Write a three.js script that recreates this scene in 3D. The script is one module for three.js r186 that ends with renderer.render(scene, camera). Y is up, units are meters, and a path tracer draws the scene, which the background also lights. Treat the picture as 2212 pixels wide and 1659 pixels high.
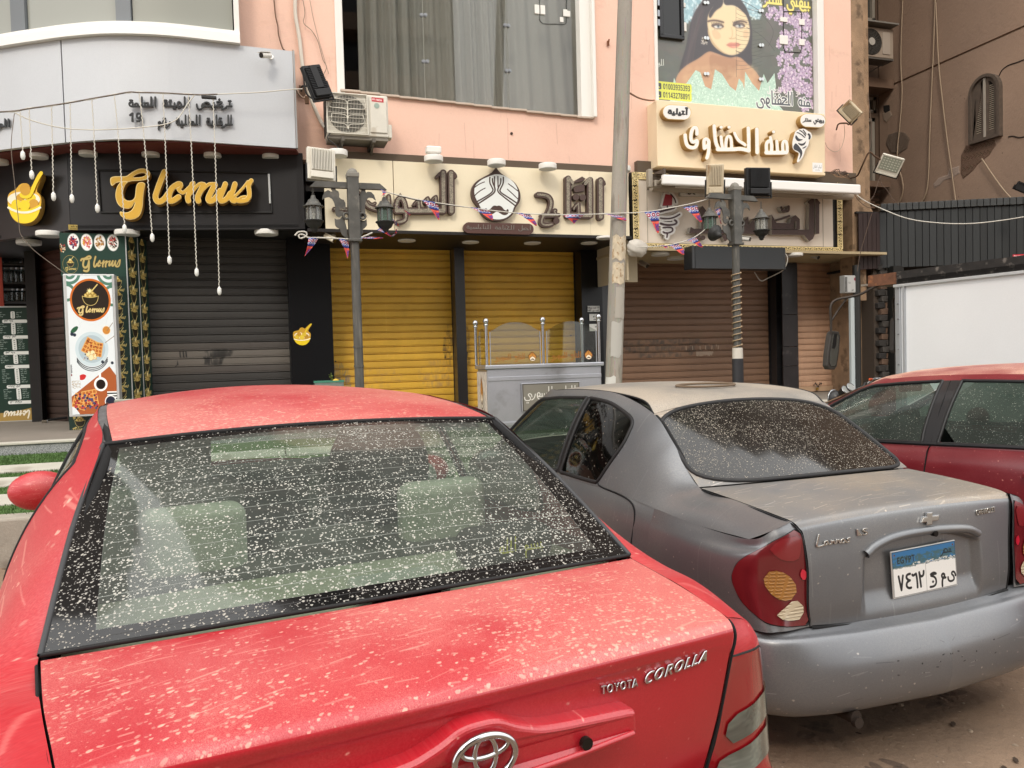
import * as THREE from 'three';
import{mergeGeometries,mergeVertices}from 'three/addons/utils/BufferGeometryUtils.js';
import{RoundedBoxGeometry}from 'three/addons/geometries/RoundedBoxGeometry.js';
// ---------------------------------------------------------------- camera, sky, sun, exposure
const scene = new THREE.Scene();
const camera = new THREE.PerspectiveCamera(53.04,4 / 3,0.05,400);
camera.position.set(0,1.6,0);
camera.rotation.order = 'YXZ';
camera.rotation.set(-0.03410,-0.31131,-0.02758);
camera.updateMatrixWorld(true);
const renderer = new THREE.WebGLRenderer({antialias:true});
renderer.toneMapping = THREE.LinearToneMapping;
renderer.toneMappingExposure = 1.55;
renderer.shadowMap.enabled = true;
{// hazy,bright overcast sky:a little brighter overhead and towards the veiled sun
const W = 256,H = 128,d = new Float32Array(W * H * 4);
for (let j = 0;j < H;j++)for (let i = 0;i < W;i++){
const el = ((j + 0.5)/ H - 0.5)* Math.PI,az = ((i + 0.5)/ W - 0.5)* 2 * Math.PI;
const up = Math.max(0,Math.sin(el)),x = Math.cos(az)* Math.cos(el),z = Math.sin(az)* Math.cos(el),y = Math.sin(el);
const s = Math.max(0,x * -0.35 + y * 0.72 + z * 0.60);
const b = el < 0?0.5:1.05 + 0.75 * up + 0.6 * Math.pow(s,6);
const k = (j * W + i)* 4;
d[k]= b * 1.01;d[k + 1]= b * 1.0;d[k + 2]= b * 0.985;d[k + 3]= 1;
}
const t = new THREE.DataTexture(d,W,H,THREE.RGBAFormat,THREE.FloatType);
t.mapping = THREE.EquirectangularReflectionMapping;t.magFilter = THREE.LinearFilter;t.needsUpdate = true;
scene.background = t;scene.environment = t;
}
const sun = new THREE.DirectionalLight(0xfff3e2,0.95);
sun.position.set(-14,29,24);sun.target.position.set(2,0,-6);
sun.castShadow = true;sun.shadow.radius = 24;sun.shadow.mapSize.set(2048,2048);
Object.assign(sun.shadow.camera,{left:-22,right:22,top:22,bottom:-22,near:1,far:90});
scene.add(sun,sun.target);
// ---------------------------------------------------------------- small helpers
const V = (x,y,z)=>new THREE.Vector3(x,y,z),V2 = (x,y)=>new THREE.Vector2(x,y);
let seed = 7;
const rnd = ()=>{seed = (seed + 0x6d2b79f5)| 0;let t = Math.imul(seed ^ (seed >>> 15),1 | seed);t = (t + Math.imul(t ^ (t >>> 7),61 | t))^ t;return ((t ^ (t >>> 14))>>> 0)/ 4294967296;};
const rr = (a,b)=>a + (b - a)* rnd();
const lerp = (a,b,t)=>a + (b - a)* t,clamp = (x,a = 0,b = 1)=>Math.min(b,Math.max(a,x));
const camM = camera.matrixWorld.clone();
function ray(ox,oy){const f = 1661.3;return V((ox - 1106)/ f,-(oy - 829.5)/ f,-1).transformDirection(camM);}
function P(ox,oy,z){const r = ray(ox,oy);return r.multiplyScalar(z / r.z).add(camera.position);}
function PX(ox,oy,x){const r = ray(ox,oy);return r.multiplyScalar(x / r.x).add(camera.position);}
function PY(ox,oy,y){const r = ray(ox,oy);return r.multiplyScalar((y - 1.6)/ r.y).add(camera.position);}
const c1 = (x,y,z)=>P(x * .3335,y * .3335,z),c2 = (x,y,z)=>P(648 + x * .3335,y * .3335,z),c3 = (x,y,z)=>P(1296 + x * .3333,y * .3333,z),
c4 = (x,y,z)=>P(1728 + x * .3332,y * .3332,z),c5 = (x,y,z)=>P(x * .3335,432 + y * .3335,z),c6 = (x,y,z)=>P(648 + x * .3335,432 + y * .3335,z),
c7 = (x,y,z)=>P(1296 + x * .4141,432 + y * .4141,z);
const names = new Map();
function numbered(n){const k = names.get(n)??0;names.set(n,k + 1);return k?`${n}_${String(k).padStart(3, '0')}`:n;}
function tag(o,label,category,group,kind){
o.userData.label = label;o.userData.category = category;
if (group)o.userData.group = group;
if (kind)o.userData.kind = kind;
return o;
}
function thing(name,label,category,pos = [0,0,0],group){
const o = new THREE.Group();o.name = numbered(name);o.position.set(...pos);scene.add(o);
return tag(o,label,category,group);
}
function mesh(name,g,m,parent = scene){
if (Array.isArray(g))g = merge(g);
const o = new THREE.Mesh(g,m);o.name = parent === scene?numbered(name):name;o.castShadow = o.receiveShadow = true;parent.add(o);return o;
}
function struct(name,g,m){const o = mesh(name,g,m);o.userData.kind = 'structure';return o;}
function clone(root,label,pos){const c = root.clone();c.name = numbered(root.name.replace(/_\d{3}$/,''));c.userData ={...root.userData,label:label??root.userData.label};if (pos)c.position.copy(pos);scene.add(c);return c;}
function clean(g){g = g.index?g.toNonIndexed():g.clone();for (const k of Object.keys(g.attributes))if (!['position','normal','uv'].includes(k))g.deleteAttribute(k);if (!g.attributes.uv)g.setAttribute('uv',new THREE.BufferAttribute(new Float32Array(g.attributes.position.count * 2),2));g.morphAttributes ={};return g;}
const merge = (gs)=>mergeGeometries(gs.map(clean));
const at = (g,x,y,z,rx = 0,ry = 0,rz = 0)=>{if (rx)g.rotateX(rx);if (ry)g.rotateY(ry);if (rz)g.rotateZ(rz);return g.translate(x,y,z);};
function metric(g){
g = g.index?g.toNonIndexed():g;const p = g.attributes.position,n = g.attributes.normal,uv = new Float32Array(p.count * 2);
for (let i = 0;i < p.count;i++){
const a = Math.abs(n.getX(i)),b = Math.abs(n.getY(i)),c = Math.abs(n.getZ(i));
const [u,v]= b >= a && b >= c?[p.getX(i),p.getZ(i)]:a >= c?[p.getZ(i),p.getY(i)]:[p.getX(i),p.getY(i)];
uv[i * 2]= u;uv[i * 2 + 1]= v;
}
g.setAttribute('uv',new THREE.BufferAttribute(uv,2));return g;
}
const box = (w,h,d,x = 0,y = 0,z = 0)=>metric(new THREE.BoxGeometry(w,h,d).translate(x,y,z));
const rbox = (w,h,d,r,x = 0,y = 0,z = 0,s = 2)=>metric(new RoundedBoxGeometry(w,h,d,s,r).translate(x,y,z));
const cyl = (r0,r1,h,x = 0,y = 0,z = 0,s = 24)=>new THREE.CylinderGeometry(r0,r1,h,s).translate(x,y,z);
const lathe = (pts,s = 28)=>new THREE.LatheGeometry(pts.map(([x,y])=>V2(x,y)),s);
function tube(pts,r,seg,rs = 6,closed = false,tension = 0.5){const c = new THREE.CatmullRomCurve3(pts,closed,'catmullrom',tension);return new THREE.TubeGeometry(c,seg??pts.length * 4,r,rs,closed);}
function bar(a,b,r,s = 8){const d = b.clone().sub(a),g = new THREE.CylinderGeometry(r,r,d.length(),s);g.applyQuaternion(new THREE.Quaternion().setFromUnitVectors(V(0,1,0),d.clone().normalize()));return g.translate(...a.clone().add(b).multiplyScalar(0.5).toArray());}
function shapeOf(pts){return new THREE.Shape(pts.map((p)=>(p.isVector2?p:V2(p[0],p[1]))));}
function prism(pts,depth,bevel = 0){return new THREE.ExtrudeGeometry(Array.isArray(pts)&& !pts[0]?.isShape && !(pts[0]instanceof THREE.Shape)?shapeOf(pts):pts,{depth,bevelEnabled:bevel > 0,bevelSize:bevel,bevelThickness:bevel,bevelSegments:2,curveSegments:16});}
function plan(pts,y0,y1){const g = new THREE.ExtrudeGeometry(shapeOf(pts.map(([x,z])=>[x,-z])),{depth:y1 - y0,bevelEnabled:false});g.rotateX(-Math.PI / 2);g.translate(0,y0,0);return metric(g);}
function quad(a,b,c,d){const g = new THREE.BufferGeometry();g.setAttribute('position',new THREE.Float32BufferAttribute([...a.toArray(),...b.toArray(),...c.toArray(),...a.toArray(),...c.toArray(),...d.toArray()],3));g.setAttribute('uv',new THREE.Float32BufferAttribute([0,0,1,0,1,1,0,0,1,1,0,1],2));g.computeVertexNormals();return g;}
// ---------------------------------------------------------------- textures
function canvas(w,h,draw){const c = document.createElement('canvas');c.width = w;c.height = h;const x = c.getContext('2d');draw(x,w,h);return c;}
function ctex(w,h,draw,{srgb = true,rep}={}){
const t = new THREE.CanvasTexture(canvas(w,h,draw));if (srgb)t.colorSpace = THREE.SRGBColorSpace;
if (rep){t.wrapS = t.wrapT = THREE.RepeatWrapping;t.repeat.set(rep[0],rep[1]);}return t;
}
const NS = 256,nbase = (()=>{const a = new Float32Array(NS * NS);for (let i = 0;i < a.length;i++)a[i]= rnd();return a;})();
function vnoise(x,y,per){// tiling value noise
const x0 = Math.floor(x),y0 = Math.floor(y),fx = x - x0,fy = y - y0,sx = fx * fx * (3 - 2 * fx),sy = fy * fy * (3 - 2 * fy);
const g = (i,j)=>nbase[((((j % per)+ per)% per)* 37 % NS)* NS + (((i % per)+ per)% per)* 11 % NS];
return lerp(lerp(g(x0,y0),g(x0 + 1,y0),sx),lerp(g(x0,y0 + 1),g(x0 + 1,y0 + 1),sx),sy);
}
function fbm(u,v,f,oct = 4){let s = 0,a = 0.5,n = 0;for (let i = 0;i < oct;i++){s += a * vnoise(u * f + i * 17,v * f + i * 5,f);n += a;a *= 0.55;f *= 2;}return s / n;}
const specks = (x,w,h,n,cols,a0,a1,s0,s1)=>{for (let i = 0;i < n;i++){x.fillStyle = cols[Math.floor(rnd()* cols.length)];x.globalAlpha = rr(a0,a1);x.beginPath();x.ellipse(rr(0,w),rr(0,h),rr(s0,s1),rr(s0,s1)* .6,rr(0,3),0,7);x.fill();}x.globalAlpha = 1;};
const stain = (x,cx,cy,rx,ry,col,a,n = 120)=>{x.fillStyle = col;for (let i = 0;i < n;i++){const r = Math.sqrt(rnd()),t = rr(0,6.28);x.globalAlpha = a * rr(.3,1);x.beginPath();x.ellipse(cx + Math.cos(t)* r * rx,cy + Math.sin(t)* r * ry,rr(3,18),rr(2,8),rr(-.3,.3),0,7);x.fill();}x.globalAlpha = 1;};
function noiseTex(size,base,amp,{f = 4,oct = 5,tint,tf = 3,tcut = 0.55,tamt = 0.5,stretch = 1,grain = 0.05,rep = [1,1],extra}={}){
return ctex(size,size,(x)=>{
const im = x.createImageData(size,size),d = im.data;
for (let j = 0;j < size;j++)for (let i = 0;i < size;i++){
const u = i / size,v = j / size,n = (fbm(u * stretch,v,f,oct)- 0.5)* 2 * amp + (rnd()- 0.5)* 2 * grain,k = (j * size + i)* 4;
let m = 0;if (tint)m = clamp((fbm(u + 0.37,v + 0.11,tf,5)- tcut)* 6)* tamt;
for (let c = 0;c < 3;c++){let q = base[c]* (1 + n);if (tint)q = lerp(q,tint[c]* (1 + n),m);d[k + c]= clamp(q,0,255);}
d[k + 3]= 255;
}
x.putImageData(im,0,0);if (extra)extra(x,size);
},{rep});
}
function M(color,rough = 0.7,o ={}){return new THREE.MeshPhysicalMaterial({color,roughness:rough,side:THREE.DoubleSide,...o});}
const lin = (r,g,b)=>new THREE.Color().setRGB(r,g,b);
const rgb = (a)=>`rgb(${a.map((q) => Math.round(q)).join(',')})`;
// ---------------------------------------------------------------- outlines of anything drawn: canvas -> contours -> shapes
function contours(draw,w,h,res,tol = 0.6){
const W = Math.ceil(w * res)+ 4,H = Math.ceil(h * res)+ 4;
const c = canvas(W,H,(x)=>{x.translate(2,2);x.scale(res,res);x.fillStyle = x.strokeStyle = '#fff';x.lineCap = x.lineJoin = 'round';draw(x);});
const a = c.getContext('2d').getImageData(0,0,W,H).data,val = (i,j)=>(i < 0 || j < 0 || i >= W || j >= H?0:a[(j * W + i)* 4 + 3]/ 255);
const segs = new Map(),key = (p)=>p[2];
const push = (A,B)=>{segs.set(A[2],[A,B]);};
for (let j = -1;j < H;j++)for (let i = -1;i < W;i++){
const v = [val(i,j),val(i + 1,j),val(i + 1,j + 1),val(i,j + 1)],b = v.map((q)=>(q > 0.5?1:0)),n = b[0]| (b[1]<< 1)| (b[2]<< 2)| (b[3]<< 3);
if (!n || n === 15)continue;
const E = (k)=>{const [p,q]= [[0,1],[1,2],[3,2],[0,3]][k],t = (0.5 - v[p])/ (v[q]- v[p]);return k === 0?[i + t,j,`h${i},${j}`]:k === 1?[i + 1,j + t,`v${i + 1},${j}`]:k === 2?[i + t,j + 1,`h${i},${j + 1}`]:[i,j + t,`v${i},${j}`];};
const T ={1:[[3,0]],2:[[0,1]],3:[[3,1]],4:[[1,2]],5:[[3,0],[1,2]],6:[[0,2]],7:[[3,2]],8:[[2,3]],9:[[2,0]],10:[[0,1],[2,3]],11:[[2,1]],12:[[1,3]],13:[[1,0]],14:[[0,3]]}[n];
for (const [p,q]of T)push(E(p),E(q));
}
const loops = [];
while (segs.size){
const first = segs.keys().next().value,L = [];let k = first;
while (segs.has(k)){const [A,B]= segs.get(k);segs.delete(k);L.push([A[0],A[1]]);k = B[2];}
if (L.length > 7)loops.push(L);
}
const dp = (L)=>{// Douglas-Peucker on a closed loop
const keep = new Uint8Array(L.length);let far = 0,fd = 0;L.forEach((p,i)=>{const d = Math.hypot(p[0]- L[0][0],p[1]- L[0][1]);if (d > fd){fd = d;far = i;}});keep[0]= keep[far]= 1;
const rec = (a,b)=>{let m = -1,md = tol;const A = L[a],B = L[b % L.length],dx = B[0]- A[0],dy = B[1]- A[1],l = Math.hypot(dx,dy)|| 1;for (let i = a + 1;i < b;i++){const d = Math.abs((L[i][0]- A[0])* dy - (L[i][1]- A[1])* dx)/ l;if (d > md){md = d;m = i;}}if (m > 0){keep[m]= 1;rec(a,m);rec(m,b);}};
rec(0,far);rec(far,L.length);return L.filter((_,i)=>keep[i]);
};
const area = (L)=>L.reduce((s,p,i)=>{const q = L[(i + 1)% L.length];return s + p[0]* q[1]- q[0]* p[1];},0)/ 2;
const P2 = loops.map(dp).filter((L)=>L.length > 2 && Math.abs(area(L))> 6).map((L)=>L.map(([x,y])=>V2((x - 2)/ res,h - (y - 2)/ res)));
return P2;
}
function shapes(draw,w,h,res,tol){
const L = contours(draw,w,h,res,tol),A = L.map((l)=>THREE.ShapeUtils.area(l)),inside = (p,l)=>{let c = false;for (let i = 0,j = l.length - 1;i < l.length;j = i++)if (l[i].y > p.y !== l[j].y > p.y && p.x < ((l[j].x - l[i].x)* (p.y - l[i].y))/ (l[j].y - l[i].y)+ l[i].x)c = !c;return c;};
const depth = L.map((l,i)=>L.filter((m,k)=>k !== i && inside(l[0],m)).length),out = [];
L.forEach((l,i)=>{if (depth[i]% 2 === 0){const s = new THREE.Shape(l);L.forEach((m,k)=>{if (depth[k]=== depth[i]+ 1 && inside(m[0],l))s.holes.push(new THREE.Path(m));});out.push({s,x:l.reduce((q,p)=>q + p.x,0)/ l.length,a:Math.abs(A[i])});}});
return out.sort((p,q)=>p.x - q.x).map((o)=>o.s);
}
const ext = (s,depth,bevel = 0,steps = 1)=>metric(new THREE.ExtrudeGeometry(s,{depth,bevelEnabled:bevel > 0,bevelSize:bevel,bevelThickness:bevel,bevelOffset:-bevel,bevelSegments:1,curveSegments:6,steps}));
// ---------------------------------------------------------------- Arabic writing in strokes (the canvas has no Arabic face)
const JOINR = 'اأإآدذرزوؤىةء';
function glyph(ch,pr,nx){
const b2 = nx,dots ={'ب':[[0,-.22]],'ت':[[-.07,.55],[.07,.55]],'ث':[[-.08,.52],[.08,.52],[0,.66]],'ن':[[0,.56]],'ي':[[-.07,-.24],[.07,-.24]]};
if ('بتثني'.includes(ch)&& b2)return{w:.36,d:'M0 0L.36 0M.17 0L.17 .34',dots:dots[ch].map(([x,y])=>[.17 + x,y])};
if (ch === 'ئ' && b2)return{w:.36,d:'M0 0L.36 0M.17 0L.17 .34M.1 .62L.22 .62L.12 .5L.26 .46',dots:[]};
if ('بتث'.includes(ch))return{w:.95,d:`M${pr ? '0 0L.08 0L.08' : '.04'} .3L.06 .05Q.08 0 .2 0L.75 0Q.9 0 .9 .32`,dots:dots[ch].map(([x,y])=>[.48 + x,y > 0?.36:y])};
if (ch === 'ن')return{w:.7,d:'M.04 .3Q.02 -.32 .34 -.32Q.66 -.32 .64 .22',dots:[[.34,.22]]};
if ('يى'.includes(ch))return{w:.85,d:'M.0 0Q.04 .32 .24 .32Q.42 .3 .36 .14Q.2 .04 .16 -.14Q.14 -.36 .46 -.36Q.8 -.36 .78 -.02',dots:ch === 'ي'?[[.4,-.58],[.54,-.58]]:[]};
if ('اأإآ'.includes(ch))return{w:pr?.26:.22,d:(pr?'M0 0L.12 0L.12 .95':'M.1 0L.1 .95')+ (ch === 'أ'?'M.2 1.2L.06 1.2Q.0 1.1 .1 1.08L.2 1.08':''),dots:[]};
if ('جحخ'.includes(ch)){const dd = ch === 'ج'?[[.28,-.18]]:ch === 'خ'?[[.28,.72]]:[];return b2?{w:.56,d:'M.48 .46Q.24 .56 .06 .4Q.3 .26 .56 0M0 0L.56 0',dots:dd}:{w:.62,d:'M.5 .4Q.2 .54 .04 .38Q.34 .4 .48 .3Q.02 .2 .06 -.16Q.1 -.46 .6 -.4',dots:ch === 'ج'?[[.34,-.1]]:dd};}
if ('دذ'.includes(ch))return{w:.42,d:'M.12 .5L.34 .12Q.36 0 .22 0L0 0',dots:ch === 'ذ'?[[.2,.7]]:[]};
if ('رز'.includes(ch))return{w:.3,d:(pr?'M0 0L.06 0':'M.04 .26')+ 'Q.12 -.24 .44 -.3',dots:ch === 'ز'?[[.14,.46]]:[]};
if ('سش'.includes(ch)){const t = 'M0 0L.7 0M.06 0L.06 .3M.3 0L.3 .28M.54 0L.54 .28',dd = ch === 'ش'?[[.22,.5],[.38,.5],[.3,.64]]:[];return b2?{w:.7,d:t,dots:dd}:{w:1.2,d:'M0 0L.56 0M.06 0L.06 .3M.3 0L.3 .28M.54 .26L.54 0Q.54 -.32 .84 -.32Q1.14 -.32 1.12 .2',dots:dd};}
if ('صضطظ'.includes(ch)){const l = 'M0 0L.1 0Q.2 .42 .46 .42Q.7 .38 .64 .1Q.58 0 .1 0L.84 0',dd = 'ضظ'.includes(ch)?[[.4,.62]]:[];return 'طظ'.includes(ch)?{w:.8,d:l + 'M.2 .1L.2 .95',dots:dd}:b2?{w:.88,d:l + 'M.8 0L.8 .28',dots:dd}:{w:1.3,d:l + 'L.76 .24L.76 0Q.8 -.32 1.02 -.32Q1.28 -.3 1.26 .2',dots:dd};}
if ('عغ'.includes(ch)){const dd = ch === 'غ'?[[.25,.72]]:[];return b2?(pr?{w:.48,d:'M0 0L.48 0M.1 .0L.08 .34L.4 .34L.34 0',dots:dd}:{w:.52,d:'M.42 .48Q.1 .58 .12 .28Q.14 .08 .52 0M0 0L.52 0',dots:dd}):{w:.6,d:'M.46 .4Q.16 .54 .14 .26Q.3 .14 .4 .14Q.04 .1 .08 -.18Q.14 -.44 .56 -.38',dots:dd};}
if ('فقوؤ'.includes(ch)){
const loop = 'M.2 0Q.02 .1 .06 .28Q.2 .5 .34 .28Q.38 .06 .2 0';
if ('وؤ'.includes(ch))return{w:.42,d:(pr?'M0 0L.2 0':'')+ loop + 'M.36 .2Q.4 -.24 .02 -.3',dots:[],flip:1};
const dd = ch === 'ف'?[[.2,.64]]:[[.13,.64],[.27,.64]];
return b2?{w:.46,d:'M0 0L.46 0' + loop,dots:dd}:ch === 'ف'?{w:.95,d:loop + 'M0 0L.78 0Q.9 .02 .9 .26',dots:dd}:{w:.75,d:loop + 'M.36 .2Q.1 -.1 .2 -.26Q.4 -.42 .66 -.3Q.74 -.2 .7 .1',dots:dd};
}
if (ch === 'ك')return b2?{w:.56,d:'M0 0L.56 0M.62 .92L.16 .56Q.42 .3 .36 0',dots:[]}:{w:.8,d:'M.08 .95L.08 .1Q.1 0 .22 0L.62 0Q.74 .02 .74 .26M.5 .5L.36 .36L.5 .28L.34 .2',dots:[]};
if (ch === 'ل')return b2?{w:.3,d:'M0 0L.3 0M.12 0L.12 .95',dots:[]}:{w:.62,d:'M.06 .95L.06 .0Q.06 -.3 .32 -.3Q.58 -.3 .56 .1',dots:[]};
if (ch === 'م')return b2?{w:.44,d:'M0 0L.44 0M.22 0Q.04 .06 .1 .24Q.22 .36 .34 .24Q.4 .06 .22 0',dots:[]}:{w:.4,d:'M0 0L.12 0M.22 0Q.06 .06 .1 .22Q.22 .34 .32 .2Q.34 .06 .2 0Q.34 -.1 .32 -.5',dots:[]};
if ('هة'.includes(ch)){const dd = ch === 'ة'?[[.16,.62],[.3,.62]]:[];return b2?{w:.5,d:'M0 0L.5 0M.1 0Q.1 .46 .34 .46Q.46 .3 .4 0M.1 0Q.1 -.2 .26 -.2Q.4 -.16 .4 0',dots:[]}:{w:.44,d:(pr?'M0 0L.1 0':'')+ 'M.1 0L.1 .42Q.4 .46 .38 .18Q.34 -.02 .1 0',dots:dd};}
if (ch === 'ء')return{w:.4,d:'M.3 .4Q.08 .44 .14 .24Q.2 .18 .34 .2M.36 .1L.06 .1',dots:[]};
const dg ={'٠':'M.1 .3L.12 .32','٢':'M.16 .0L.08 .86Q.12 .58 .28 .6Q.44 .62 .44 .88','٤':'M.42 .88Q.1 .9 .12 .7Q.2 .54 .38 .5Q.06 .46 .1 .2Q.2 .02 .44 .06','٦':'M.06 .8Q.1 .72 .2 .76L.36 .82Q.44 .5 .42 0','٧':'M.08 .86L.24 .04L.42 .86'};
if (dg[ch])return{w:.54,d:dg[ch],dots:[],ltr:1};
return{w:.34,d:'',dots:[]};
}
function arab(x,text,X,Y,h,lw = 0.14,{stretch = 1,align = 'right',gap = 0,fit}={}){// X is the right end,Y the baseline in canvas units (y down)
const cs = [...text],G = [];let w = 0;
cs.forEach((ch,i)=>{
const lm = (c)=>c && c !== ' ' && !/[0-9٠-٩.]/.test(c),pr = lm(ch)&& lm(cs[i - 1])&& !JOINR.includes(cs[i - 1]),nx = lm(ch)&& lm(cs[i + 1])&& !JOINR.includes(ch);
const g = glyph(ch,pr,nx);G.push([w,g]);w += (g.w + (nx?0:0.1)+ gap)* stretch;
});
if (fit){const k = fit / (w * h / stretch);if (stretch !== k)return arab(x,text,X,Y,h,lw,{stretch:k,align,gap});}
if (align === 'center')X += w * h / 2;if (align === 'left')X += w * h;
x.lineCap = 'round';x.lineJoin = 'round';
for (const [o,g]of G){
x.save();x.translate(X - o * h,Y);x.scale(-h * stretch,-h);if (g.ltr){x.translate(g.w,0);x.scale(-1,1);}
x.lineWidth = lw;if (g.d)x.stroke(new Path2D(g.d));x.fillStyle = x.strokeStyle;
for (const [a,b]of g.dots){x.beginPath();x.moveTo(a,b - lw * .75);x.lineTo(a + lw * .75,b);x.lineTo(a,b + lw * .75);x.lineTo(a - lw * .75,b);x.fill();}
x.restore();
}
return w * h;
}
function ribbons(x,list){for (const [w,...p]of list){x.lineWidth = w;x.beginPath();x.moveTo(p[0],p[1]);if (p.length === 4)x.lineTo(p[2],p[3]);else{for (let i = 2;i < p.length - 2;i += 2){const last = i >= p.length - 4;x.quadraticCurveTo(p[i],p[i + 1],last?p[i + 2]:(p[i]+ p[i + 2])/ 2,last?p[i + 3]:(p[i + 1]+ p[i + 3])/ 2);}}x.stroke();}}
// ---------------------------------------------------------------- materials of the setting
const grainBump = (()=>{const t = noiseTex(512,[128,128,128],0.5,{f:24,oct:4,grain:0.12});t.colorSpace = THREE.NoColorSpace;t.wrapS = t.wrapT = THREE.RepeatWrapping;return t;})();
function bump(rep){const t = grainBump.clone();t.repeat.set(rep,rep);t.needsUpdate = true;return t;}
function plaster(base,amp,o,rep,rough = 0.85,b = 0.004){const t = noiseTex(o.size??512,base,amp,{...o,rep:[rep,rep]});return M(0xffffff,rough,{map:t,bumpMap:bump(rep * 4),bumpScale:b});}
const mPink = plaster([226,188,169],0.04,{size:1024,f:3,tint:[214,172,153],tamt:0.45,tf:4,grain:0.02,extra:(x,s)=>{for (let i = 0;i < 26;i++)stain(x,rr(0,s),rr(0,s),rr(20,90),rr(10,40),'rgb(196,158,140)',.1,40);for (let i = 0;i < 140;i++){x.strokeStyle = `rgba(150,112,98,${rr(.08, .26)})`;x.lineWidth = rr(1,3);const X = rr(0,s),Y = rr(0,s);x.beginPath();x.moveTo(X,Y);x.lineTo(X + rr(-4,4),Y + rr(20,120));x.stroke();}}},0.2);
const mWhite = M(0xdcdad4,0.55),mCream = M(0xd9cfb9,0.6),mBlackPanel = M(0x1d1d1f,0.32,{clearcoat:0.25,clearcoatRoughness:0.3});
const mSilver = M(0xffffff,0.5,{metalness:0.15,map:noiseTex(512,[186,189,193],0.03,{f:3,grain:0.012,rep:[.3,.3]})});
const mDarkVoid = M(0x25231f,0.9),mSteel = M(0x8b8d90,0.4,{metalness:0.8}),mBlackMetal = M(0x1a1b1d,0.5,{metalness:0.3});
const mGlassClear = M(0xe6ecea,0.02,{transmission:1,thickness:0});
const mStoneTrim = plaster([148,122,96],0.16,{f:6,tint:[92,74,56],tcut:.58,tamt:.7,tf:7,grain:.06},0.9,0.9,0.01);
const mBrownWall = plaster([146,122,104],0.1,{size:1024,f:4,tint:[166,142,122],tamt:0.6,tf:3,grain:0.05,extra:(x,s)=>{for (let i = 0;i < 70;i++){x.fillStyle = `rgba(170,150,130,${rr(.1, .4)})`;const X = rr(0,s),Y = rr(0,s);x.fillRect(X,Y,rr(1,3),rr(2,18));}for (let i = 0;i < 120;i++){x.fillStyle = `rgba(48,36,28,${rr(.2, .6)})`;x.beginPath();x.arc(rr(0,s),rr(0,s),rr(.6,2.2),0,7);x.fill();}}},0.2,0.9,0.008);
const dirtTex = noiseTex(1024,[132,110,90],0.16,{f:5,oct:6,tint:[84,66,52],tcut:0.56,tamt:0.75,tf:4,grain:0.07,rep:[.4,.4],extra:(x,s)=>{
for (let i = 0;i < 900;i++){const g = rr(60,190);x.fillStyle = `rgba(${g},${g * .9},${g * .8},.8)`;x.beginPath();x.ellipse(rr(0,s),rr(0,s),rr(.6,3),rr(.5,2),rr(0,3),0,7);x.fill();}
for (let i = 0;i < 26;i++){x.fillStyle = `rgba(44,34,27,${rr(.15, .4)})`;const X = rr(60,s - 60),Y = rr(60,s - 60);for (let k = 0;k < 7;k++){x.beginPath();x.ellipse(X + rr(-30,30),Y + rr(-16,16),rr(6,30),rr(4,14),rr(0,3),0,7);x.fill();}}}});
const mDirt = M(0xffffff,0.95,{map:dirtTex,bumpMap:bump(1.6),bumpScale:0.012});
const mConc = plaster([158,150,138],0.1,{f:6,tint:[112,100,88],tamt:.6,tf:5,grain:.05},0.8);
const mSlab = plaster([186,182,170],0.06,{f:4,tint:[150,143,130],tamt:.6,tf:5,grain:.03},0.7,0.7);
const mTurf = M(0xffffff,0.95,{map:noiseTex(512,[64,92,40],0.3,{f:40,oct:3,grain:0.22,tint:[86,104,62],tamt:.6,tf:5,rep:[2,2]})});
const mGranite = M(0xffffff,0.55,{map:noiseTex(512,[150,152,152],0.06,{f:20,grain:0.05,rep:[3,3],extra:(x,s)=>{for (let i = 0;i < 9000;i++){const k = rnd();x.fillStyle = k < .55?'#2f3234':k < .8?'#dfe1df':'#7d8384';x.beginPath();x.ellipse(rr(0,s),rr(0,s),rr(1,4),rr(.8,2.4),rr(0,3),0,7);x.fill();}}})});
// ---------------------------------------------------------------- ground, kerb, ramp of slabs and turf, shop platform
const smooth = (t)=>{t = clamp(t);return t * t * (3 - 2 * t);};
function groundY(x,z){const near = 0.05 - 0.037 * (clamp(x,0.3,2.6)- 0.3)+ 0.03 * smooth((x - 2.8)/ 1.2);return lerp(near,0.198,smooth((-4.9 - z)/ 1.4));}
{
const xs = [],zs = [];for (let i = 0;i <= 90;i++)xs.push(-70 + 160 * i / 90 > 40?-70 + 160 * i / 90:-70 + 160 * i / 90);for (let i = 0;i <= 110;i++)zs.push(i < 60?-13 + i * 0.25:2 + (i - 60)* 1.2);
const xx = [];for (let i = -12;i <= 16;i++)xx.push(i * 0.6);const X = [-70,-45,-30,-20,-13,...xx,13,20,30,45,70];
const p = [],uv = [],ix = [],n = X.length;
zs.forEach((z)=>X.forEach((x)=>{p.push(x,groundY(x,z)+ (Math.abs(x)< 10 && z > -7 && z < 3?(fbm(x / 20 + .5,z / 20 + .5,24,3)- .5)* 0.03:0),z);uv.push(x,z);}));
for (let j = 0;j < zs.length - 1;j++)for (let i = 0;i < n - 1;i++){const a = j * n + i;ix.push(a,a + n,a + 1,a + 1,a + n,a + n + 1);}
const g = new THREE.BufferGeometry();g.setAttribute('position',new THREE.Float32BufferAttribute(p,3));g.setAttribute('uv',new THREE.Float32BufferAttribute(uv,2));g.setIndex(ix);g.computeVertexNormals();
tag(struct('ground',g,mDirt),'dusty brown dirt street with oil stains under the parked cars','ground');
}
const RY0 = 0.545,RZ0 = -6.33,PLY = 0.84,PLZ = PY(0,957,PLY).z,RY1 = PLY - 0.125;
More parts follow.
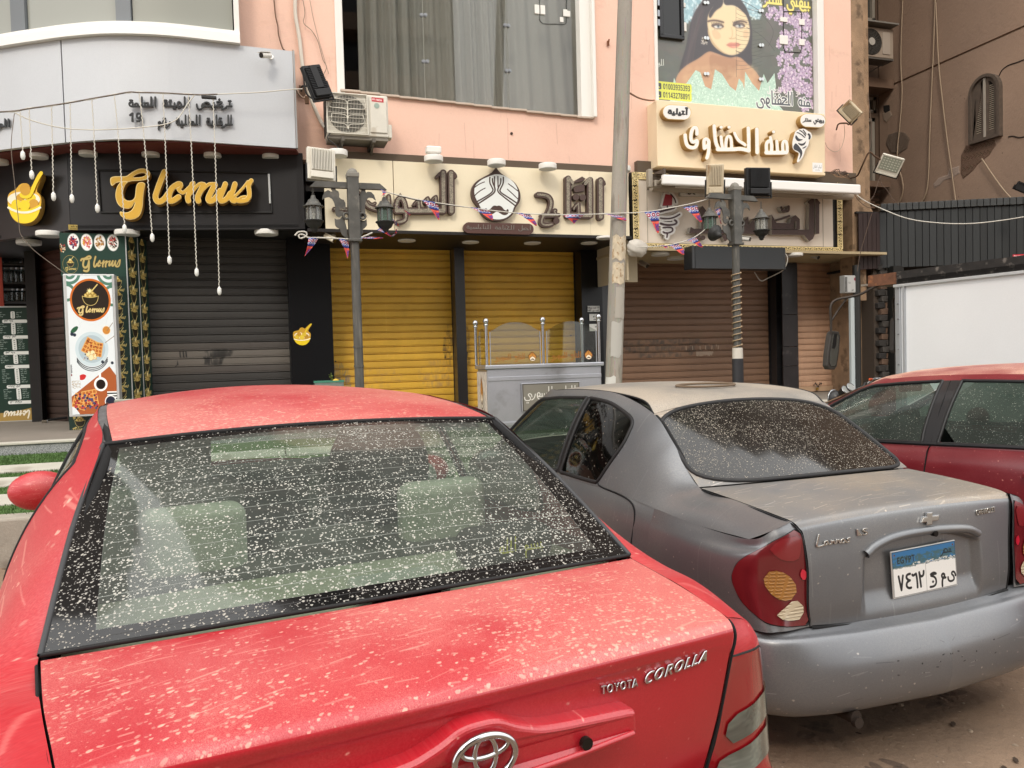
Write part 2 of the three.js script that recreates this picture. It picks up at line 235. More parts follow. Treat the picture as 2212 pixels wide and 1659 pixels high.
const rampAt = (z)=>lerp(RY0,RY1,(RZ0 - .22 - z)/ (RZ0 - .22 - PLZ));
{// kerb:a row of stones,each a part
const k = new THREE.Group();k.name = 'kerb';k.userData.kind = 'structure';scene.add(k);
tag(k,'worn grey kerb of tall concrete stones with white mortar lines','kerb');
const vari = [0,1,2].map((i)=>{const g = rbox(0.93,0.43,0.2,0.025);const p = g.attributes.position;for (let q = 0;q < p.count;q++)p.setY(q,p.getY(q)+ (fbm(p.getX(q)* .2 + i * .3 + .5,p.getZ(q)* .2 + .4,16,3)- .5)* .05);return g;});
for (let i = -8;i < 6;i++){const s = mesh('stone',vari[(i + 9)% 3],mConc,k);s.position.set(i * 0.95 + .3,RY0 - .215,RZ0 - .11);s.rotation.y = rr(-.012,.012);}
const mort = [];for (let i = -8;i < 6;i++)mort.push(box(.02,.36,.16,i * .95 - .175,RY0 - .22,RZ0 - .1));
mesh('mortar',mort,M(0xc9c4b8,.9),k);
const X0 = -9,X1 = 5.7,strip = (name,oy0,oy1,m,lift,label)=>{
const onRamp = (oy)=>{const r = ray(15,oy);let lo = 4,hi = 14;for (let q = 0;q < 40;q++){const t = (lo + hi)/ 2,y = 1.6 + r.y / -r.z * t;if (y > rampAt(-t))lo = t;else hi = t;}return -(lo + hi)/ 2;};
const za = onRamp(oy0),zb = onRamp(oy1),g = new THREE.BoxGeometry(X1 - X0,0.06,za < zb?zb - za:za - zb,60,1,3);
g.rotateX(Math.atan2(RY1 - RY0,PLZ - RZ0)* -1);g.translate((X0 + X1)/ 2,rampAt((za + zb)/ 2)- .03 + lift,(za + zb)/ 2);metric(g);
return [g,za,zb];
};
const base = struct('pavement',plan([[X0,RZ0 - .2],[X1,RZ0 - .2],[X1,PLZ],[X0,PLZ]],.1,RY0 - .06),mConc);tag(base,'concrete bed of the pavement ramp','pavement');
const oyOf = (y)=>(1700 + y / 2.765)* .54;
const slabs = new THREE.Group();slabs.name = 'stone_path';slabs.userData.kind = 'structure';scene.add(slabs);tag(slabs,'pale stone slabs laid in strips between green turf before the shops','path');
for (const [a,b]of [[455,530],[590,685],[775,890]]){
const [g,za,zb]= strip('slab',oyOf(a),oyOf(b),mSlab,.012);
for (let i = 0;i < 8;i++){const w = (X1 - X0)/ 8,s = mesh('slab',rbox(w - .012,.06,Math.abs(za - zb),.008),mSlab,slabs);s.position.set(X0 + w * (i + .5),rampAt((za + zb)/ 2)- .018,(za + zb)/ 2);s.rotation.x = Math.atan2(RY1 - RY0,RZ0 - PLZ);}
}
const tg = [[335,455],[535,590],[685,775],[890,1012]].map(([a,b])=>strip('turf',oyOf(a),oyOf(b),mTurf,0)[0]);
const bl = [];for (const g of tg){g.computeBoundingBox();const B = g.boundingBox;const n = 9000 * (B.max.z - B.min.z);for (let i = 0;i < n;i++){const x = rr(-4.2,-.8),z = rr(B.min.z,B.max.z);bl.push([x,rampAt(z),z]);}}
const bg = new THREE.BufferGeometry(),bp = [];for (const [x,y,z]of bl){const a = rr(0,6.28),w = .004,h = rr(.012,.026),lx = rr(-.012,.012),lz = rr(-.012,.012);bp.push(x - Math.cos(a)* w,y,z - Math.sin(a)* w,x + Math.cos(a)* w,y,z + Math.sin(a)* w,x + lx,y + h,z + lz);}
bg.setAttribute('position',new THREE.Float32BufferAttribute(bp,3));bg.computeVertexNormals();
tag(mesh('turf',[...tg,bg],mTurf),'green artificial turf in strips between the pale slabs','turf',null,'stuff');
const pf = new THREE.Group();pf.name = 'shop_platform';pf.userData.kind = 'structure';scene.add(pf);tag(pf,'raised grey shop platform with a speckled granite front','platform');
mesh('granite_face',box(16,.14,.03,1,PLY - .1,PLZ + .015),mGranite,pf);
mesh('nosing',rbox(16.05,.03,.12,.008,1,PLY - .015 + .003,PLZ - .01),mSlab,pf);
mesh('platform_floor',plan([[-12,PLZ - .07],[9.8,PLZ - .07],[9.8,-14.5],[-12,-14.5]],.1,PLY),plaster([128,120,110],.06,{f:5,tint:[100,90,80],tamt:.5,grain:.03},.5,.7,.002),pf);
const rg = new THREE.PlaneGeometry(4.6,1.6,46,16);rg.rotateX(-Math.PI / 2);const rp = rg.attributes.position;for (let i = 0;i < rp.count;i++){const zz = rp.getZ(i);rp.setY(i,lerp(.72,.12,smooth((zz + .8)/ 1.6))+ (fbm(rp.getX(i)* .1 + .5,zz * .1 + .5,32,4)- .5)* .16);}rg.translate(7.9,0,-9.9);rg.computeVertexNormals();metric(rg);
tag(struct('terrain',rg,mDirt),'rubble bank below the last brown shutter','rubble bank');
}
// ---------------------------------------------------------------- the pink building
const ZW = -10.5;
const pink = thing('pink_building','pale pink plastered building above the row of shuttered shops','building',[0,0,0]);
{
const hole = (pts)=>new THREE.Path(pts.map(([x,y])=>V2(x,y)));
const W1 = [[1.085,5.2],[4.72,5.08],[4.72,8.6],[1.085,8.6]],W2 = [[5.78,5.3],[8.86,5.3],[8.86,8.6],[5.78,8.6]];
const s = shapeOf([[.5,4.27],[9.42,4.27],[9.42,12],[-.14,12],[-.14,5.5],[.5,5.5]]);s.holes.push(hole(W1),hole(W2));
mesh('wall',metric(prism([s],.25).translate(0,0,ZW - .25)),mPink,pink);
mesh('pilaster',box(.27,9.6,.3,9.555,7.2,ZW - .17),mStoneTrim,pink);
mesh('upper_wall',[box(14,4.5,.3,2,10.5,-11.1),box(.3,12,9,-12,6,-16),box(22,12,.3,-1,6,-19.5),box(22,.3,9,-1,12,-15.2)],mPink,pink);
mesh('end_wall',box(.3,12,9,9.85,6,-15.25),mStoneTrim,pink);
mesh('inner_wall',[box(10,5.5,.1,4.6,7,-14),box(10,.1,3.2,4.6,4.28,-12.4),box(10,.1,3.2,4.6,9.4,-12.4),box(.1,5.5,3.2,5.25,7,-12.4),box(.1,5.5,3.2,-.3,7,-12.4)],M(0x4a4844,.9),pink);
const win = new THREE.Group();win.name = 'window';pink.add(win);
const zg = -10.63,px = (x)=>c2(x,300,zg).x,panes = [[232,800],[803,1338],[1341,1832]];
const mTint = M(0xeaeae8,0.015,{transmission:1,thickness:0,specularIntensity:1});
for (const [a,b]of panes){const x0 = px(a)+ .004,x1 = px(b)- .004;mesh('pane',box(x1 - x0,3.42,.012,(x0 + x1)/ 2,6.85,zg),mTint,win);}
mesh('frame',[rbox(.1,3.5,.16,.01,1.11,6.86,-10.56),rbox(.17,3.5,.16,.012,4.64,6.83,-10.55),rbox(.05,3.5,.2,.01,4.745,6.83,-10.5)],mWhite,win);
const sill = [...[...Array(14)].map((_,i)=>{const t0 = i / 14,x = lerp(1.1,4.74,t0 + .036);return rbox(3.64 / 14 + .002,.03,.09,.006,x,lerp(5.2,5.075,t0 + .036)+ rr(-.004,.004),-10.5);})];
mesh('sill',sill,M(0xb5a596,.8),win);
const fit = [];for (const [x,y]of [[787,100],[812,100],[800,400],[824,400],[1327,166],[1350,168],[1337,460],[1358,460]]){const p = c2(x,y,zg + .02);fit.push(at(cyl(.026,.026,.03,0,0,0,16),p.x,p.y,p.z,Math.PI / 2));fit.push(at(cyl(.014,.014,.036,0,0,0,10),p.x,p.y,p.z + .006,Math.PI / 2));}
mesh('fitting',fit,mSteel,win);
const lk = [];for (const [x,y,w,h]of [[1535,62,34,62],[1572,66,34,62],[1718,86,30,48],[1740,92,22,40]]){const p = c2(x,y,zg + .02);lk.push(rbox(w * .0021,h * .0021,.02,.004,p.x,p.y,p.z));}
mesh('lock_plate',lk,mWhite,win);
const rp = (pts)=>tube(pts.map(([x,y])=>c2(x,y,zg + .012)),.006,60,5,false,.1);
mesh('door_outline',rp([[1552,-90],[1553,130],[1575,155],[1700,160],[1724,150],[1727,-90]]),M(0x202422,.6),win);
const nt = [];for (const [x,y,w,h]of [[1695,128,.055,.07],[797,658,.07,.06],[1825,743,.05,.05]]){const p = c2(x,y,zg + .01);nt.push(box(w,h,.004,p.x,p.y,p.z));}mesh('note',nt,mWhite,win);
}
{
const fold = (x0,x1,y0,y1,amp,fr,z,drift)=>{const nu = Math.round((x1 - x0)* 70),nv = 10,g = new THREE.PlaneGeometry(1,1,nu,nv),p = g.attributes.position;for (let i = 0;i < p.count;i++){const u = p.getX(i)+ .5,v = p.getY(i)+ .5,X = lerp(x0,x1,u)+ drift * (1 - v)* (u - .3),w = u * (x1 - x0)* fr;p.setXYZ(i,X,lerp(y0,y1,v),z + amp * (Math.sin(w * 6.28 + 1.3 * Math.sin(w * 1.7))+ .5 * Math.sin(w * 14 + 2))* (1 + .3 * Math.sin(w * .9)));}g.computeVertexNormals();return g;};
const m = M(0xa3a49f,.9);
tag(mesh('curtain',[fold(1.42,3.45,5.0,8.7,.035,5.2,-10.86,.1),fold(2.95,4.55,5.0,8.7,.022,3.1,-10.95,.5)],m),'grey folded curtain hanging behind the large upper window','curtain');
}
const bayP = [[.49,-10.2],[-.28,-10.165],[-.97,-10.14],[-1.56,-10.24],[-2.03,-10.44],[-2.41,-10.66],[-2.8,-10.9],[-3.4,-11.32],[-5.2,-12.7]];
const bayCurve = new THREE.CatmullRomCurve3(bayP.map(([x,z])=>V(x,0,z)),false,'catmullrom',.5);
function bayStrip(x0,x1,off,th,y0,y1,n = 24){// a piece of the curved bay between two x
const pts = [];for (let i = 0;i <= 400;i++){const p = bayCurve.getPoint(i / 400);pts.push(p);}const sel = pts.filter((p)=>p.x <= x0 && p.x >= x1),f = (p,d)=>{const k = pts.indexOf(p),a = pts[Math.max(0,k - 2)],b = pts[Math.min(400,k + 2)],t = b.clone().sub(a).normalize();return [p.x - t.z * d * 1,p.z + t.x * d * 1];};
const step = Math.max(1,Math.floor(sel.length / n)),s2 = sel.filter((_,i)=>i % step === 0 || i === sel.length - 1),o = s2.map((p)=>f(p,-off)),q = s2.map((p)=>f(p,-(off - th))).reverse();return plan([...o,...q],y0,y1);
}
const bay = thing('corner_building','curved corner bay with silver cladding under frosted windows','building');
{
for (const [a,b]of [[.5,-2.16],[-2.172,-3.6],[-3.612,-5.3]])mesh('cladding_panel',bayStrip(a,b,0,.06,4.332,5.545),mSilver,bay);
mesh('sill',[bayStrip(-.13,-5.3,.07,.25,5.548,5.655),bayStrip(-.12,-5.3,.05,.2,5.655,5.70)],M(0xe6e5e1,.6),bay);
const mFrost = M(0x8d8f87,.35,{clearcoat:.4,clearcoatRoughness:.1});
const wp = [[-.2,-1.36],[-1.53,-2.62],[-2.8,-3.9],[-4.05,-5.3]];
const win = new THREE.Group();win.name = 'window';bay.add(win);
for (const [a,b]of wp)mesh('pane',bayStrip(a,b,-.07,.02,5.7,8.4),mFrost,win);
mesh('mullion',[bayStrip(-1.36,-1.53,-.03,.1,5.7,8.4,3),bayStrip(-2.62,-2.8,-.03,.1,5.7,8.4,3),bayStrip(-3.9,-4.05,-.03,.1,5.7,8.4,3)],M(0x6c7175,.5),win);
mesh('frame',[bayStrip(-.12,-.2,.02,.2,5.7,8.4,2)],mWhite,win);
mesh('soffit',plan([[.49,-10.22],[-.97,-10.18],[-2.03,-10.5],[-3.4,-11.4],[-5.2,-12.8],[-5.2,-13.6],[-3.2,-12.1],[-2.2,-11.2],[.6,-10.75]],4.31,4.335),M(0x5a221b,.7),bay);
mesh('upper_wall',[bayStrip(-.12,-5.3,.06,.4,8.4,12)],mSilver,bay);
mesh('inner_wall',[box(7,8,.2,-3,8.4,-14.2),box(6,.15,4,-3,4.42,-13.4)],mDarkVoid,bay);
mesh('edge_trim',box(.02,1.22,.06,.505,4.94,-10.22),M(0x9a9c9c,.5,{metalness:.4}),bay);
}
// ---------------------------------------------------------------- lettering cut from drawn strokes: crop coordinates of a photo detail -> points on the sign plane
const CR ={A:[380,640,2.989],B:[1300,640,3.6867],C:[1840,640,3.45625],D:[2600,380,2.989],E:[2500,690,2.3532],F:[1180,640,3.95],c1:[0,0,1.6193],c3:[2400,0,1.62],c8:[0,880,1.8857],g:[500,900,2.37]};
const onPlane = (cr,z,sl)=>(x,y)=>{const [a,b,s]= CR[cr],o = [(a + x / s)* .540039,(b + y / s)* .540039];let p = P(...o,z);if (sl)for (let i = 0;i < 7;i++)p = P(...o,z + sl[1]* (p.x - sl[0]));return p;};
const shear = (g,sl)=>{if (!sl)return g;const p = g.attributes.position;for (let i = 0;i < p.count;i++)p.setZ(i,p.getZ(i)+ sl[1]* (p.getX(i)- sl[0]));g.computeVertexNormals();return g;};
function cut(draw,cr,z,{res = 1,box:[x0,y0,x1,y1],tol = .5,sl}={}){// shapes on the plane z,in world x,y
const f = onPlane(cr,z,sl),L = shapes((x)=>{x.translate(-x0,-y0);draw(x);},x1 - x0,y1 - y0,res,tol);
const map = (p)=>{const q = f(p.x + x0,(y1 - y0)- p.y + y0);return V2(q.x,q.y);};
return L.map((s)=>{const n = new THREE.Shape(s.getPoints().map(map));n.holes = s.holes.map((h)=>new THREE.Path(h.getPoints().map(map)));return n;});
}
function raised(parent,name,sh,z,depth,face,side,sl){// one mesh per letter
return sh.map((s)=>{const g = new THREE.ExtrudeGeometry(s,{depth,bevelEnabled:false});shear(g.translate(0,0,z - depth),sl);const o = mesh(name,g,side?[face,side]:face,parent);return o;});
}
const closed = (x,pts)=>{x.beginPath();const n = pts.length;for (let i = 0;i <= n;i++){const a = pts[i % n],b = pts[(i + 1)% n],m = [(a[0]+ b[0])/ 2,(a[1]+ b[1])/ 2];if (!i)x.moveTo(...m);else x.quadraticCurveTo(a[0],a[1],m[0],m[1]);}x.closePath();};
const poly = (x,pts)=>{x.beginPath();pts.forEach((p,i)=>(i?x.lineTo(...p):x.moveTo(...p)));x.closePath();};
const erase = (x,f)=>{x.save();x.globalCompositeOperation = 'destination-out';f();x.restore();};
// ---- black fascia of the dessert shop, gold script letters, bowl emblem
const fasciaPlan = [[.575,-10.42],[-2.24,-10.93],[-3.25,-11.85],[-4.6,-13.1]];
const FY0 = 3.35,FY1 = 4.33;
function zFascia(x){return lerp(-10.42,-10.93,(x - .575)/ (-2.24 - .575));}
const glom = thing('shop_sign','black shop fascia with gold script letters and a yellow bowl emblem','shop sign');
{
const strip = (a,b,off,y0,y1,th = .08)=>{const d = V2(b[0]- a[0],b[1]- a[1]).normalize(),n = [-d.y,d.x];const s = n[1]> 0?1:-1;const q = (p,k)=>[p[0]+ n[0]* k * s,p[1]+ n[1]* k * s];return plan([q(a,off),q(b,off),q(b,off - th),q(a,off - th)],y0,y1);};
mesh('fascia_panel',[strip(fasciaPlan[0],fasciaPlan[1],0,FY0,FY1),strip([.66,-11.2],[.58,-10.42],0,FY0,FY1)],mBlackPanel,glom);
mesh('fascia_panel',[strip([-2.246,-10.935],fasciaPlan[2],0,FY0,FY1),strip(fasciaPlan[2],fasciaPlan[3],0,FY0,FY1)],mBlackPanel,glom);
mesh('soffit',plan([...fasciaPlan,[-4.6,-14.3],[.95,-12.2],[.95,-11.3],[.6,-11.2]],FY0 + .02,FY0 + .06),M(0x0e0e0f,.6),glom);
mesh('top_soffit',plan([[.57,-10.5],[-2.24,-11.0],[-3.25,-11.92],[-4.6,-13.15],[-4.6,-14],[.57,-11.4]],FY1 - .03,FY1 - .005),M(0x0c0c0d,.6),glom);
const zf = (ox,oy)=>{let z = -10.6;for (let i = 0;i < 6;i++)z = zFascia(P(ox,oy,z).x);return P(ox,oy,z + .012);};
const a = (x,y)=>zf(205.2 + x * .18066,345.6 + y * .18066);
const fr = [[[38,122],[2085,155]],[[2085,155],[2118,628]],[[2118,628],[72,628]],[[72,628],[38,122]]].map(([p,q])=>bar(a(...p),a(...q),.012,6));mesh('frame_line',fr,M(0x060606,.5),glom);
mesh('frame_pale_bar',bar(a(2082,170),a(2098,520),.016,6),M(0xb9bcbc,.5),glom);  // plain pale bar along the right edge of the frame
const sl = [.575,.1812],zl = -10.42 + .17,gy = M(lin(.62,.36,.035),.45),ge = M(lin(.80,.62,.25),.5),gs = M(lin(.33,.17,.03),.6);
const G = (x,k)=>{
x.lineWidth = k;const cl = (p)=>{closed(x,p);x.fill();if (k > 0)x.stroke();else erase(x,()=>{x.lineWidth = -k;x.stroke();});};
cl([[185,250],[190,215],[225,200],[300,197],[375,203],[430,160],[500,118],[560,103],[620,112],[655,140],[662,175],[640,220],[600,240],[520,247],[440,250],[400,262],[340,262],[280,264],[240,280],[215,310],[195,300]]);
erase(x,()=>{closed(x,[[450,212],[500,172],[560,155],[605,160],[610,182],[580,200],[520,210]]);x.fill();if (k < 0){x.lineWidth = -k;x.stroke();}});
};
const G2 = (x,k)=>{closed(x,[[330,255],[290,280],[262,330],[246,400],[250,470],[280,540],[330,575],[400,588],[440,570],[462,540],[478,500],[478,530],[450,595],[400,628],[350,630],[296,612],[300,655],[335,692],[400,716],[470,712],[530,680],[560,620],[575,540],[578,450],[588,370],[606,295],[590,270],[550,263],[510,280],[490,330],[485,430],[468,470],[430,490],[380,486],[345,455],[335,400],[345,340],[370,290],[405,262]]);x.fill();if (k < 0)erase(x,()=>{x.lineWidth = -k;x.stroke();});};
const body = (k)=>(x)=>{G(x,k);G2(x,k);};
const rest = (k)=>(x)=>ribbons(x,[[66,832,145,790,240,740,380,720,450,755,510,830,480,880,400],[66,1000,290,930,320,890,400,880,480,930,500,1000,445],[34,900,350,960,280,1035,270,1040,330,1000,350],[42,1000,350,1030,395,1080,390,1180,275],[62,1165,290,1130,400,1105,450,1120,490],[40,1150,400,1230,290,1300,280,1300,310],[64,1300,300,1260,380,1220,460,1240,490],[40,1260,400,1330,300,1420,280,1440,300],[66,1435,300,1370,420,1350,480,1400,500,1480,420,1500,370],[60,1560,290,1520,400,1490,470,1520,500,1590,460,1620,400],[60,1675,290,1650,380,1625,450,1660,500,1690,480],[30,1640,470,1760,360,1830,260],[52,1870,250,1830,300,1850,380,1845,450,1800,495,1720,490],[30,1700,490,1740,440,1800,440]].map(([w,...p])=>[w + k,...p]));
const bx = [170,80,1920,740];
for (const [d0,d1]of [[body(6),body(-16)],[rest(4),rest(-9)]]){
raised(glom,'letter',cut(d0,'A',zl,{box:bx,res:.7,sl}),zl,.15,ge,gs,sl);
const face = cut(d1,'A',zl + .004,{box:bx,res:.7,sl});mesh('letter_face',face.map((s)=>shear(ext(s,.004).translate(0,0,zl),sl)),gy,glom);
}
const sb = [-2.24,.911],zb = -10.93 + .2,B = (x)=>{closed(x,[[48,1290],[60,1250],[110,1225],[130,1190],[185,1185],[200,1225],[225,1170],[250,1120],[272,1110],[278,1135],[255,1190],[235,1240],[262,1260],[272,1300],[262,1380],[220,1435],[170,1452],[110,1445],[65,1390]]);x.fill();};
const emb = new THREE.Group();emb.name = 'emblem';glom.add(emb);const eb = [30,1080,320,1480];
raised(emb,'backing',cut(B,'c1',zb,{box:eb,res:3,sl:sb}),zb,.18,M(lin(.72,.42,.04),.5),M(lin(.4,.22,.04),.6),sb);
const el = (cx,cy,rx,ry)=>(x)=>{x.beginPath();x.ellipse(cx,cy,rx,ry,0,0,7);x.fill();};
const layer = (name,d,k,m)=>mesh(name,cut(d,'c1',zb + .003 * k,{box:eb,res:3,sl:sb}).map((s)=>shear(ext(s,.003).translate(0,0,zb + .003 * (k - 1)+ .001),sb)),m,emb);
const yl = M(lin(.85,.62,.02),.5),am = M(lin(.6,.32,.03),.5),wh = M(lin(.85,.8,.65),.5);
layer('bowl_inside',el(156,1292,105,50),1,wh);
layer('ball',el(107,1325,32,32),3,yl);layer('ball',el(162,1330,34,34),4,yl);layer('ball',el(220,1322,32,32),3,am);layer('ball',el(135,1280,28,24),2,am);layer('ball',el(200,1282,34,26),2,yl);
layer('bowl_front',(x)=>{x.beginPath();x.moveTo(52,1320);x.quadraticCurveTo(156,1400,266,1320);x.quadraticCurveTo(256,1448,156,1448);x.quadraticCurveTo(70,1440,52,1320);x.fill();},5,yl);
layer('bowl_band',(x)=>{x.lineWidth = 14;x.beginPath();x.moveTo(56,1345);x.quadraticCurveTo(156,1410,262,1345);x.stroke();},6,wh);
layer('spoon',(x)=>{x.lineWidth = 24;x.beginPath();x.moveTo(268,1122);x.quadraticCurveTo(235,1170,205,1250);x.stroke();el(168,1262,40,26)(x);},6,yl);layer('spoon_ball',el(165,1228,34,38),7,am);
const pc = zf(492 * .3335,1473 * .3335);mesh('maker_plate',box(.155,.062,.006,pc.x,pc.y,pc.z + .008).rotateY(0),M(0xffffff,.4,{metalness:.3,map:ctex(256,102,(x,w,h)=>{x.fillStyle = '#b09a55';x.fillRect(0,0,w,h);x.strokeStyle = x.fillStyle = '#1b160a';arab(x,'مطبعة ماسه',w / 2,46,34,.16,{align:'center'});x.font = 'bold 32px sans-serif';x.textAlign = 'center';x.fillText('01146819734',w / 2,90);})}),glom).geometry = quad(V(pc.x - .08,pc.y - .032,pc.z + .01),V(pc.x + .08,pc.y - .032,pc.z - .019),V(pc.x + .08,pc.y + .032,pc.z - .019),V(pc.x - .08,pc.y + .032,pc.z + .01));
}
// ---- raised black Arabic on the silver cladding
{
const zs = -10.12,t = thing('wall_lettering','small black raised Arabic letters in two lines on the silver cladding','lettering');
const words = (x)=>{arab(x,'ترخيص الهيئة العامة',1502,688,62,.15,{fit:676});arab(x,'للرقابة المالية رقم',1506,806,62,.15,{fit:490});};
const nums = (x)=>{x.font = 'bold 82px sans-serif';x.fillText('19',832,788);};
const L = [...cut(words,'c1',zs,{box:[800,600,1520,850],res:2}),...cut(nums,'c1',zs,{box:[800,700,940,800],res:2})];
raised(t,'letter',L,zs,.03,M(0x26282a,.5));
raised(t,'letter',cut((x)=>arab(x,'المع',62,818,50,.15,{stretch:1.3}),'c1',-10.86,{box:[-60,750,80,850],res:2,sl:[-2.8,.62]}),-10.86,.03,M(0x26282a,.5),undefined,[-2.8,.62]);
}
// ---- cream sign with dark brown Arabic letters, turban emblem and plaque
const ZS = -10.25,mBrownRim = M(lin(.055,.026,.018),.45),mInlay = M(0xffffff,.8,{map:noiseTex(256,[128,120,106],.35,{f:30,oct:2,grain:.25,rep:[4,4]})});
const taj = thing('shop_sign','long cream shop sign with dark brown Arabic letters and a white turban emblem','shop sign');
{
const sheets = [[.83,1.72],[1.73,3.2],[3.203,4.55],[4.553,5.15]],mm = M(0xffffff,.5,{map:noiseTex(512,[226,214,186],.04,{f:3,tint:[208,200,182],tamt:.7,tf:3,grain:.01,rep:[.4,.4]})});
for (const [a,b]of sheets)mesh('panel',box(b - a,.945,.06,(a + b)/ 2,3.775,ZS - .03),mm,taj);
mesh('side',box(.02,.945,.4,5.16,3.775,ZS - .2),mm,taj);
const al = (cr,list,bx,extra)=>{const d = (k)=>(x)=>{ribbons(x,list.map(([w,...p])=>[w + k,...p]));if (extra)extra(x,k);};raised(taj,'letter',cut(d(0),cr,ZS + .075,{box:bx,res:.6}),ZS + .075,.075,mBrownRim);const f = cut(d(-44),cr,ZS + .079,{box:bx,res:.6});if (f.length)mesh('letter_face',f.map((s)=>new THREE.ShapeGeometry(s).translate(0,0,ZS + .079)),mInlay,taj);};
x:{
al('C',[[94,1945,285,1947,790],[46,1950,280,1990,290,1995,335]],[1860,200,2060,860]);
al('C',[[88,1495,260,1497,770],[88,1800,280,1802,770],[86,1500,765,1800,768],[40,1500,250,1540,280,1560,320],[40,1800,260,1750,290,1735,330],[60,1640,610,1645,750],[36,1640,600,1590,640,1575,680]],[1420,190,1880,850]);
al('C',[[74,1080,480,1200,480,1270,560,1250,680,1220,730],[64,1140,770,1360,765],[60,1330,760,1290,690,1320,700],[66,1160,770,1110,850,1170,915,1270,890]],[1020,420,1420,960]);
for (const [cx,cy]of [[1605,515],[1700,520],[1335,842]])raised(taj,'letter',cut((x)=>{x.beginPath();x.arc(cx,cy,44,0,7);x.fill();},'C',ZS + .075,{box:[cx - 60,cy - 60,cx + 60,cy + 60],res:.6}),ZS + .075,.075,mBrownRim);
raised(taj,'letter',cut((x)=>{poly(x,[[1570,400],[1600,360],[1720,335],[1725,430],[1590,450]]);x.fill();},'C',ZS + .075,{box:[1540,320,1750,470],res:.6}),ZS + .075,.075,mBrownRim);
raised(taj,'letter',cut((x)=>{poly(x,[[1580,310],[1600,280],[1690,230],[1735,260],[1720,285],[1610,315]]);x.fill();},'C',ZS + .075,{box:[1560,220,1750,330],res:.6}),ZS + .075,.075,mBrownRim);
al('B',[[100,1862,195,1868,760],[46,1870,180,1925,200,1930,250]],[1780,110,1990,830]);
al('B',[[98,1745,190,1752,755],[46,1740,180,1670,210,1655,250],[100,1750,750,1060,748],[70,1635,560,1640,730],[70,1520,580,1530,730],[50,1640,540,1590,560,1585,600],[50,1520,560,1480,580,1470,620],[70,1380,610,1390,730],[50,1380,600,1330,620,1315,660],[84,1055,750,1055,620,1110,545,1180,610,1195,740],[76,1190,740,1205,860,1160,910,1080,920]],[960,120,1820,990],(x)=>{poly(x,[[1085,530],[1112,482],[1140,530]]);x.fill();});
al('B',[[74,940,540,945,740],[80,945,735,660,740,610,640],[70,610,650,540,440,480,460,440,560,520,620],[54,640,620,690,680,740,640]],[390,380,1000,800]);
al('B',[[66,140,725,560,740]],[80,660,620,800]);
}
const eb = [130,90,870,870],out = [[500,96],[530,150],[590,205],[680,255],[770,320],[830,430],[842,520],[820,600],[770,655],[748,735],[690,800],[600,842],[490,852],[380,822],[290,745],[270,660],[185,575],[155,470],[170,370],[230,290],[330,235],[430,185],[475,145]];
const emb = new THREE.Group();emb.name = 'turban_emblem';taj.add(emb);
raised(emb,'backing',cut((x)=>{closed(x,out);x.fill();},'C',ZS + .07,{box:eb,res:.6}),ZS + .07,.07,mBrownRim);
const st = (x,w,...p)=>ribbons(x,[[w,...p]]);
const white = (x)=>{
closed(x,[[490,195],[570,205],[640,230],[740,300],[800,400],[808,500],[790,590],[745,650],[725,730],[660,790],[590,820],[490,825],[390,795],[320,740],[280,640],[215,530],[195,440],[210,350],[300,270],[410,225]]);x.fill();
erase(x,()=>{st(x,20,415,240,405,310,445,380,465,430,380,500,240,575);st(x,20,600,240,605,320,565,390,545,440,640,500,790,600);st(x,22,450,260,450,310,480,370,490,440,420,500,262,600);st(x,20,565,260,570,320,530,380,518,440,590,500,760,630);st(x,18,478,232,478,370);st(x,18,525,230,527,370);st(x,14,205,380,260,330,340,305);st(x,14,210,490,260,430,350,390);st(x,14,800,430,740,380,670,330);st(x,14,800,540,730,470,655,405);
closed(x,[[512,640],[540,628],[580,645],[610,690],[645,705],[650,678],[672,684],[676,720],[660,755],[610,770],[560,745],[510,705],[465,745],[420,762],[370,745],[348,690],[350,668],[368,668],[380,690],[420,680],[450,640],[485,628]]);x.fill();});
};
mesh('turban_face',cut(white,'C',ZS + .074,{box:eb,res:1}).map((s)=>ext(s,.004).translate(0,0,ZS + .07)),M(0xd9dcd9,.5),emb);
const pb = [30,840,1040,1050];const pl = new THREE.Group();pl.name = 'plaque';taj.add(pl);
raised(pl,'board',cut((x)=>{x.lineWidth = 150;x.beginPath();x.moveTo(125,937);x.lineTo(945,957);x.stroke();},'C',ZS + .06,{box:pb,res:.6}),ZS + .06,.06,M(lin(.075,.03,.022),.5));
mesh('writing',cut((x)=>{x.save();x.rotate(.024);arab(x,'اصل الكنافة النابلسية',1005,945,62,.1,{fit:900});x.restore();},'C',ZS + .064,{box:pb,res:1.2}).map((s)=>ext(s,.003).translate(0,0,ZS + .061)),M(0x77716a,.5,{metalness:.4}),pl);
}
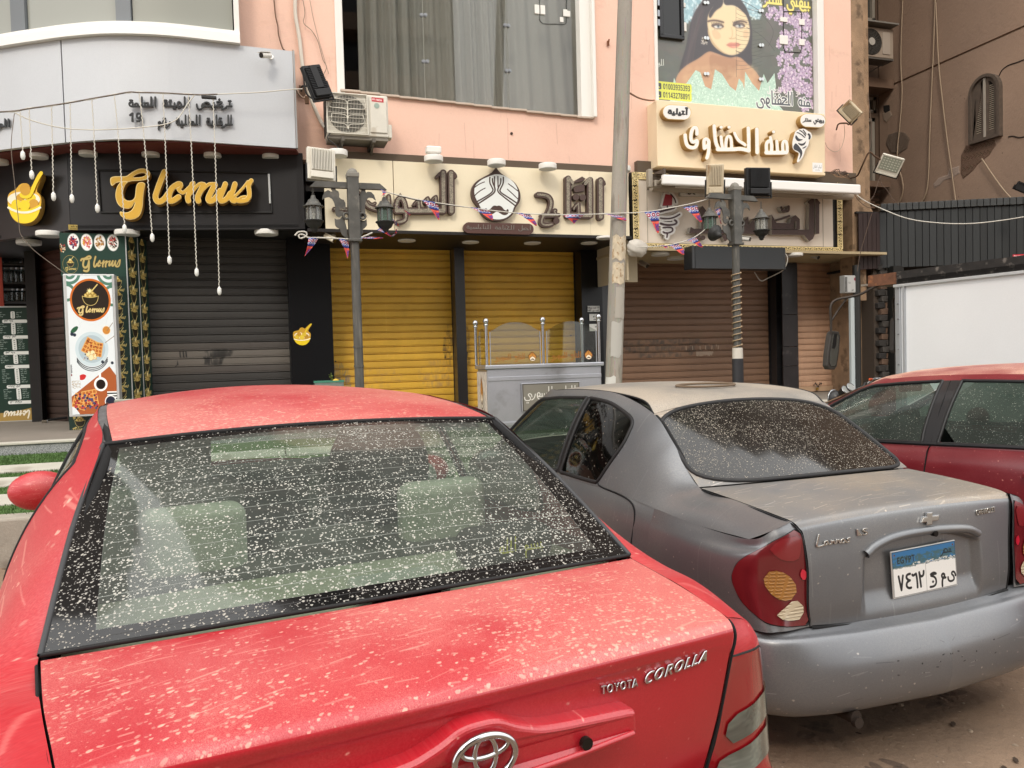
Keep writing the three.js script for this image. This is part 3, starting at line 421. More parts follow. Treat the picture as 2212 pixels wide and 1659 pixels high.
// ---- beauty sign: cream box with white letters on deep gold sides
const ZB = -10.2,mGoldSide = M(lin(.36,.22,.075),.45,{metalness:.35}),mFace = M(0xdedcd8,.5),mGoldEdge = M(lin(.6,.42,.16),.4,{metalness:.3});
const beauty = thing('shop_sign','cream box sign with white Arabic letters on gold sides above the white awning','shop sign');
{
const TL = onPlane('D',ZB)(75,52),BR = onPlane('D',ZB)(2085,945);const x0 = TL.x,x1 = 8.62,y0 = 4.36,y1 = 5.33;
mesh('box',rbox(x1 - x0,y1 - y0,.3,.012,(x0 + x1)/ 2,(y0 + y1)/ 2,ZB - .15),M(0xffffff,.55,{map:noiseTex(256,[222,204,172],.025,{f:3,grain:.01})}),beauty);
const dp = .11,letters = (list,bx,extra)=>{const d = (k)=>(x)=>{ribbons(x,list.map(([w,...p])=>[w + k,...p]));if (extra)extra(x,k);};raised(beauty,'letter',cut(d(4),'D',ZB + dp,{box:bx,res:.8}),ZB + dp,dp,mGoldEdge,mGoldSide);mesh('letter_face',cut(d(-7),'D',ZB + dp + .004,{box:bx,res:.8}).map((s)=>ext(s,.004).translate(0,0,ZB + dp)),mFace,beauty);};
letters([[46,562,470,568,395,520,385,492,450,485,540,520,575,560,545],[46,565,560,560,620,500,640,425,600,420,480]],[340,340,620,690]);
letters([[44,650,640,640,560,660,520,700,540,705,600,650,640],[46,700,560,705,650,695,720,680,755]],[590,480,750,800]);
letters([[46,768,370,775,520,800,620,830,655],[50,810,652,1000,655,1090,640,1180,668],[40,850,500,856,600,870,640],[40,905,640,905,520,950,485,975,540,975,640],[40,1012,455,1040,540,1130,590,1135,600],[46,1175,395,1182,520,1180,660]],[720,330,1230,710]);
letters([[48,1278,410,1282,690]],[1220,370,1320,730]);
letters([[44,1395,690,1385,600,1410,550,1450,560,1455,640,1450,690],[40,1440,510,1450,560],[50,1390,692,1510,695,1630,690],[40,1515,550,1525,680],[40,1590,690,1580,600,1600,545,1640,560,1640,680]],[1340,480,1690,740]);
for (const [a,b]of [[850,386],[945,386],[1478,442]])letters([[44,a,b,a + 2,b]],[a - 50,b - 50,a + 50,b + 50]);
const eb = [1680,390,1960,840],outl = [[1740,440],[1790,415],[1850,410],[1880,440],[1920,455],[1932,510],[1890,545],[1890,600],[1850,650],[1835,700],[1810,760],[1755,815],[1775,750],[1790,690],[1740,670],[1712,645],[1705,590],[1712,540],[1730,480]];
const emb = new THREE.Group();emb.name = 'head_emblem';beauty.add(emb);
raised(emb,'backing',cut((x)=>{closed(x,outl);x.fill();x.lineWidth = 14;x.stroke();},'D',ZB + dp,{box:eb,res:1}),ZB + dp,dp,mFace,mGoldSide);
mesh('profile',cut((x)=>{closed(x,[[1738,575],[1722,600],[1712,625],[1722,655],[1760,668],[1790,690],[1800,720],[1775,790],[1820,720],[1820,670],[1800,640],[1770,600]]);x.fill();closed(x,[[1740,480],[1735,520],[1770,560],[1840,530],[1780,530],[1755,490]]);x.fill();closed(x,[[1760,570],[1800,610],[1850,600],[1868,545],[1840,580],[1800,585]]);x.fill();closed(x,[[1810,640],[1850,640],[1880,600],[1850,620]]);x.fill();ribbons(x,[[10,1760,450,1800,460,1850,510],[10,1790,425,1830,440,1860,490],[10,1830,420,1850,440,1865,470],[22,1895,470,1918,490,1905,522]]);},'D',ZB + dp + .004,{box:eb,res:1}).map((s)=>ext(s,.004).translate(0,0,ZB + dp)),M(0x33343a,.5),emb);
const pill = (p,q,w,word,X,Y,h,lw)=>{const g = new THREE.Group();g.name = 'plate';beauty.add(g);const bx = [p[0]- w,p[1]- w,q[0]+ w,q[1]+ w],d = (k)=>(x)=>{x.lineWidth = w + k;x.beginPath();x.moveTo(...p);x.lineTo(...q);x.stroke();};
raised(g,'plate_body',cut(d(0),'D',ZB + .1,{box:bx,res:.7}),ZB + .1,.1,mGoldEdge,mGoldSide);mesh('plate_face',cut(d(-14),'D',ZB + .104,{box:bx,res:.7}).map((s)=>ext(s,.004).translate(0,0,ZB + .1)),mFace,g);
mesh('writing',cut((x)=>{x.save();x.translate(X,Y);x.rotate(.05);arab(x,word,0,0,h,lw,{align:'center',fit:word.length > 8?250:245});x.restore();},'D',ZB + .108,{box:bx,res:1.4}).map((s)=>ext(s,.003).translate(0,0,ZB + .105)),M(0x2b2b2e,.6),g);};
pill([240,205],[405,213],178,'أتيلية',325,228,66,.2);pill([1875,305],[2020,312],165,'بيوتي سنتر',1955,318,52,.17);
const sp = onPlane('D',ZB)(1998,868);mesh('sticker',quad(V(sp.x - .095,sp.y - .073,ZB + .003),V(sp.x + .095,sp.y - .073,ZB + .003),V(sp.x + .095,sp.y + .073,ZB + .003),V(sp.x - .095,sp.y + .073,ZB + .003)),M(0xffffff,.6,{map:ctex(256,200,(x,w,h)=>{x.fillStyle = '#dfe1e2';x.fillRect(0,0,w,h);x.strokeStyle = x.fillStyle = '#333';arab(x,'اسلام الحلاق',235,110,70,.08,{fit:215});arab(x,'٤٧٦٢٢٧٤٦',190,170,24,.1);})}),beauty);
}
// ---- third sign: panel in a gold fretwork frame
const third = thing('shop_sign','cream shop sign framed with gold fretwork behind the right lantern post','shop sign');
{
const z = -10.3,e = onPlane('E',z),x0 = e(70,300).x,x1 = e(2040,300).x,y0 = 3.17,y1 = 4.28;
mesh('panel',box(e(1955,300).x - e(120,300).x,y1 - y0 - .1,.05,(e(1955,300).x + e(120,300).x)/ 2,(y0 + y1)/ 2 + .03,z - .03),M(0xffffff,.55,{map:noiseTex(256,[218,206,190],.03,{f:3,grain:.01})}),third);
mesh('joint',[box(.006,1,.004,e(210,400).x,3.75,z - .003),box(.006,1,.004,e(1862,400).x,3.75,z - .003)],M(0x8a8174,.7),third);
mesh('side',[box(.1,1.1,.06,e(90,300).x,3.73,z - .05),box(.16,1.1,.06,e(1985,300).x,3.73,z - .06),box(x1 - x0,.12,.06,(x0 + x1)/ 2,3.19,z - .05)],M(0x15120e,.6),third);
const tile = shapes((x)=>{x.fillRect(0,0,120,8);x.fillRect(0,52,120,8);for (const k of [0,60]){x.lineWidth = 5.5;const s = k?-1:1;x.save();x.translate(k + 30,30);x.scale(1,s);x.beginPath();x.moveTo(-30,20);x.quadraticCurveTo(-10,24,0,4);x.quadraticCurveTo(8,-18,22,-14);x.quadraticCurveTo(32,-8,24,2);x.quadraticCurveTo(16,6,14,-2);x.stroke();x.beginPath();x.moveTo(-4,12);x.quadraticCurveTo(-18,8,-22,-6);x.quadraticCurveTo(-20,-18,-10,-14);x.quadraticCurveTo(-4,-8,-12,-4);x.stroke();x.beginPath();x.moveTo(4,-6);x.quadraticCurveTo(-2,-20,4,-26);x.moveTo(10,8);x.quadraticCurveTo(20,14,30,22);x.stroke();x.beginPath();x.ellipse(-14,-24,5,4,0,0,7);x.ellipse(16,20,5,4,0,0,7);x.fill();x.restore();}},120,60,1,.5);
const tg = mergeGeometries(tile.map((s)=>clean(ext(s,.4)))),sc = .1 / 60;tg.scale(sc,sc,.03);// 0.2 x 0.1 m,12 mm thick
const mGold = M(lin(.78,.62,.3),.4,{metalness:.15}),row = (n,f)=>{const a = [];for (let i = 0;i < n;i++)a.push(f(tg.clone(),i));return merge(a);};
const nH = Math.floor((x1 - x0)/ .2),nV = 5,sx = (x1 - x0)/ (nH * .2);
mesh('fretwork',row(nH,(g,i)=>g.scale(sx,1,1).translate(x0 + i * .2 * sx,y0 - .03,z)),mGold,third);
mesh('fretwork',row(3,(g,i)=>g.translate(x0 + i * .2,y1 - .1,z)),mGold,third);
for (const X of [x0 + .1,x1])mesh('fretwork',row(nV,(g,i)=>g.rotateZ(Math.PI / 2).translate(X,y0 + .07 + i * .21,z)),mGold,third);
const zl = z + .08,mLet = M(0xffffff,.6,{map:noiseTex(128,[72,52,46],.2,{f:20,grain:.15,rep:[4,4]})}),mRet = M(0xa8a39a,.6);
const L = (draw,bx)=>raised(third,'letter',cut(draw,'E',zl,{box:bx,res:.7}),zl,.09,mLet,mRet);
L((x)=>{poly(x,[[1790,225],[1840,290],[1828,300],[1828,578],[1796,578],[1792,300]]);x.fill();},[1770,200,1860,600]);
L((x)=>{poly(x,[[1775,225],[1782,590],[1770,625],[1735,650],[1685,590],[1380,585],[1380,540],[1728,540],[1735,300],[1715,280]]);x.fill();},[1360,200,1800,670]);
L((x)=>{poly(x,[[1380,395],[1425,475],[1555,480],[1560,430],[1605,402],[1645,440],[1645,535],[1380,535]]);x.fill();erase(x,()=>{poly(x,[[1590,460],[1612,460],[1612,530],[1590,530]]);x.fill();});},[1360,380,1670,550]);
L((x)=>{poly(x,[[1090,430],[1110,470],[1160,415],[1165,500],[1215,430],[1225,530],[1350,540],[1350,580],[900,580],[900,540],[1060,540]]);x.fill();},[880,400,1370,600]);
L((x)=>{poly(x,[[620,515],[650,530],[720,530],[715,400],[690,360],[730,315],[765,360],[760,400],[760,530],[890,530],[890,575],[600,575]]);x.fill();},[580,300,910,590]);
L((x)=>ribbons(x,[[22,1470,330,1480,370,1510,360,1510,335,1515,370,1545,360,1540,320],[20,1440,445,1490,435,1545,410]]),[1420,300,1570,470]);
L((x)=>{poly(x,[[905,590],[960,590],[960,640],[940,650]]);x.fill();x.beginPath();x.arc(690,610,24,0,7);x.fill();x.beginPath();x.arc(735,615,22,0,7);x.fill();},[650,570,980,665]);
const emb = new THREE.Group();emb.name = 'hat_emblem';third.add(emb);const eb = [300,170,540,660],ze = z + .06;
const call = (k)=>(x)=>ribbons(x,[[10,400,315,400,340],[18,330,370,390,355,460,335],[14,335,430,400,440,480,420,515,395],[18,335,480,390,500,480,490,490,460,470,450],[14,360,520,400,515,450,520,450,560,380,575,360,560],[12,400,575,395,610],[10,430,205,470,240,478,285]].map(([w,...p])=>[w + k,...p]));
raised(emb,'backing',cut((x)=>{call(36)(x);poly(x,[[375,205],[445,212],[450,320],[350,320]]);x.fill();x.lineWidth = 30;x.stroke();},'E',ze,{box:eb,res:1}),ze,.05,mFace,mRet);
mesh('hat',cut((x)=>{poly(x,[[380,205],[446,215],[442,312],[352,316]]);x.fill();},'E',ze + .004,{box:eb,res:1}).map((s)=>ext(s,.004).translate(0,0,ze)),M(lin(.3,.012,.02),.5),emb);
mesh('calligraphy',cut(call(0),'E',ze + .008,{box:eb,res:1}).map((s)=>ext(s,.004).translate(0,0,ze + .004)),M(lin(.05,.02,.025),.5),emb);
const pg = new THREE.Group();pg.name = 'plate';third.add(pg);const pz = z + .05;
raised(pg,'plate_body',cut((x)=>{x.beginPath();x.roundRect(520,120,440,104,16);x.fill();},'E',pz,{box:[500,100,980,240],res:.8}),pz,.05,mFace,mRet);
mesh('writing',cut((x)=>arab(x,'الحلويات السورية',955,192,42,.22,{fit:395}),'E',pz + .004,{box:[500,100,980,240],res:1.6}).map((s)=>ext(s,.004).translate(0,0,pz)),M(0x2a1d1a,.6),pg);
}
// ---------------------------------------------------------------- roller shutters: every slat a part
const emboss = (()=>{const t = ctex(256,128,(x,w,h)=>{x.fillStyle = '#808080';x.fillRect(0,0,w,h);for (let j = 0;j < 9;j++)for (let i = 0;i < 20;i++){x.fillStyle = '#b0b0b0';x.beginPath();x.arc(i * 13 + (j % 2)* 6,24 + j * 10,3.4,0,7);x.fill();}x.strokeStyle = '#e8e8e8';x.lineWidth = 4;for (const X of [64,192])for (const s of [-1,1]){x.beginPath();x.moveTo(X,64);x.quadraticCurveTo(X + s * 26,40,X + s * 30,64);x.quadraticCurveTo(X + s * 26,88,X,64);x.stroke();}},{srgb:false});t.wrapS = t.wrapT = THREE.RepeatWrapping;return t;})();
function slatGeo(w,h){// profile across the height,swept along x
const pr = [[0,-.012],[.03,-.012],[.05,.004],[.12,.0065],[.17,.004],[.185,-.008],[.205,-.008],[.22,.003],[.26,.004],[.6,.0055],[.93,.004],[.955,-.004],[.975,-.013],[1,-.013]];
const g = new THREE.PlaneGeometry(w,h,1,pr.length - 1),p = g.attributes.position;for (let i = 0;i < p.count;i++){const k = Math.floor(i / 2),q = pr[pr.length - 1 - k];p.setY(i,(q[0]- .5)* h);p.setZ(i,q[1]);}const n = g.toNonIndexed();n.computeVertexNormals();return n;
}
function shutter(name,label,x0,x1,y0,y1,z,pitch,base,paint,{turn = 0,rough = .55,embossed = true,group}={}){
const w = x1 - x0,n = Math.ceil((y1 - y0)/ pitch),t = thing(name,label,'shutter',[(x0 + x1)/ 2,y0,z],group);t.rotation.y = turn;
const H = n * pitch,cw = 1024,ch = 512,map = ctex(cw,ch,(x)=>{
const im = x.createImageData(cw,ch),d = im.data;for (let j = 0;j < ch;j++)for (let i = 0;i < cw;i++){const k = (j * cw + i)* 4,u = i / cw,v = j / ch,m = 1 + (fbm(u,v,5,5)- .5)* .16 + (rnd()- .5)* .05 + (vnoise(u * 3,v * n,64)- .5)* .06;for (let c = 0;c < 3;c++)d[k + c]= clamp(base[c]* m,0,255);d[k + 3]= 255;}x.putImageData(im,0,0);
if (paint){x.scale(1,.5);paint(x,cw,ch * 2,n);}
});
const m = M(0xffffff,rough,{map,...(embossed?{bumpMap:(()=>{const e = emboss.clone();e.repeat.set(w / .34,n);e.needsUpdate = true;return e;})(),bumpScale:.0035}:{})});
for (let i = 0;i < n;i++){const g = slatGeo(w,pitch),uv = g.attributes.uv;for (let k = 0;k < uv.count;k++)uv.setY(k,(i + uv.getY(k))/ n);const s = mesh('slat',g,m,t);s.position.y = (i + .5)* pitch;}
mesh('backing',box(w,H,.01,0,H / 2,-.03),mDarkVoid,t);
mesh('guide_rail',[box(.035,H,.05,-w / 2 - .017,H / 2,.0),box(.035,H,.05,w / 2 + .017,H / 2,.0)],mBlackMetal,t);
return t;
}
const yellowPaint = (k)=>(x,w,h,n)=>{
for (let i = 0;i < n;i++){const y = i * h / n;for (let q = 0;q < 9;q++)if (rnd()< .5){x.fillStyle = `rgba(58,48,42,${rr(.3, .7)})`;x.fillRect(rr(0,w),y + h / n * .94,rr(4,46),h / n * .06);}x.fillStyle = 'rgba(96,62,28,.3)';x.fillRect(0,y + h / n * .76,w,h / n * .05);if (rnd()< .4){x.fillStyle = `rgba(120,84,30,${rr(.04, .12)})`;x.fillRect(0,y,w,h / n);}}
const row = (i)=>h * i / n;
if (k){stain(x,60,row(19.5),90,row(2.4),'#8d7c78',.5,260);stain(x,330,row(19.2),260,row(1.4),'#b08a62',.22,260);stain(x,880,row(19),160,row(2),'#9c7a5c',.3,240);stain(x,30,row(20.5),30,row(2),'#453a34',.3,90);stain(x,985,row(15),40,row(3),'#5c4630',.35,120);}else{stain(x,30,row(15),40,row(3),'#5c4630',.3,90);}
x.strokeStyle = 'rgba(235,205,140,.5)';x.lineWidth = 2.4;x.setLineDash([9,14]);x.beginPath();x.moveTo(k?452:130,row(1));x.lineTo(k?460:136,row(17));x.stroke();x.setLineDash([]);
for (const [u,v]of k?[[955,16.5],[950,14.9],[30,16.6]]:[[28,16.2],[985,13.8]]){x.fillStyle = '#3a2a14';x.beginPath();x.ellipse(u,row(v),8,9,0,0,7);x.fill();}
};
const zY = -11.7,pY = .1085;
shutter('roller_shutter','yellow roller shutter behind the left lantern post, with a grimy lower edge',.965,2.81,PLY,3.36,zY,pY,[214,168,54],yellowPaint(1),{group:'yellow roller shutters'});
shutter('roller_shutter','yellow roller shutter partly behind the glass topped steel counter',2.98,4.87,PLY,3.36,zY,pY,[212,165,52],yellowPaint(0),{group:'yellow roller shutters'});
shutter('roller_shutter','black roller shutter with a dusty wiped band under the gold lettered fascia',-1.62,.36,PLY,3.36,-11.5,.1085,[50,48,46],(x,w,h,n)=>{const row = (i)=>h * i / n;x.fillStyle = 'rgba(124,116,106,.62)';x.fillRect(0,row(15),w,row(1));x.fillRect(0,row(16),w,row(1));x.fillStyle = 'rgba(98,90,82,.45)';x.fillRect(0,row(14),w,row(.95));x.fillRect(0,row(17),w,row(.9));stain(x,500,row(15.8),70,row(1.2),'#1d1b19',.6,140);stain(x,560,row(15.2),60,row(.5),'#1d1b19',.6,80);x.strokeStyle = '#1b1918';x.lineWidth = 9;for (const X of [272,294,312]){x.beginPath();x.moveTo(X,row(15.1));x.lineTo(X + 8,row(15.7));x.stroke();}x.beginPath();x.moveTo(240,row(16.9));x.lineTo(258,row(16.3));x.stroke();specks(x,w,h,500,['#8a847c','#14120f'],.1,.4,.6,2);});
const brownPaint = (x,w,h,n)=>{const row = (i)=>h * i / n;stain(x,330,row(13.2),330,row(1.3),'#3a342f',.45,420);stain(x,560,row(12.8),480,row(2.4),'#7a6748',.2,420);x.strokeStyle = 'rgba(206,194,176,.7)';x.lineWidth = 4;for (let i = 0;i < 18;i++){const X = 460 + i * 14 + rr(-4,4),Y = row(13 + (i % 3)* .25);x.beginPath();x.moveTo(X,Y);x.lineTo(X + rr(-7,7),Y + rr(6,18));x.stroke();}for (let i = 0;i < 16;i++){const X = 540 + i * 7;x.beginPath();x.moveTo(X,row(14.15));x.lineTo(X,row(14.15)+ rr(6,16));x.stroke();}specks(x,w,h,900,['#c9a888','#2c1a12'],.1,.4,.6,2.4);};
shutter('roller_shutter','wide brown roller shutter with scorched slats behind the right lantern post',5.5,8.6,PLY,3.12,zY,.112,[124,94,72],brownPaint);
const sR = shutter('roller_shutter','narrow light brown roller shutter with a padlock at its foot',8.97,9.82,.93,3.2,-11.4,.1085,[178,142,116],(x,w,h,n)=>{specks(x,w,h,1500,['#d8b9a0','#8a5d45','#e0cab8'],.15,.55,.6,3.4);for (let i = 0;i < 90;i++){x.fillStyle = `rgba(216,192,172,${rr(.1, .4)})`;x.fillRect(rr(0,w),rr(0,h),rr(2,5),rr(10,60));}stain(x,500,h * .97,520,h * .04,'#c8a98a',.4,200);},{embossed:false});
mesh('bottom_rail',box(.9,.09,.05,0,-.03,.01),M(0xa88a6e,.7),sR);
{const p = c7(1133,985,-11.33),t = thing('padlock','small brass padlock on a chain under the light brown shutter','padlock',[p.x,p.y,p.z]);mesh('lock_body',rbox(.045,.05,.025,.006,0,0,0),M(0x9a7a3a,.4,{metalness:.7}),t);mesh('shackle',at(new THREE.TorusGeometry(.018,.005,6,14,Math.PI),0,.026,0),mSteel,t);const ch = [];for (let i = 0;i < 11;i++)ch.push(at(new THREE.TorusGeometry(.014,.0045,5,10),-.07 + i * .016,.07 + .03 * Math.sin(i * .9),.005 * (i % 2),i % 2?1.2:.2,i * .7));mesh('chain',ch,M(0x3a352f,.6,{metalness:.5}),t);}
// ---------------------------------------------------------------- pillars, soffits, side walls of the shopfronts (parts of the pink building)
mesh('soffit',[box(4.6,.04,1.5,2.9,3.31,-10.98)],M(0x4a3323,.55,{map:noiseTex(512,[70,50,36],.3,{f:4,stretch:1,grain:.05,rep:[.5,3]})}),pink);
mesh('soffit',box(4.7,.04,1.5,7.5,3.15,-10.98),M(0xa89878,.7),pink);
mesh('side_panel',[box(.03,.6,1.3,5.18,3.0,-11.0),box(.36,.5,.06,5.28,2.95,-10.62)],M(0xb5a78c,.7),pink);
const mPillar = M(0x0d0f12,.3,{specularIntensity:.6});
mesh('pillar',box(.59,2.56,.5,.665,2.08,-11.52),mPillar,pink);mesh('pillar',box(.155,2.5,.3,2.894,2.06,-11.6),mBlackPanel,pink);mesh('pillar',box(.36,2.5,.5,5.06,2.06,-11.65),mPillar,pink);mesh('pillar',box(.22,2.4,.3,5.33,2.0,-11.62),mBlackPanel,pink);
mesh('pillar',box(.26,2.4,.5,8.75,2.0,-11.74),mBlackPanel,pink);
{const g = [];const hs = [.84,1.32,1.66,2.22,3.12];for (let i = 0;i < 4;i++)mesh('tile',rbox(.32,hs[i + 1]- hs[i]- .006,.03,.004,8.8,(hs[i]+ hs[i + 1])/ 2,-11.36),M(0xffffff,.35,{map:noiseTex(256,[34,30,32],.3,{f:5,grain:.1,tint:[120,112,108],tcut:.66,tamt:.5,tf:9,rep:[1,1]})}),pink);}
mesh('rough_edge',(()=>{const g = new THREE.BoxGeometry(.2,3.4,.5,4,60,4),p = g.attributes.position;for (let i = 0;i < p.count;i++){const n = fbm(p.getX(i)* .4 + .5,p.getY(i)* .2 + .5,16,4)- .5;p.setX(i,p.getX(i)+ n * .12);p.setZ(i,p.getZ(i)+ (fbm(p.getY(i)* .3 + .2,p.getX(i)+ .4,16,3)- .5)* .16);}g.translate(10.02,2.5,-11.1);g.computeVertexNormals();return metric(g);})(),mStoneTrim,pink);
mesh('lintel',[box(4.4,.09,.3,2.95,4.3,-10.42),box(4.0,.2,.2,7.4,4.38,-10.5)],M(0x55483a,.8),pink);
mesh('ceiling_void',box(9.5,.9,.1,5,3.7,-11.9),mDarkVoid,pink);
{const z = -11.262,p0 = onPlane('g',z)(1585,930),p1 = onPlane('g',z)(1785,1145),t = thing('wall_decal','yellow bowl and spoon decal on the black pillar','decal');
mesh('print',quad(V(p0.x,p1.y,z),V(p1.x,p1.y,z),V(p1.x,p0.y,z),V(p0.x,p0.y,z)),M(0xffffff,.4,{alphaTest:.5,map:ctex(256,275,(x)=>{x.translate(-1585 * 1.28,-930 * 1.28);x.scale(1.28,1.28);x.fillStyle = '#c79a2c';closed(x,[[1588,1030],[1600,1005],[1650,1000],[1660,975],[1690,970],[1705,990],[1740,955],[1770,935],[1780,945],[1765,965],[1735,1005],[1765,1025],[1765,1060],[1740,1115],[1680,1140],[1620,1120],[1592,1075]]);x.fill();x.fillStyle = '#efe3cc';x.beginPath();x.ellipse(1677,1045,74,30,0,0,7);x.fill();for (const [a,b,r,c]of [[1632,1055,22,'#d9b832'],[1677,1062,23,'#e3c63c'],[1722,1058,22,'#b98a2a'],[1700,1035,22,'#d9b832'],[1650,1035,20,'#c4922c']]){x.fillStyle = c;x.beginPath();x.arc(a,b,r,0,7);x.fill();}x.fillStyle = '#e7c81e';x.beginPath();x.moveTo(1594,1070);x.quadraticCurveTo(1677,1100,1762,1068);x.quadraticCurveTo(1740,1138,1677,1138);x.quadraticCurveTo(1612,1134,1594,1070);x.fill();x.strokeStyle = '#f3ead6';x.lineWidth = 8;x.beginPath();x.moveTo(1596,1078);x.quadraticCurveTo(1677,1106,1760,1076);x.stroke();x.strokeStyle = '#e2c430';x.lineWidth = 14;x.lineCap = 'round';x.beginPath();x.moveTo(1772,943);x.quadraticCurveTo(1740,965,1712,1015);x.stroke();x.fillStyle = '#c99a2c';x.beginPath();x.arc(1686,1000,25,0,7);x.fill();})}),t);}
// ---------------------------------------------------------------- ceiling lamps: flat white discs
function disc(label,group,p,r = .13,h = .055){
const t = thing('ceiling_lamp',label,'lamp',[p.x,p.y,p.z],group);
mesh('housing',lathe([[0,h],[r * .96,h],[r,h * .9],[r,h * .25],[r * .97,0]]),mWhite,t);mesh('diffuser',lathe([[0,-.004],[r * .9,-.003],[r * .97,0.001]]),M(0xc6c7c6,.45),t);return t;
}
const pos = ['leftmost','second','third','fourth','fifth','sixth'];
[[-2,1062],[255,1025],[573,1010],[978,1017],[1378,1021],[1755,1029]].forEach(([x,y],i)=>disc(`${pos[i]} small round lamp in the row above the gold script letters`,'round lamps under the silver cladding',PY(x * .3335,y * .3335,FY1 - .07),.105,.05));
[[190,1585,'left above the menu board'],[320,1532,'left of the round food pictures'],[825,1524,'over the printed pillar'],[1727,1522,'at the right end of the fascia soffit']].forEach(([x,y,w])=>disc(`round white ceiling lamp under the black fascia, ${w}`,'ceiling lamps under the black fascia',PY(x * .3335,y * .3335,FY0 - .05),.15,.06));
[[245,1000,'behind the air conditioner'],[866,1036,'with a white box on top'],[1273,1062,'over the turban emblem'],[1604,1086,'left of the tall grey pole'],[2085,1103,'half hidden by the tall grey pole']].forEach(([x,y,w],i)=>{const p = c2(x,y,-10.08);p.y -= .025;const d = disc(`white drum lamp on top of the cream sign, ${w}`,'drum lamps on top of the cream sign',p,.125,.072);mesh('arm',box(.05,.03,.3,0,.06,-.16),mWhite,d);if (i === 1)mesh('control_box',rbox(.2,.09,.12,.02,0,.15,0),mWhite,d);});
[[692,268,'behind the left lantern post'],[1105,278,'over the black middle post'],[1505,284,'over the steel counter'],[1872,284,'at the black pillar'],[1975,252,'beside the tall pole']].forEach(([x,y,w])=>disc(`recessed lamp under the cream sign, ${w}`,'recessed lamps under the cream sign',PY(648 + x * .3335,432 + y * .3335,3.275),.125,.03));
[[315,290],[395,311],[1010,294]].forEach(([x,y],i)=>disc(`lamp under the gold framed sign, ${['left', 'middle, below a hanging flag', 'right, behind the black heater'][i]}`,'lamps under the gold framed sign',PY(1296 + x * .4141,432 + y * .4141,3.09),.14,.045));
// ---------------------------------------------------------------- printed pillar, light box, menu board, jars and the angled shutter of the dessert shop
const scriptLogo = (x,X,Y,s,col,edge)=>{x.save();x.translate(X,Y);x.scale(s,s);x.translate(-1040,-400);x.lineCap = x.lineJoin = 'round';const run = (k,c)=>{x.strokeStyle = c;ribbons(x,[[66,215,280,230,225,380,225,520,130,620,130,640,190,540,230,300,235],[74,340,270,285,390,310,520,400,540,500,470,545,300],[74,545,300,540,480,510,640,400,670,320,640],[66,832,145,740,380,755,510,830,480,880,400],[66,1000,290,900,400,930,500,1000,445],[36,1000,290,1035,330,1000,370,1080,390,1180,275],[62,1165,290,1105,450,1120,490],[40,1150,400,1230,290,1300,300],[64,1300,300,1220,460,1240,490],[40,1260,400,1330,300,1440,300],[64,1435,300,1350,480,1480,420,1560,290],[60,1560,290,1490,470,1590,460,1675,290],[60,1675,290,1625,450,1690,480],[40,1690,480,1830,260],[52,1870,250,1850,380,1800,495,1700,490]].map(([w,...p])=>[w + k,...p]));};if (edge)run(34,edge);run(0,col);x.restore();};
const bowlLogo = (x,X,Y,s)=>{x.save();x.translate(X,Y);x.scale(s,s);x.strokeStyle = '#d9c27a';x.lineWidth = 3;for (const [a,b,r]of [[-26,-6,14],[0,-2,15],[26,-6,14],[0,-30,16],[-14,-18,12],[16,-18,12]]){const g = x.createRadialGradient(a - 4,b - 5,1,a,b,r);g.addColorStop(0,'#f2dc90');g.addColorStop(1,'#8a6a26');x.fillStyle = g;x.beginPath();x.arc(a,b,r,0,7);x.fill();}x.fillStyle = '#2a2415';x.beginPath();x.moveTo(-50,-4);x.quadraticCurveTo(0,14,50,-4);x.quadraticCurveTo(44,50,0,52);x.quadraticCurveTo(-44,50,-50,-4);x.fill();x.stroke();x.lineWidth = 7;x.beginPath();x.moveTo(8,-30);x.lineTo(48,-74);x.stroke();x.fillStyle = '#fff0b0';x.beginPath();for (let i = 0;i < 16;i++){const r = i % 2?6:20,t = i / 16 * 6.283;x.lineTo(-4 + Math.cos(t)* r,-34 + Math.sin(t)* r);}x.fill();x.restore();};
const greenPrint = (w,h,n,cols)=>ctex(w,h,(x)=>{x.fillStyle = '#17312a';x.fillRect(0,0,w,h);for (let i = 0;i < n;i++)for (let c = 0;c < cols;c++){const X = (c + .5)* w / cols,Y = (i + .45)* h / n,s = w / cols / 150;bowlLogo(x,X,Y - 8 * s,s * .72);scriptLogo(x,X,Y + 46 * s,s * .062,'#c8b06a');}});
const ZP = -10.95;
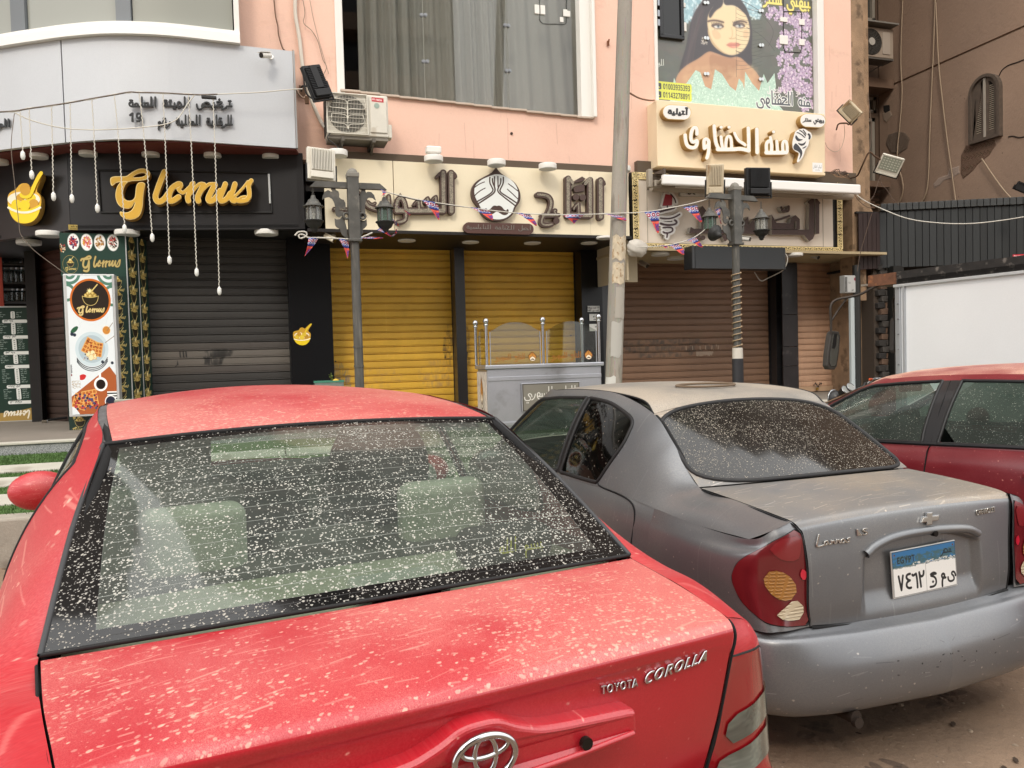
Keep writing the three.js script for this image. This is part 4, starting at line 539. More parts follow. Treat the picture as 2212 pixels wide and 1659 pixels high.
{
const q = (x,y,z = ZP)=>onPlane('c8',z)(x,y),xl = q(470,400).x,xr = q(958,400).x,yt = FY0 - .03;
const t = thing('printed_pillar','dark green pillar printed with rows of small gold bowls and script','pillar');
const fz = ZP,face = (x0,x1,y0,y1,z,map,parent = t,name = 'print',r = .4)=>mesh(name,quad(V(x0,y0,z),V(x1,y0,z),V(x1,y1,z),V(x0,y1,z)),M(0xffffff,r,{map,clearcoat:.2}),parent);
mesh('pillar_body',box(xr - xl,yt - PLY,.6,(xl + xr)/ 2,(yt + PLY)/ 2,fz - .303),M(0x17312a,.5),t);
face(xl,xr,PLY,2.78,fz + .002,greenPrint(512,1024,11,3));
face(xl - .01,xr,2.78,yt,fz + .004,ctex(1024,560,(x,w,h)=>{
x.fillStyle = '#1b3a31';x.fillRect(0,0,w,h);
[['#8a1e22','#3a2a5e','#b8373a'],['#d8a23a','#c24a34','#d97a8a'],['#b98a4a','#e2d6c2','#8a5a2a'],['#c2322c','#2a1a12','#b8b0a4']].forEach((cs,i)=>{const X = 210 + i * 205,Y = 118;x.fillStyle = '#cfd0cc';x.beginPath();x.ellipse(X,Y,92,112,0,0,7);x.fill();x.fillStyle = '#efefec';x.beginPath();x.ellipse(X,Y,84,104,0,0,7);x.fill();for (let k = 0;k < 46;k++){x.fillStyle = cs[k % 3];const a = rr(0,6.28),r = Math.sqrt(rnd())* 62;x.beginPath();x.ellipse(X + Math.cos(a)* r,Y + Math.sin(a)* r * 1.2,rr(8,22),rr(8,16),rr(0,3),0,7);x.fill();}});
x.strokeStyle = '#b59a52';x.lineWidth = 4;x.beginPath();x.arc(150,410,118,0,7);x.stroke();bowlLogo(x,150,385,1.1);scriptLogo(x,150,470,.1,'#c8b06a');scriptLogo(x,620,400,.37,'#b8a468','#4a3a16');for (let k = 0;k < 40;k++){x.fillStyle = ['#a8322c','#b98a4a','#d6c9b0'][k % 3];x.beginPath();x.ellipse(rr(0,80),rr(150,250),rr(4,12),rr(3,9),rr(0,3),0,7);x.fill();}}));
const gp = greenPrint(200,1024,11,1);const sx = q(1020,400).x;
mesh('side_print',quad(V(xr + .002,PLY,fz),V(xr + .002 + (sx - xr),PLY,fz - .28),V(xr + .002 + (sx - xr),yt,fz - .28),V(xr + .002,yt,fz)),M(0xffffff,.4,{map:gp}),t);
const s2 = q(1075,400).x;mesh('side_print',quad(V(sx + .004,PLY,fz - .28),V(s2,PLY,fz - .5),V(s2,yt,fz - .5),V(sx + .004,yt,fz - .28)),M(0xffffff,.4,{map:gp}),t);
mesh('corner_trim',[bar(V(xr + .004,PLY,fz + .003),V(xr + .004,yt,fz + .003),.008),bar(V(sx + .006,PLY,fz - .28),V(sx + .006,yt,fz - .28),.006)],M(0xb8bab8,.4,{metalness:.4}),t);
const zb = ZP + .24,b = (x,y)=>q(x,y,zb),A = b(492,428),B = b(845,405),C = b(905,1470),D = b(568,1475);
const lb = thing('poster_box','tall white advertising box with waffles and coffee before the green pillar','poster box');
const w0 = A.x,w1 = B.x,h1 = (A.y + B.y)/ 2,h0 = D.y;
mesh('casing',rbox(w1 - w0 + .05,h1 - h0 + .03,.2,.01,(w0 + w1)/ 2,(h0 + h1)/ 2,zb - .103),M(0xc9cbcb,.35,{metalness:.3}),lb);
mesh('poster',quad(V(w0 + .012,h0 + .012,zb + .002),V(w1 - .004,h0 + .012,zb + .002),V(w1 - .004,h1 - .004,zb + .002),V(w0 + .012,h1 - .004,zb + .002)),M(0xffffff,.3,{clearcoat:.4,clearcoatRoughness:.1,map:ctex(560,1640,(x,w,h)=>{
x.fillStyle = '#dfe5e8';x.fillRect(0,0,w,h);for (let i = 0;i < 40;i++){x.strokeStyle = `rgba(150,165,172,${rr(.05, .2)})`;x.lineWidth = rr(1,5);x.beginPath();const X = rr(0,w),Y = rr(0,h);x.moveTo(X,Y);x.quadraticCurveTo(X + rr(-80,80),Y + rr(-80,80),X + rr(-160,160),Y + rr(-160,160));x.stroke();}
x.strokeStyle = '#55806e';x.lineWidth = 34;for (const [X,Y,r]of [[40,-30,120],[40,-30,60],[520,-30,130],[520,-30,60],[0,200,90],[560,240,110]]){x.beginPath();x.arc(X,Y,r,0,7);x.stroke();}
x.fillStyle = '#c96a24';x.beginPath();x.arc(285,290,252,0,7);x.fill();x.fillStyle = '#2a211d';x.beginPath();x.arc(285,290,228,0,7);x.fill();bowlLogo(x,285,250,2.0);scriptLogo(x,285,415,.2,'#d9c489','#8a7238');
x.fillStyle = '#c7d6dc';x.beginPath();x.arc(275,870,205,0,7);x.fill();x.strokeStyle = '#1f2b33';x.lineWidth = 9;for (const k of [0,20,40]){x.beginPath();x.arc(275,880 + k,210,.45,2.7);x.stroke();}x.fillStyle = '#aebfc7';x.beginPath();x.arc(275,870,165,0,7);x.fill();
const waffle = (X,Y,r,s)=>{x.save();x.translate(X,Y);x.rotate(r);x.fillStyle = '#b5652c';x.fillRect(-s,-s,2 * s,2 * s);x.strokeStyle = '#e0a860';x.lineWidth = s * .13;for (let i = -2;i <= 2;i++){x.beginPath();x.moveTo(i * s * .48,-s);x.lineTo(i * s * .48,s);x.moveTo(-s,i * s * .48);x.lineTo(s,i * s * .48);x.stroke();}x.restore();};
waffle(265,850,.5,92);waffle(320,870,.2,84);for (const [X,Y]of [[230,930],[280,920],[300,960],[260,970]]){x.fillStyle = '#f1dfb2';x.beginPath();x.ellipse(X,Y,30,36,.3,0,7);x.fill();x.strokeStyle = '#a87c3a';x.lineWidth = 3;x.stroke();}for (let i = 0;i < 50;i++){x.fillStyle = ['#7a1f24','#d8a94a','#3a1c14'][i % 3];x.beginPath();x.arc(rr(170,390),rr(770,1000),rr(3,9),0,7);x.fill();}
x.fillStyle = '#2c5a3e';x.beginPath();x.ellipse(70,640,58,26,-.7,0,7);x.fill();x.fillStyle = '#27303f';for (const [X,Y,r]of [[40,690,22],[70,700,20],[400,1025,18],[520,1040,18]]){x.beginPath();x.arc(X,Y,r,0,7);x.fill();}x.fillStyle = '#c9863c';x.beginPath();x.arc(465,650,50,0,7);x.fill();x.strokeStyle = '#e9dcc0';x.lineWidth = 8;x.stroke();x.strokeStyle = '#8a7a66';x.lineWidth = 7;x.beginPath();x.moveTo(470,660);x.lineTo(550,560);x.moveTo(440,800);x.lineTo(560,720);x.stroke();
x.fillStyle = '#c62f30';x.beginPath();x.moveTo(110,1180);x.quadraticCurveTo(160,1150,190,1185);x.quadraticCurveTo(170,1250,110,1230);x.fill();x.save();x.translate(330,1400);x.rotate(-.62);x.fillStyle = '#a85a30';x.fillRect(-330,-170,640,420);x.restore();for (let i = 0;i < 8;i++){x.fillStyle = i % 2?'#16181a':'#eef0ee';x.fillRect(440,1380 + i * 16,120,16);}
x.fillStyle = '#f4f4f1';x.beginPath();x.arc(365,1290,84,0,7);x.fill();x.fillRect(345,1150,28,70);x.fillStyle = '#1c1210';x.beginPath();x.arc(365,1292,58,0,7);x.fill();waffle(100,1490,.35,84);waffle(225,1450,-.15,92);for (let i = 0;i < 60;i++){x.fillStyle = ['#232a45','#8f1f2e','#3b4a78','#b5384a'][i % 4];x.beginPath();x.arc(rr(40,310),rr(1400,1580),rr(8,17),0,7);x.fill();}for (let i = 0;i < 90;i++){x.fillStyle = ['#7a5a30','#a8834a'][i % 2];x.fillRect(rr(0,110),rr(1240,1330),10,3);}x.fillStyle = '#eee';x.beginPath();x.arc(480,1500,74,0,7);x.fill();x.fillStyle = '#23283c';x.beginPath();x.arc(480,1500,62,0,7);x.fill();
for (let i = 0;i < 26;i++){x.fillStyle = '#222';x.fillRect(4,1050 + i * 4,rr(8,22),2.4);}x.fillStyle = '#7a1c22';x.fillRect(4,1160,14,24);x.fillStyle = '#fff';x.save();x.restore();})}),lb);
mesh('mount_arm',[bar(V(w0 + .15,h1 + .01,zb - .1),V(w0 + .15,h1 + .05,ZP),.008),bar(V(w1 - .1,h1 + .01,zb - .1),V(w1 - .1,h1 + .05,ZP),.008),bar(V(w0 + .3,h0,zb - .1),V(w0 + .3,h0 - .03,ZP),.01)],mBlackMetal,lb);
}
{// angled brown shutter and black jamb,menu board,shelves of jars beyond
const a = PY(152,910.5,PLY),b = PY(97,908,PLY),A = V(a.x - .32,0,a.z),L = Math.hypot(a.x - b.x,a.z - b.z),ang = Math.atan2(-(a.z - b.z),a.x - b.x);
const s = shutter('roller_shutter','dark brown roller shutter set at an angle left of the green printed pillar',-L / 2,L / 2,PLY,3.36,0,.1085,[58,44,38],(x,w,h,n)=>{stain(x,500,h * .62,460,h * .07,'#786a60',.3,260);stain(x,450,h * .65,260,h * .03,'#221b18',.5,120);x.fillStyle = 'rgba(96,44,32,.45)';x.fillRect(0,0,w,h * .4);},{turn:ang,embossed:false});
s.position.set((a.x + b.x)/ 2,PLY,(a.z + b.z)/ 2);
const j0 = PY(82,909,PLY),j1 = PY(99,908.5,PLY);mesh('jamb',[box(.14,2.6,.3,(j0.x + j1.x)/ 2,2.1,j0.z + .1)],mBlackPanel,glom);
const lk = PY(101,905,PLY + .05),pl = thing('padlock','steel padlock lying on the platform at the foot of the angled shutter','padlock',[lk.x,PLY + .02,lk.z + .1]);mesh('lock_body',rbox(.07,.04,.05,.008),M(0x6a6256,.5,{metalness:.6}),pl);mesh('shackle',at(new THREE.TorusGeometry(.025,.006,6,14,Math.PI),.04,.0,0,Math.PI / 2,0,-1.57),mSteel,pl);mesh('hasp',bar(V(.05,.02,0),V(.55,.06,-.25),.018),mBlackMetal,pl);
const zm = j0.z - .15,mq = (x,y)=>onPlane('c8',zm)(x,y),m0 = mq(-250,1515),m1 = mq(255,660),mb = thing('menu_board','green menu board standing upside down beside the black jamb','menu board');
const yT = mq(100,650).y;mesh('board',box(m1.x - m0.x + .06,yT - PLY,.02,(m0.x + m1.x)/ 2,(yT + PLY)/ 2,zm - .012),M(0xb9bcb9,.5),mb);
mesh('print',quad(V(m0.x,PLY + .01,zm),V(m1.x + .02,PLY + .01,zm),V(m1.x - .04,yT - .02,zm),V(m0.x,yT - .02,zm)),M(0xffffff,.35,{clearcoat:.3,map:ctex(640,1024,(x,w,h)=>{x.translate(w,h);x.rotate(Math.PI);x.fillStyle = '#14332a';x.fillRect(0,0,w,h);x.fillStyle = '#a88a4a';x.beginPath();x.moveTo(0,0);x.lineTo(w,0);x.lineTo(w,90);x.quadraticCurveTo(w * .5,40,0,130);x.fill();scriptLogo(x,150,70,.2,'#efe9d8');x.strokeStyle = x.fillStyle = '#d5dbd6';let y = 170;for (const r of [5,7,4,5,5,3]){x.fillStyle = '#e5e8e4';x.beginPath();x.roundRect(40,y - 20,230,30,12);x.fill();x.strokeStyle = x.fillStyle = '#1b2a24';arab(x,['مشروبات ساخنة','سبيشيال كوفي','كوفي سادة','ايس كوفي','كوب شوكولاته','اضافات'][(7 - r + y)% 6],255,y + 2,17,.12);x.fillStyle = '#e5e8e4';x.beginPath();x.roundRect(150,y + 20,40,r * 19 + 8,10);x.fill();x.beginPath();x.roundRect(430,y + 20,40,r * 19 + 8,10);x.fill();for (let i = 0;i < r;i++){x.fillStyle = x.strokeStyle = '#c9d1cb';arab(x,['شاي اخضر','قهوة تركي','نسكافيه','كابتشينو','موكا','لاتيه بندق'][(i + r)% 6],136,y + 38 + i * 19,12,.12);arab(x,['سحلب سادة','هوت شوكليت','ينسون','اسبريسو','كراميل'][(i * 2 + r)% 5],300,y + 38 + i * 19,12,.12);arab(x,['فراولة','مانجو حليب','بلح','عصير جوافة'][(i + 2 * r)% 4],600,y + 38 + i * 19,12,.12);x.fillStyle = '#1b2a24';x.font = 'bold 14px sans-serif';x.fillText(String(10 + ((i * 5 + r * 5)% 25)),160,y + 38 + i * 19);x.fillText(String(15 + ((i * 5 + r)% 20)),440,y + 38 + i * 19);}y += r * 19 + 48;}})}),mb);
const zj = zm - .35,sq = (x,y)=>onPlane('c8',zj)(x,y),sh = thing('shelf','dark shelf unit holding glass jars above the menu board','shelf'),sx0 = sq(-260,300).x,sx1 = sq(205,300).x;
mesh('back_panel',box(sx1 - sx0,1.5,.03,(sx0 + sx1)/ 2,sq(100,360).y,zj - .3),M(0x14110f,.8),sh);
const ys = [612,470,330,200].map((y)=>sq(100,y).y);for (const y of ys)mesh('shelf_board',box(sx1 - sx0,.025,.3,(sx0 + sx1)/ 2,y - .013,zj - .14),M(0x24201d,.6),sh);
mesh('red_panel',box(.12,1.0,.02,sq(-10,400).x,sq(0,420).y,zj + .02),M(lin(.5,.06,.03),.6),sh);
let jar0;ys.slice(0,3).forEach((y,r)=>{for (let i = 0;i < 5;i++){const X = sq(178 - i * 40,400).x - .02,h = [.2,.24,.26][r],jl = `clear glass jar on the ${['lowest', 'middle', 'upper'][r]} dark shelf, ${['first', 'second', 'third', 'fourth', 'fifth'][i]} from the black jamb`;if (!jar0){jar0 = thing('glass_jar','','jar',[0,0,0],'glass jars on the dark shelf');mesh('jar_body',lathe([[0,0],[.06,0],[.068,.02],[.07,.16],[.055,.19],[.05,.21]]),M(0xdfe6e6,.03,{transmission:1,thickness:0}),jar0);mesh('lid',cyl(.056,.056,.03,0,.222,0,20),M(0x8a8d90,.35,{metalness:.7}),jar0);jar0.position.set(X,y,zj - .1);jar0.scale.y = h / .24;jar0.userData.label = jl;}else{const c = clone(jar0,jl,V(X,y,zj - .1));c.scale.y = h / .24;}}});
}
// ---------------------------------------------------------------- salon poster behind the glass of the second upper window
{
const z = -10.562,x0 = 5.83,x1 = 8.7,y0 = 5.3,y1 = 8.6,po = thing('poster','large salon poster of a dark haired woman with pink blossoms in the upper window','poster');
const cw = 1024,S = 3,ch = Math.round(cw * 1.09);// drawn in the coordinates of the photo detail,corrected for the angle of view
const f3 = (x,y)=>{const p = c3(x,y,z);return [(p.x - x0)/ (x1 - x0)* cw,(y0 + (x1 - x0)* 1.09 - p.y)/ (x1 - x0)* cw];};
const map = ctex(cw,ch,(x)=>{
const pt = (L)=>L.map(([a,b])=>f3(a,b)),fill = (L,c)=>{x.fillStyle = c;closed(x,pt(L));x.fill();},line = (w,c,...p)=>{x.strokeStyle = c;x.lineCap = 'round';const L = [];for (let i = 0;i < p.length;i += 2)L.push(...f3(p[i],p[i + 1]));ribbons(x,[[w,...L]]);};
x.fillStyle = '#4f5147';x.fillRect(0,0,cw,ch);
for (let i = 0;i < 300;i++){x.fillStyle = `rgba(${rr(70, 120)},${rr(80, 120)},${rr(70, 100)},.12)`;const [a,b]= f3(rr(330,1380),rr(-250,720));x.beginPath();x.ellipse(a,b,rr(20,70),rr(15,50),0,0,7);x.fill();}
fill([[420,-120],[560,-200],[680,-60],[640,40],[600,110],[560,160],[530,120],[525,20]],'#8fb3bd');fill([[830,-260],[980,-160],[1050,60],[1040,130],[980,120],[900,0]],'#8fb3bd');for (let i = 0;i < 260;i++){const s = rnd()< .5;const [a,b]= s?f3(rr(530,680),rr(-60,150)):f3(rr(900,1050),rr(-80,130));x.fillStyle = ['#b9d6dc','#d5e6e8','#7fa3ae'][i % 3];x.beginPath();x.ellipse(a,b,rr(3,12),rr(2,7),rr(0,3),0,7);x.fill();}
fill([[700,-40],[790,-90],[880,-40],[960,60],[990,200],[980,330],[990,420],[950,470],[880,500],[700,520],[560,520],[490,560],[520,420],[560,300],[580,160],[620,60]],'#2e2629');for (let i = 0;i < 40;i++)line(rr(1,3),`rgba(${rr(60, 96)},${rr(48, 70)},${rr(50, 70)},.35)`,640 + rr(-30,60),40 + rr(-30,60),590 + rr(-20,30),260,540 + rr(-20,60),470 + rr(-10,40));
fill([[560,420],[640,380],[700,330],[740,340],[840,380],[900,360],[960,420],[1020,470],[1060,560],[1000,640],[540,640],[480,560],[500,480]],'#b58a66');fill([[700,340],[780,370],[900,380],[890,460],[820,540],[720,500]],'#a67a58');for (let i = 0;i < 120;i++){const [a,b]= f3(rr(540,1020),rr(430,560));x.fillStyle = 'rgba(205,168,126,.12)';x.beginPath();x.ellipse(a,b,rr(10,30),rr(8,20),0,0,7);x.fill();}
fill([[700,90],[740,30],[800,0],[880,20],[940,80],[970,160],[972,250],[940,320],[890,356],[840,362],[790,340],[740,290],[705,220],[692,150]],'#dcc69c');fill([[700,170],[720,260],[790,335],[840,358],[800,350],[730,300],[696,220]],'#c2a67c');fill([[760,20],[800,-10],[880,10],[930,60],[860,40],[800,40]],'#e6d6b0');fill([[716,190],[770,200],[790,250],[740,260]],'#d3b48c');fill([[930,190],[965,200],[960,250],[925,250]],'#d3b48c');
fill([[700,90],[750,20],[795,-30],[800,40],[745,70],[712,130]],'#2e2629');fill([[800,-30],[880,0],[950,70],[970,130],[930,80],[870,30],[800,40]],'#2e2629');
line(9,'#4a342a',700,140,740,124,800,146);line(9,'#4a342a',868,150,910,126,950,148);
for (const [a,b]of [[764,172],[902,168]]){fill([[a - 50,b - 8],[a - 20,b - 22],[a + 20,b - 20],[a + 44,b],[a + 20,b + 18],[a - 24,b + 14]],'#6b5142');fill([[a - 30,b + 2],[a - 8,b - 12],[a + 18,b - 10],[a + 32,b + 4],[a + 12,b + 12],[a - 14,b + 12]],'#e8e4da');const [p,q]= f3(a + 2,b);x.fillStyle = '#7c8a90';x.beginPath();x.arc(p,q,9,0,7);x.fill();x.fillStyle = '#1b1b1d';x.beginPath();x.arc(p,q,4,0,7);x.fill();line(4,'#1c1514',a - 40,b,a - 5,b - 17,a + 36,b + 3);for (let i = 0;i < 7;i++)line(2,'#1c1514',a - 36 + i * 10,b - 8 - (i % 3)* 2,a - 42 + i * 11,b - 26 - (i % 2)* 5,a - 44 + i * 11,b - 28);for (let i = 0;i < 5;i++)line(1.5,'#3a2b26',a - 20 + i * 9,b + 12,a - 22 + i * 10,b + 22,a - 22 + i * 10,b + 23);}
line(3,'#b8936c',852,180,868,240,842,252);line(3,'#a87f5c',836,248,850,258,880,246);fill([[814,292],[846,274],[866,280],[886,274],[914,290],[884,312],[850,314]],'#c9806c');line(3,'#8f4f42',818,293,866,296,910,291);fill([[846,300],[870,302],[890,300],[868,310]],'#dba08c');
line(5,'#c9c4b4',690,246,662,262,672,284,696,276);for (let i = 0;i < 26;i++){const [a,b]= f3(672 + rr(-18,22),266 + rr(-22,22));x.fillStyle = '#e2ded0';x.beginPath();x.arc(a,b,3,0,7);x.fill();}
{const c2d = canvas(cw,ch,(y)=>{y.filter = 'blur(5px)';y.drawImage(x.canvas,0,0);});x.globalAlpha = .62;x.drawImage(c2d,0,0);x.globalAlpha = 1;}
const dress = [[440,720],[470,560],[480,505],[500,560],[560,540],[620,455],[650,470],[680,560],[720,580],[745,450],[790,480],[840,560],[880,590],[900,510],[925,540],[935,580],[940,465],[985,540],[1030,590],[1060,480],[1085,540],[1130,475],[1140,560],[1120,640],[1190,720]];x.fillStyle = '#a9c6b6';poly(x,pt(dress));x.fill();x.save();poly(x,pt(dress));x.clip();for (let i = 0;i < 2600;i++){const [a,b]= f3(rr(430,1190),rr(450,730));x.fillStyle = ['#c3dccc','#8fb0a0','#d3e6d9','#9fc0ae'][i % 4];x.globalAlpha = .6;x.beginPath();x.ellipse(a,b,rr(2,8),rr(1,4),rr(0,3),0,7);x.fill();}x.restore();x.globalAlpha = 1;
for (const q of [[960,60,1060,90,1120,110,1240,180],[1050,100,1110,160,1130,230,1090,300],[950,180,1060,220,1130,330],[880,330,1000,380,1130,360],[900,0,1010,40,1100,130]])line(3,'rgba(52,42,42,.8)',...q);line(2,'rgba(40,38,36,.7)',880,-100,882,400,884,500);for (let i = 0;i < 16;i++)line(2,'rgba(40,38,36,.5)',884,30 + i * 28,930 + rr(-10,40),70 + i * 26,1050,60 + i * 24);
const fl = (a,b,s)=>{for (let k = 0;k < 5;k++){const t = k * 1.257 + a;x.fillStyle = ['#a894ae','#bda9bf','#8f7896','#cdbccc'][k % 4];x.beginPath();x.ellipse(a + Math.cos(t)* s * .7,b + Math.sin(t)* s * .7,s * .7,s * .5,t,0,7);x.fill();}x.fillStyle = '#8d5a88';x.beginPath();x.arc(a,b,s * .22,0,7);x.fill();};for (let i = 0;i < 250;i++){const v = rnd(),X = v < .4?rr(1080,1370):rr(1150,1375),Y = v < .4?60 + (X - 1080)* .3 + rr(-40,60):v < .7?rr(200,420):rr(440,600);if (v >= .7 && X < 1160)continue;fl(...f3(X,Y),rr(8,17));}for (let i = 0;i < 30;i++)fl(...f3(rr(1290,1375),rr(540,715)),rr(8,15));
const T = (w,X,Y,h,lw,c,o,st = 1)=>{const [a,b]= f3(X,Y);x.save();x.translate(a,b);x.rotate(-.018);if (o){x.strokeStyle = x.fillStyle = o;arab(x,w,0,0,h,lw + .12,{stretch:st});}x.strokeStyle = x.fillStyle = c;arab(x,w,0,0,h,lw,{stretch:st});x.restore();};
T('بيوتي سنتر',1360,50,78,.15,'#e2d36a','#6d642a',.84);T('مع خبيرة التجميل',1297,612,34,.13,'#d9cfd2',null,.92);T('منه الحفناوي',1362,690,76,.13,'#40434a','#d9dcd9',.88);T('البوب',415,425,34,.1,'#cfd3cb');
for (const [n,Y]of [['01003935393',552],['01143278891',606]]){const [a,b]= f3(352,Y - 28),[c,d]= f3(594,Y + 26);x.fillStyle = '#c8cc3c';x.beginPath();x.roundRect(a,b,c - a,52,12);x.fill();x.fillStyle = '#23261a';x.font = 'bold 42px sans-serif';x.save();x.translate(a + 52,b + 41);const w = x.measureText(n).width;x.scale((c - a - 62)/ w,1);x.fillText(n,0,0);x.restore();x.beginPath();x.roundRect(a + 14,b + 9,28,34,6);x.fill();x.strokeStyle = '#c8cc3c';x.lineWidth = 5;x.beginPath();x.arc(a + 34,b + 18,15,1.8,3.4);x.stroke();}
});
mesh('print',quad(V(x0,y0,z),V(x1,y0,z),V(x1,y0 + (x1 - x0)* 1.09,z),V(x0,y0 + (x1 - x0)* 1.09,z)),M(0xffffff,.4,{map,clearcoat:.7,clearcoatRoughness:.03}),po);
const w = new THREE.Group();w.name = 'window';pink.add(w);const zg = -10.585,px = (x)=>c3(x,300,zg).x;
for (const [a,b]of [[330,687],[690,1043],[1046,1372]])mesh('pane',box(px(b)- px(a)- .006,3.28,.008,(px(a)+ px(b))/ 2,6.95,zg),M(0xdde4e2,.015,{transmission:1,thickness:0}),w);
for (const g of [rbox(.13,3.4,.16,.012,8.78,6.98,-10.53),rbox(.05,3.4,.16,.01,5.8,6.98,-10.55)])mesh('frame',g,mWhite,w);
const ft = [];for (const [x,y]of [[678,20],[696,20],[680,248],[696,250],[680,480],[697,480],[1034,72],[1050,72],[1036,295],[1051,295],[1036,515],[1052,515]]){const p = c3(x,y,zg + .035);ft.push(at(cyl(.026,.026,.026,0,0,0,16),p.x,p.y,p.z,Math.PI / 2));}mesh('fitting',ft,M(0xb9bcbc,.25,{metalness:.8}),w);
const lk = [];for (const [x,y,a,b]of [[1190,128,54,28],[1307,145,40,36],[1190,260,60,54],[1307,275,40,38],[545,175,30,52],[540,34,28,26]]){const p = c3(x,y,zg + .03);lk.push(rbox(a * .0026,b * .0026,.016,.004,p.x,p.y,p.z));}mesh('lock_plate',lk,mWhite,w);mesh('door_outline',tube([[1188,-40],[1190,290],[1200,335],[1300,342],[1306,300],[1306,80],[1190,76]].map(([x,y])=>c3(x,y,zg + .03)),.006,60,5,false,.1),M(0x2c2c2c,.5),w);
const vn = new THREE.Group();vn.name = 'vent_window';pink.add(vn);const v0 = c3(395,235,-10.54),v1 = c3(525,-60,-10.54);mesh('sash',[rbox(v1.x - v0.x + .06,.06,.05,.01,(v0.x + v1.x)/ 2,v0.y,-10.53),rbox(.06,1.2,.05,.01,v0.x,v0.y + .6,-10.53),rbox(.05,1.2,.05,.01,v1.x,v0.y + .6,-10.53)],M(0x15161a,.4),vn);mesh('sash_glass',box(v1.x - v0.x,1.2,.012,(v0.x + v1.x)/ 2,v0.y + .6,-10.545),M(0x0c0d0f,.1),vn);mesh('hinge',[20,90,150].map((y)=>{const p = c3(378,y,-10.53);return rbox(.05,.1,.04,.006,p.x,p.y,p.z);}),M(0x8e9196,.3,{metalness:.8}),vn);
}
// ---------------------------------------------------------------- air conditioners
const mOldWhite = M(0xffffff,.5,{map:noiseTex(512,[206,202,190],.05,{f:4,tint:[168,156,136],tamt:.5,tf:5,tcut:.6,grain:.03,rep:[1.2,1.2]})});
{
const z = -10.03,a = c2(168,595,z),b = c2(578,900,z),w = b.x - a.x,y1 = c2(168,592,z).y,y0 = c2(160,868,z).y,h = y1 - y0,t = thing('air_conditioner','dusty white outdoor air conditioner with a red label beside the curtained window','air conditioner',[a.x + w / 2,y0,z]);
mesh('casing',rbox(w,h,.36,.02,0,h / 2,-.182),mOldWhite,t);mesh('coil',box(.012,h * .86,.3,-w / 2 - .004,h / 2,-.19),M(0x2c2a27,.8),t);
const gx = -w * .17,gr = h * .44;mesh('fan_opening',at(cyl(gr,gr,.012,0,0,0,40),gx,h * .5,.002,Math.PI / 2),M(0x35332f,.8),t);
const fb = [];for (let i = 0;i < 3;i++){const g = rbox(.1,gr * .85,.008,.003,0,gr * .48,0);g.rotateY(.5);g.rotateZ(i * 2.094 + .3);fb.push(g.translate(gx,h * .5,-.03));}mesh('fan',[...fb,at(cyl(.05,.05,.04,0,0,0,16),gx,h * .5,-.02,Math.PI / 2)],M(0x5a5850,.7),t);
const gl = [];for (let i = 0;i < 27;i++)gl.push(bar(V(gx - gr * 1.04 + i * gr * 2.08 / 26,h * .04,.022),V(gx - gr * 1.04 + i * gr * 2.08 / 26,h * .97,.022),.0018,4));for (let i = 0;i < 9;i++)gl.push(bar(V(gx - gr * 1.04,h * .06 + i * h * .9 / 8,.026),V(gx + gr * 1.04,h * .06 + i * h * .9 / 8,.026),.003,4));mesh('grille',gl,M(0xd2cdbf,.5),t);
mesh('grille_crest',[[[-.19,.16],[-.19,.06],[-.02,.04],[0,-.02]],[[-.19,.16],[-.04,.15],[0,.1],[0,-.2]],[[-.17,-.02],[-.17,-.12],[-.03,-.14],[0,-.2]],[[-.17,-.02],[-.03,-.03],[0,-.07]]].flatMap((q)=>[1,-1].map((s)=>tube(q.map(([x,y])=>V(gx + x * s * 1.15,h * .52 + y * 1.05,.03)),.004,20,4))),M(0xded9cc,.5),t);
mesh('grille_rim',[rbox(gr * 2.16,.016,.02,.004,gx,h * .97,.014),rbox(gr * 2.16,.016,.02,.004,gx,h * .035,.014),rbox(.016,h * .95,.02,.004,gx - gr * 1.08,h * .5,.014),rbox(.016,h * .95,.02,.004,gx + gr * 1.08,h * .5,.014)],mOldWhite,t);
mesh('service_panel',rbox(w * .27,h * .78,.014,.006,w * .335,h * .49,.006),mOldWhite,t);
mesh('label',quad(V(w * .23,h * .835,.0145),V(w * .425,h * .825,.0145),V(w * .425,h * .925,.0145),V(w * .23,h * .935,.0145)),M(0xffffff,.4,{map:ctex(256,72,(x)=>{x.fillStyle = '#b3202c';x.fillRect(0,0,256,72);x.fillStyle = '#f3e8e6';x.font = 'bold 46px sans-serif';x.fillText('FRESH',86,54);x.fillRect(14,20,56,10);x.fillRect(14,36,56,10);x.fillStyle = '#b3202c';x.fillRect(30,20,5,26);x.fillRect(50,20,5,26);})}),t);
mesh('sticker',at(cyl(.034,.034,.002,0,0,0,20),w * .31,h * .74,.015,Math.PI / 2),M(0x8fa196,.5),t);
mesh('valve_cover',rbox(.05,h * .32,.16,.01,w / 2 + .02,h * .17,-.1),mOldWhite,t);
mesh('base_tray',box(w * .97,.04,.34,0,-.02,-.19),M(0x7c766c,.7),t);
mesh('bracket',[-.26,.24].flatMap((q)=>[box(.04,.05,.52,w * q,-.06,-.2),box(.04,.3,.03,w * q,-.12,-.45),bar(V(w * q,-.07,-.02),V(w * q,-.24,-.44),.016)]),M(0x5d5850,.6,{metalness:.4}),t);
mesh('drain_hose',tube([V(-w * .45,.02,.0),V(-w * .5,-.06,.02),V(-w * .36,-.12,-.05),V(-w * .2,-.16,-.25),V(-w * .2,-.3,-.4)],.009,24),M(0x3a3835,.7),t);
}
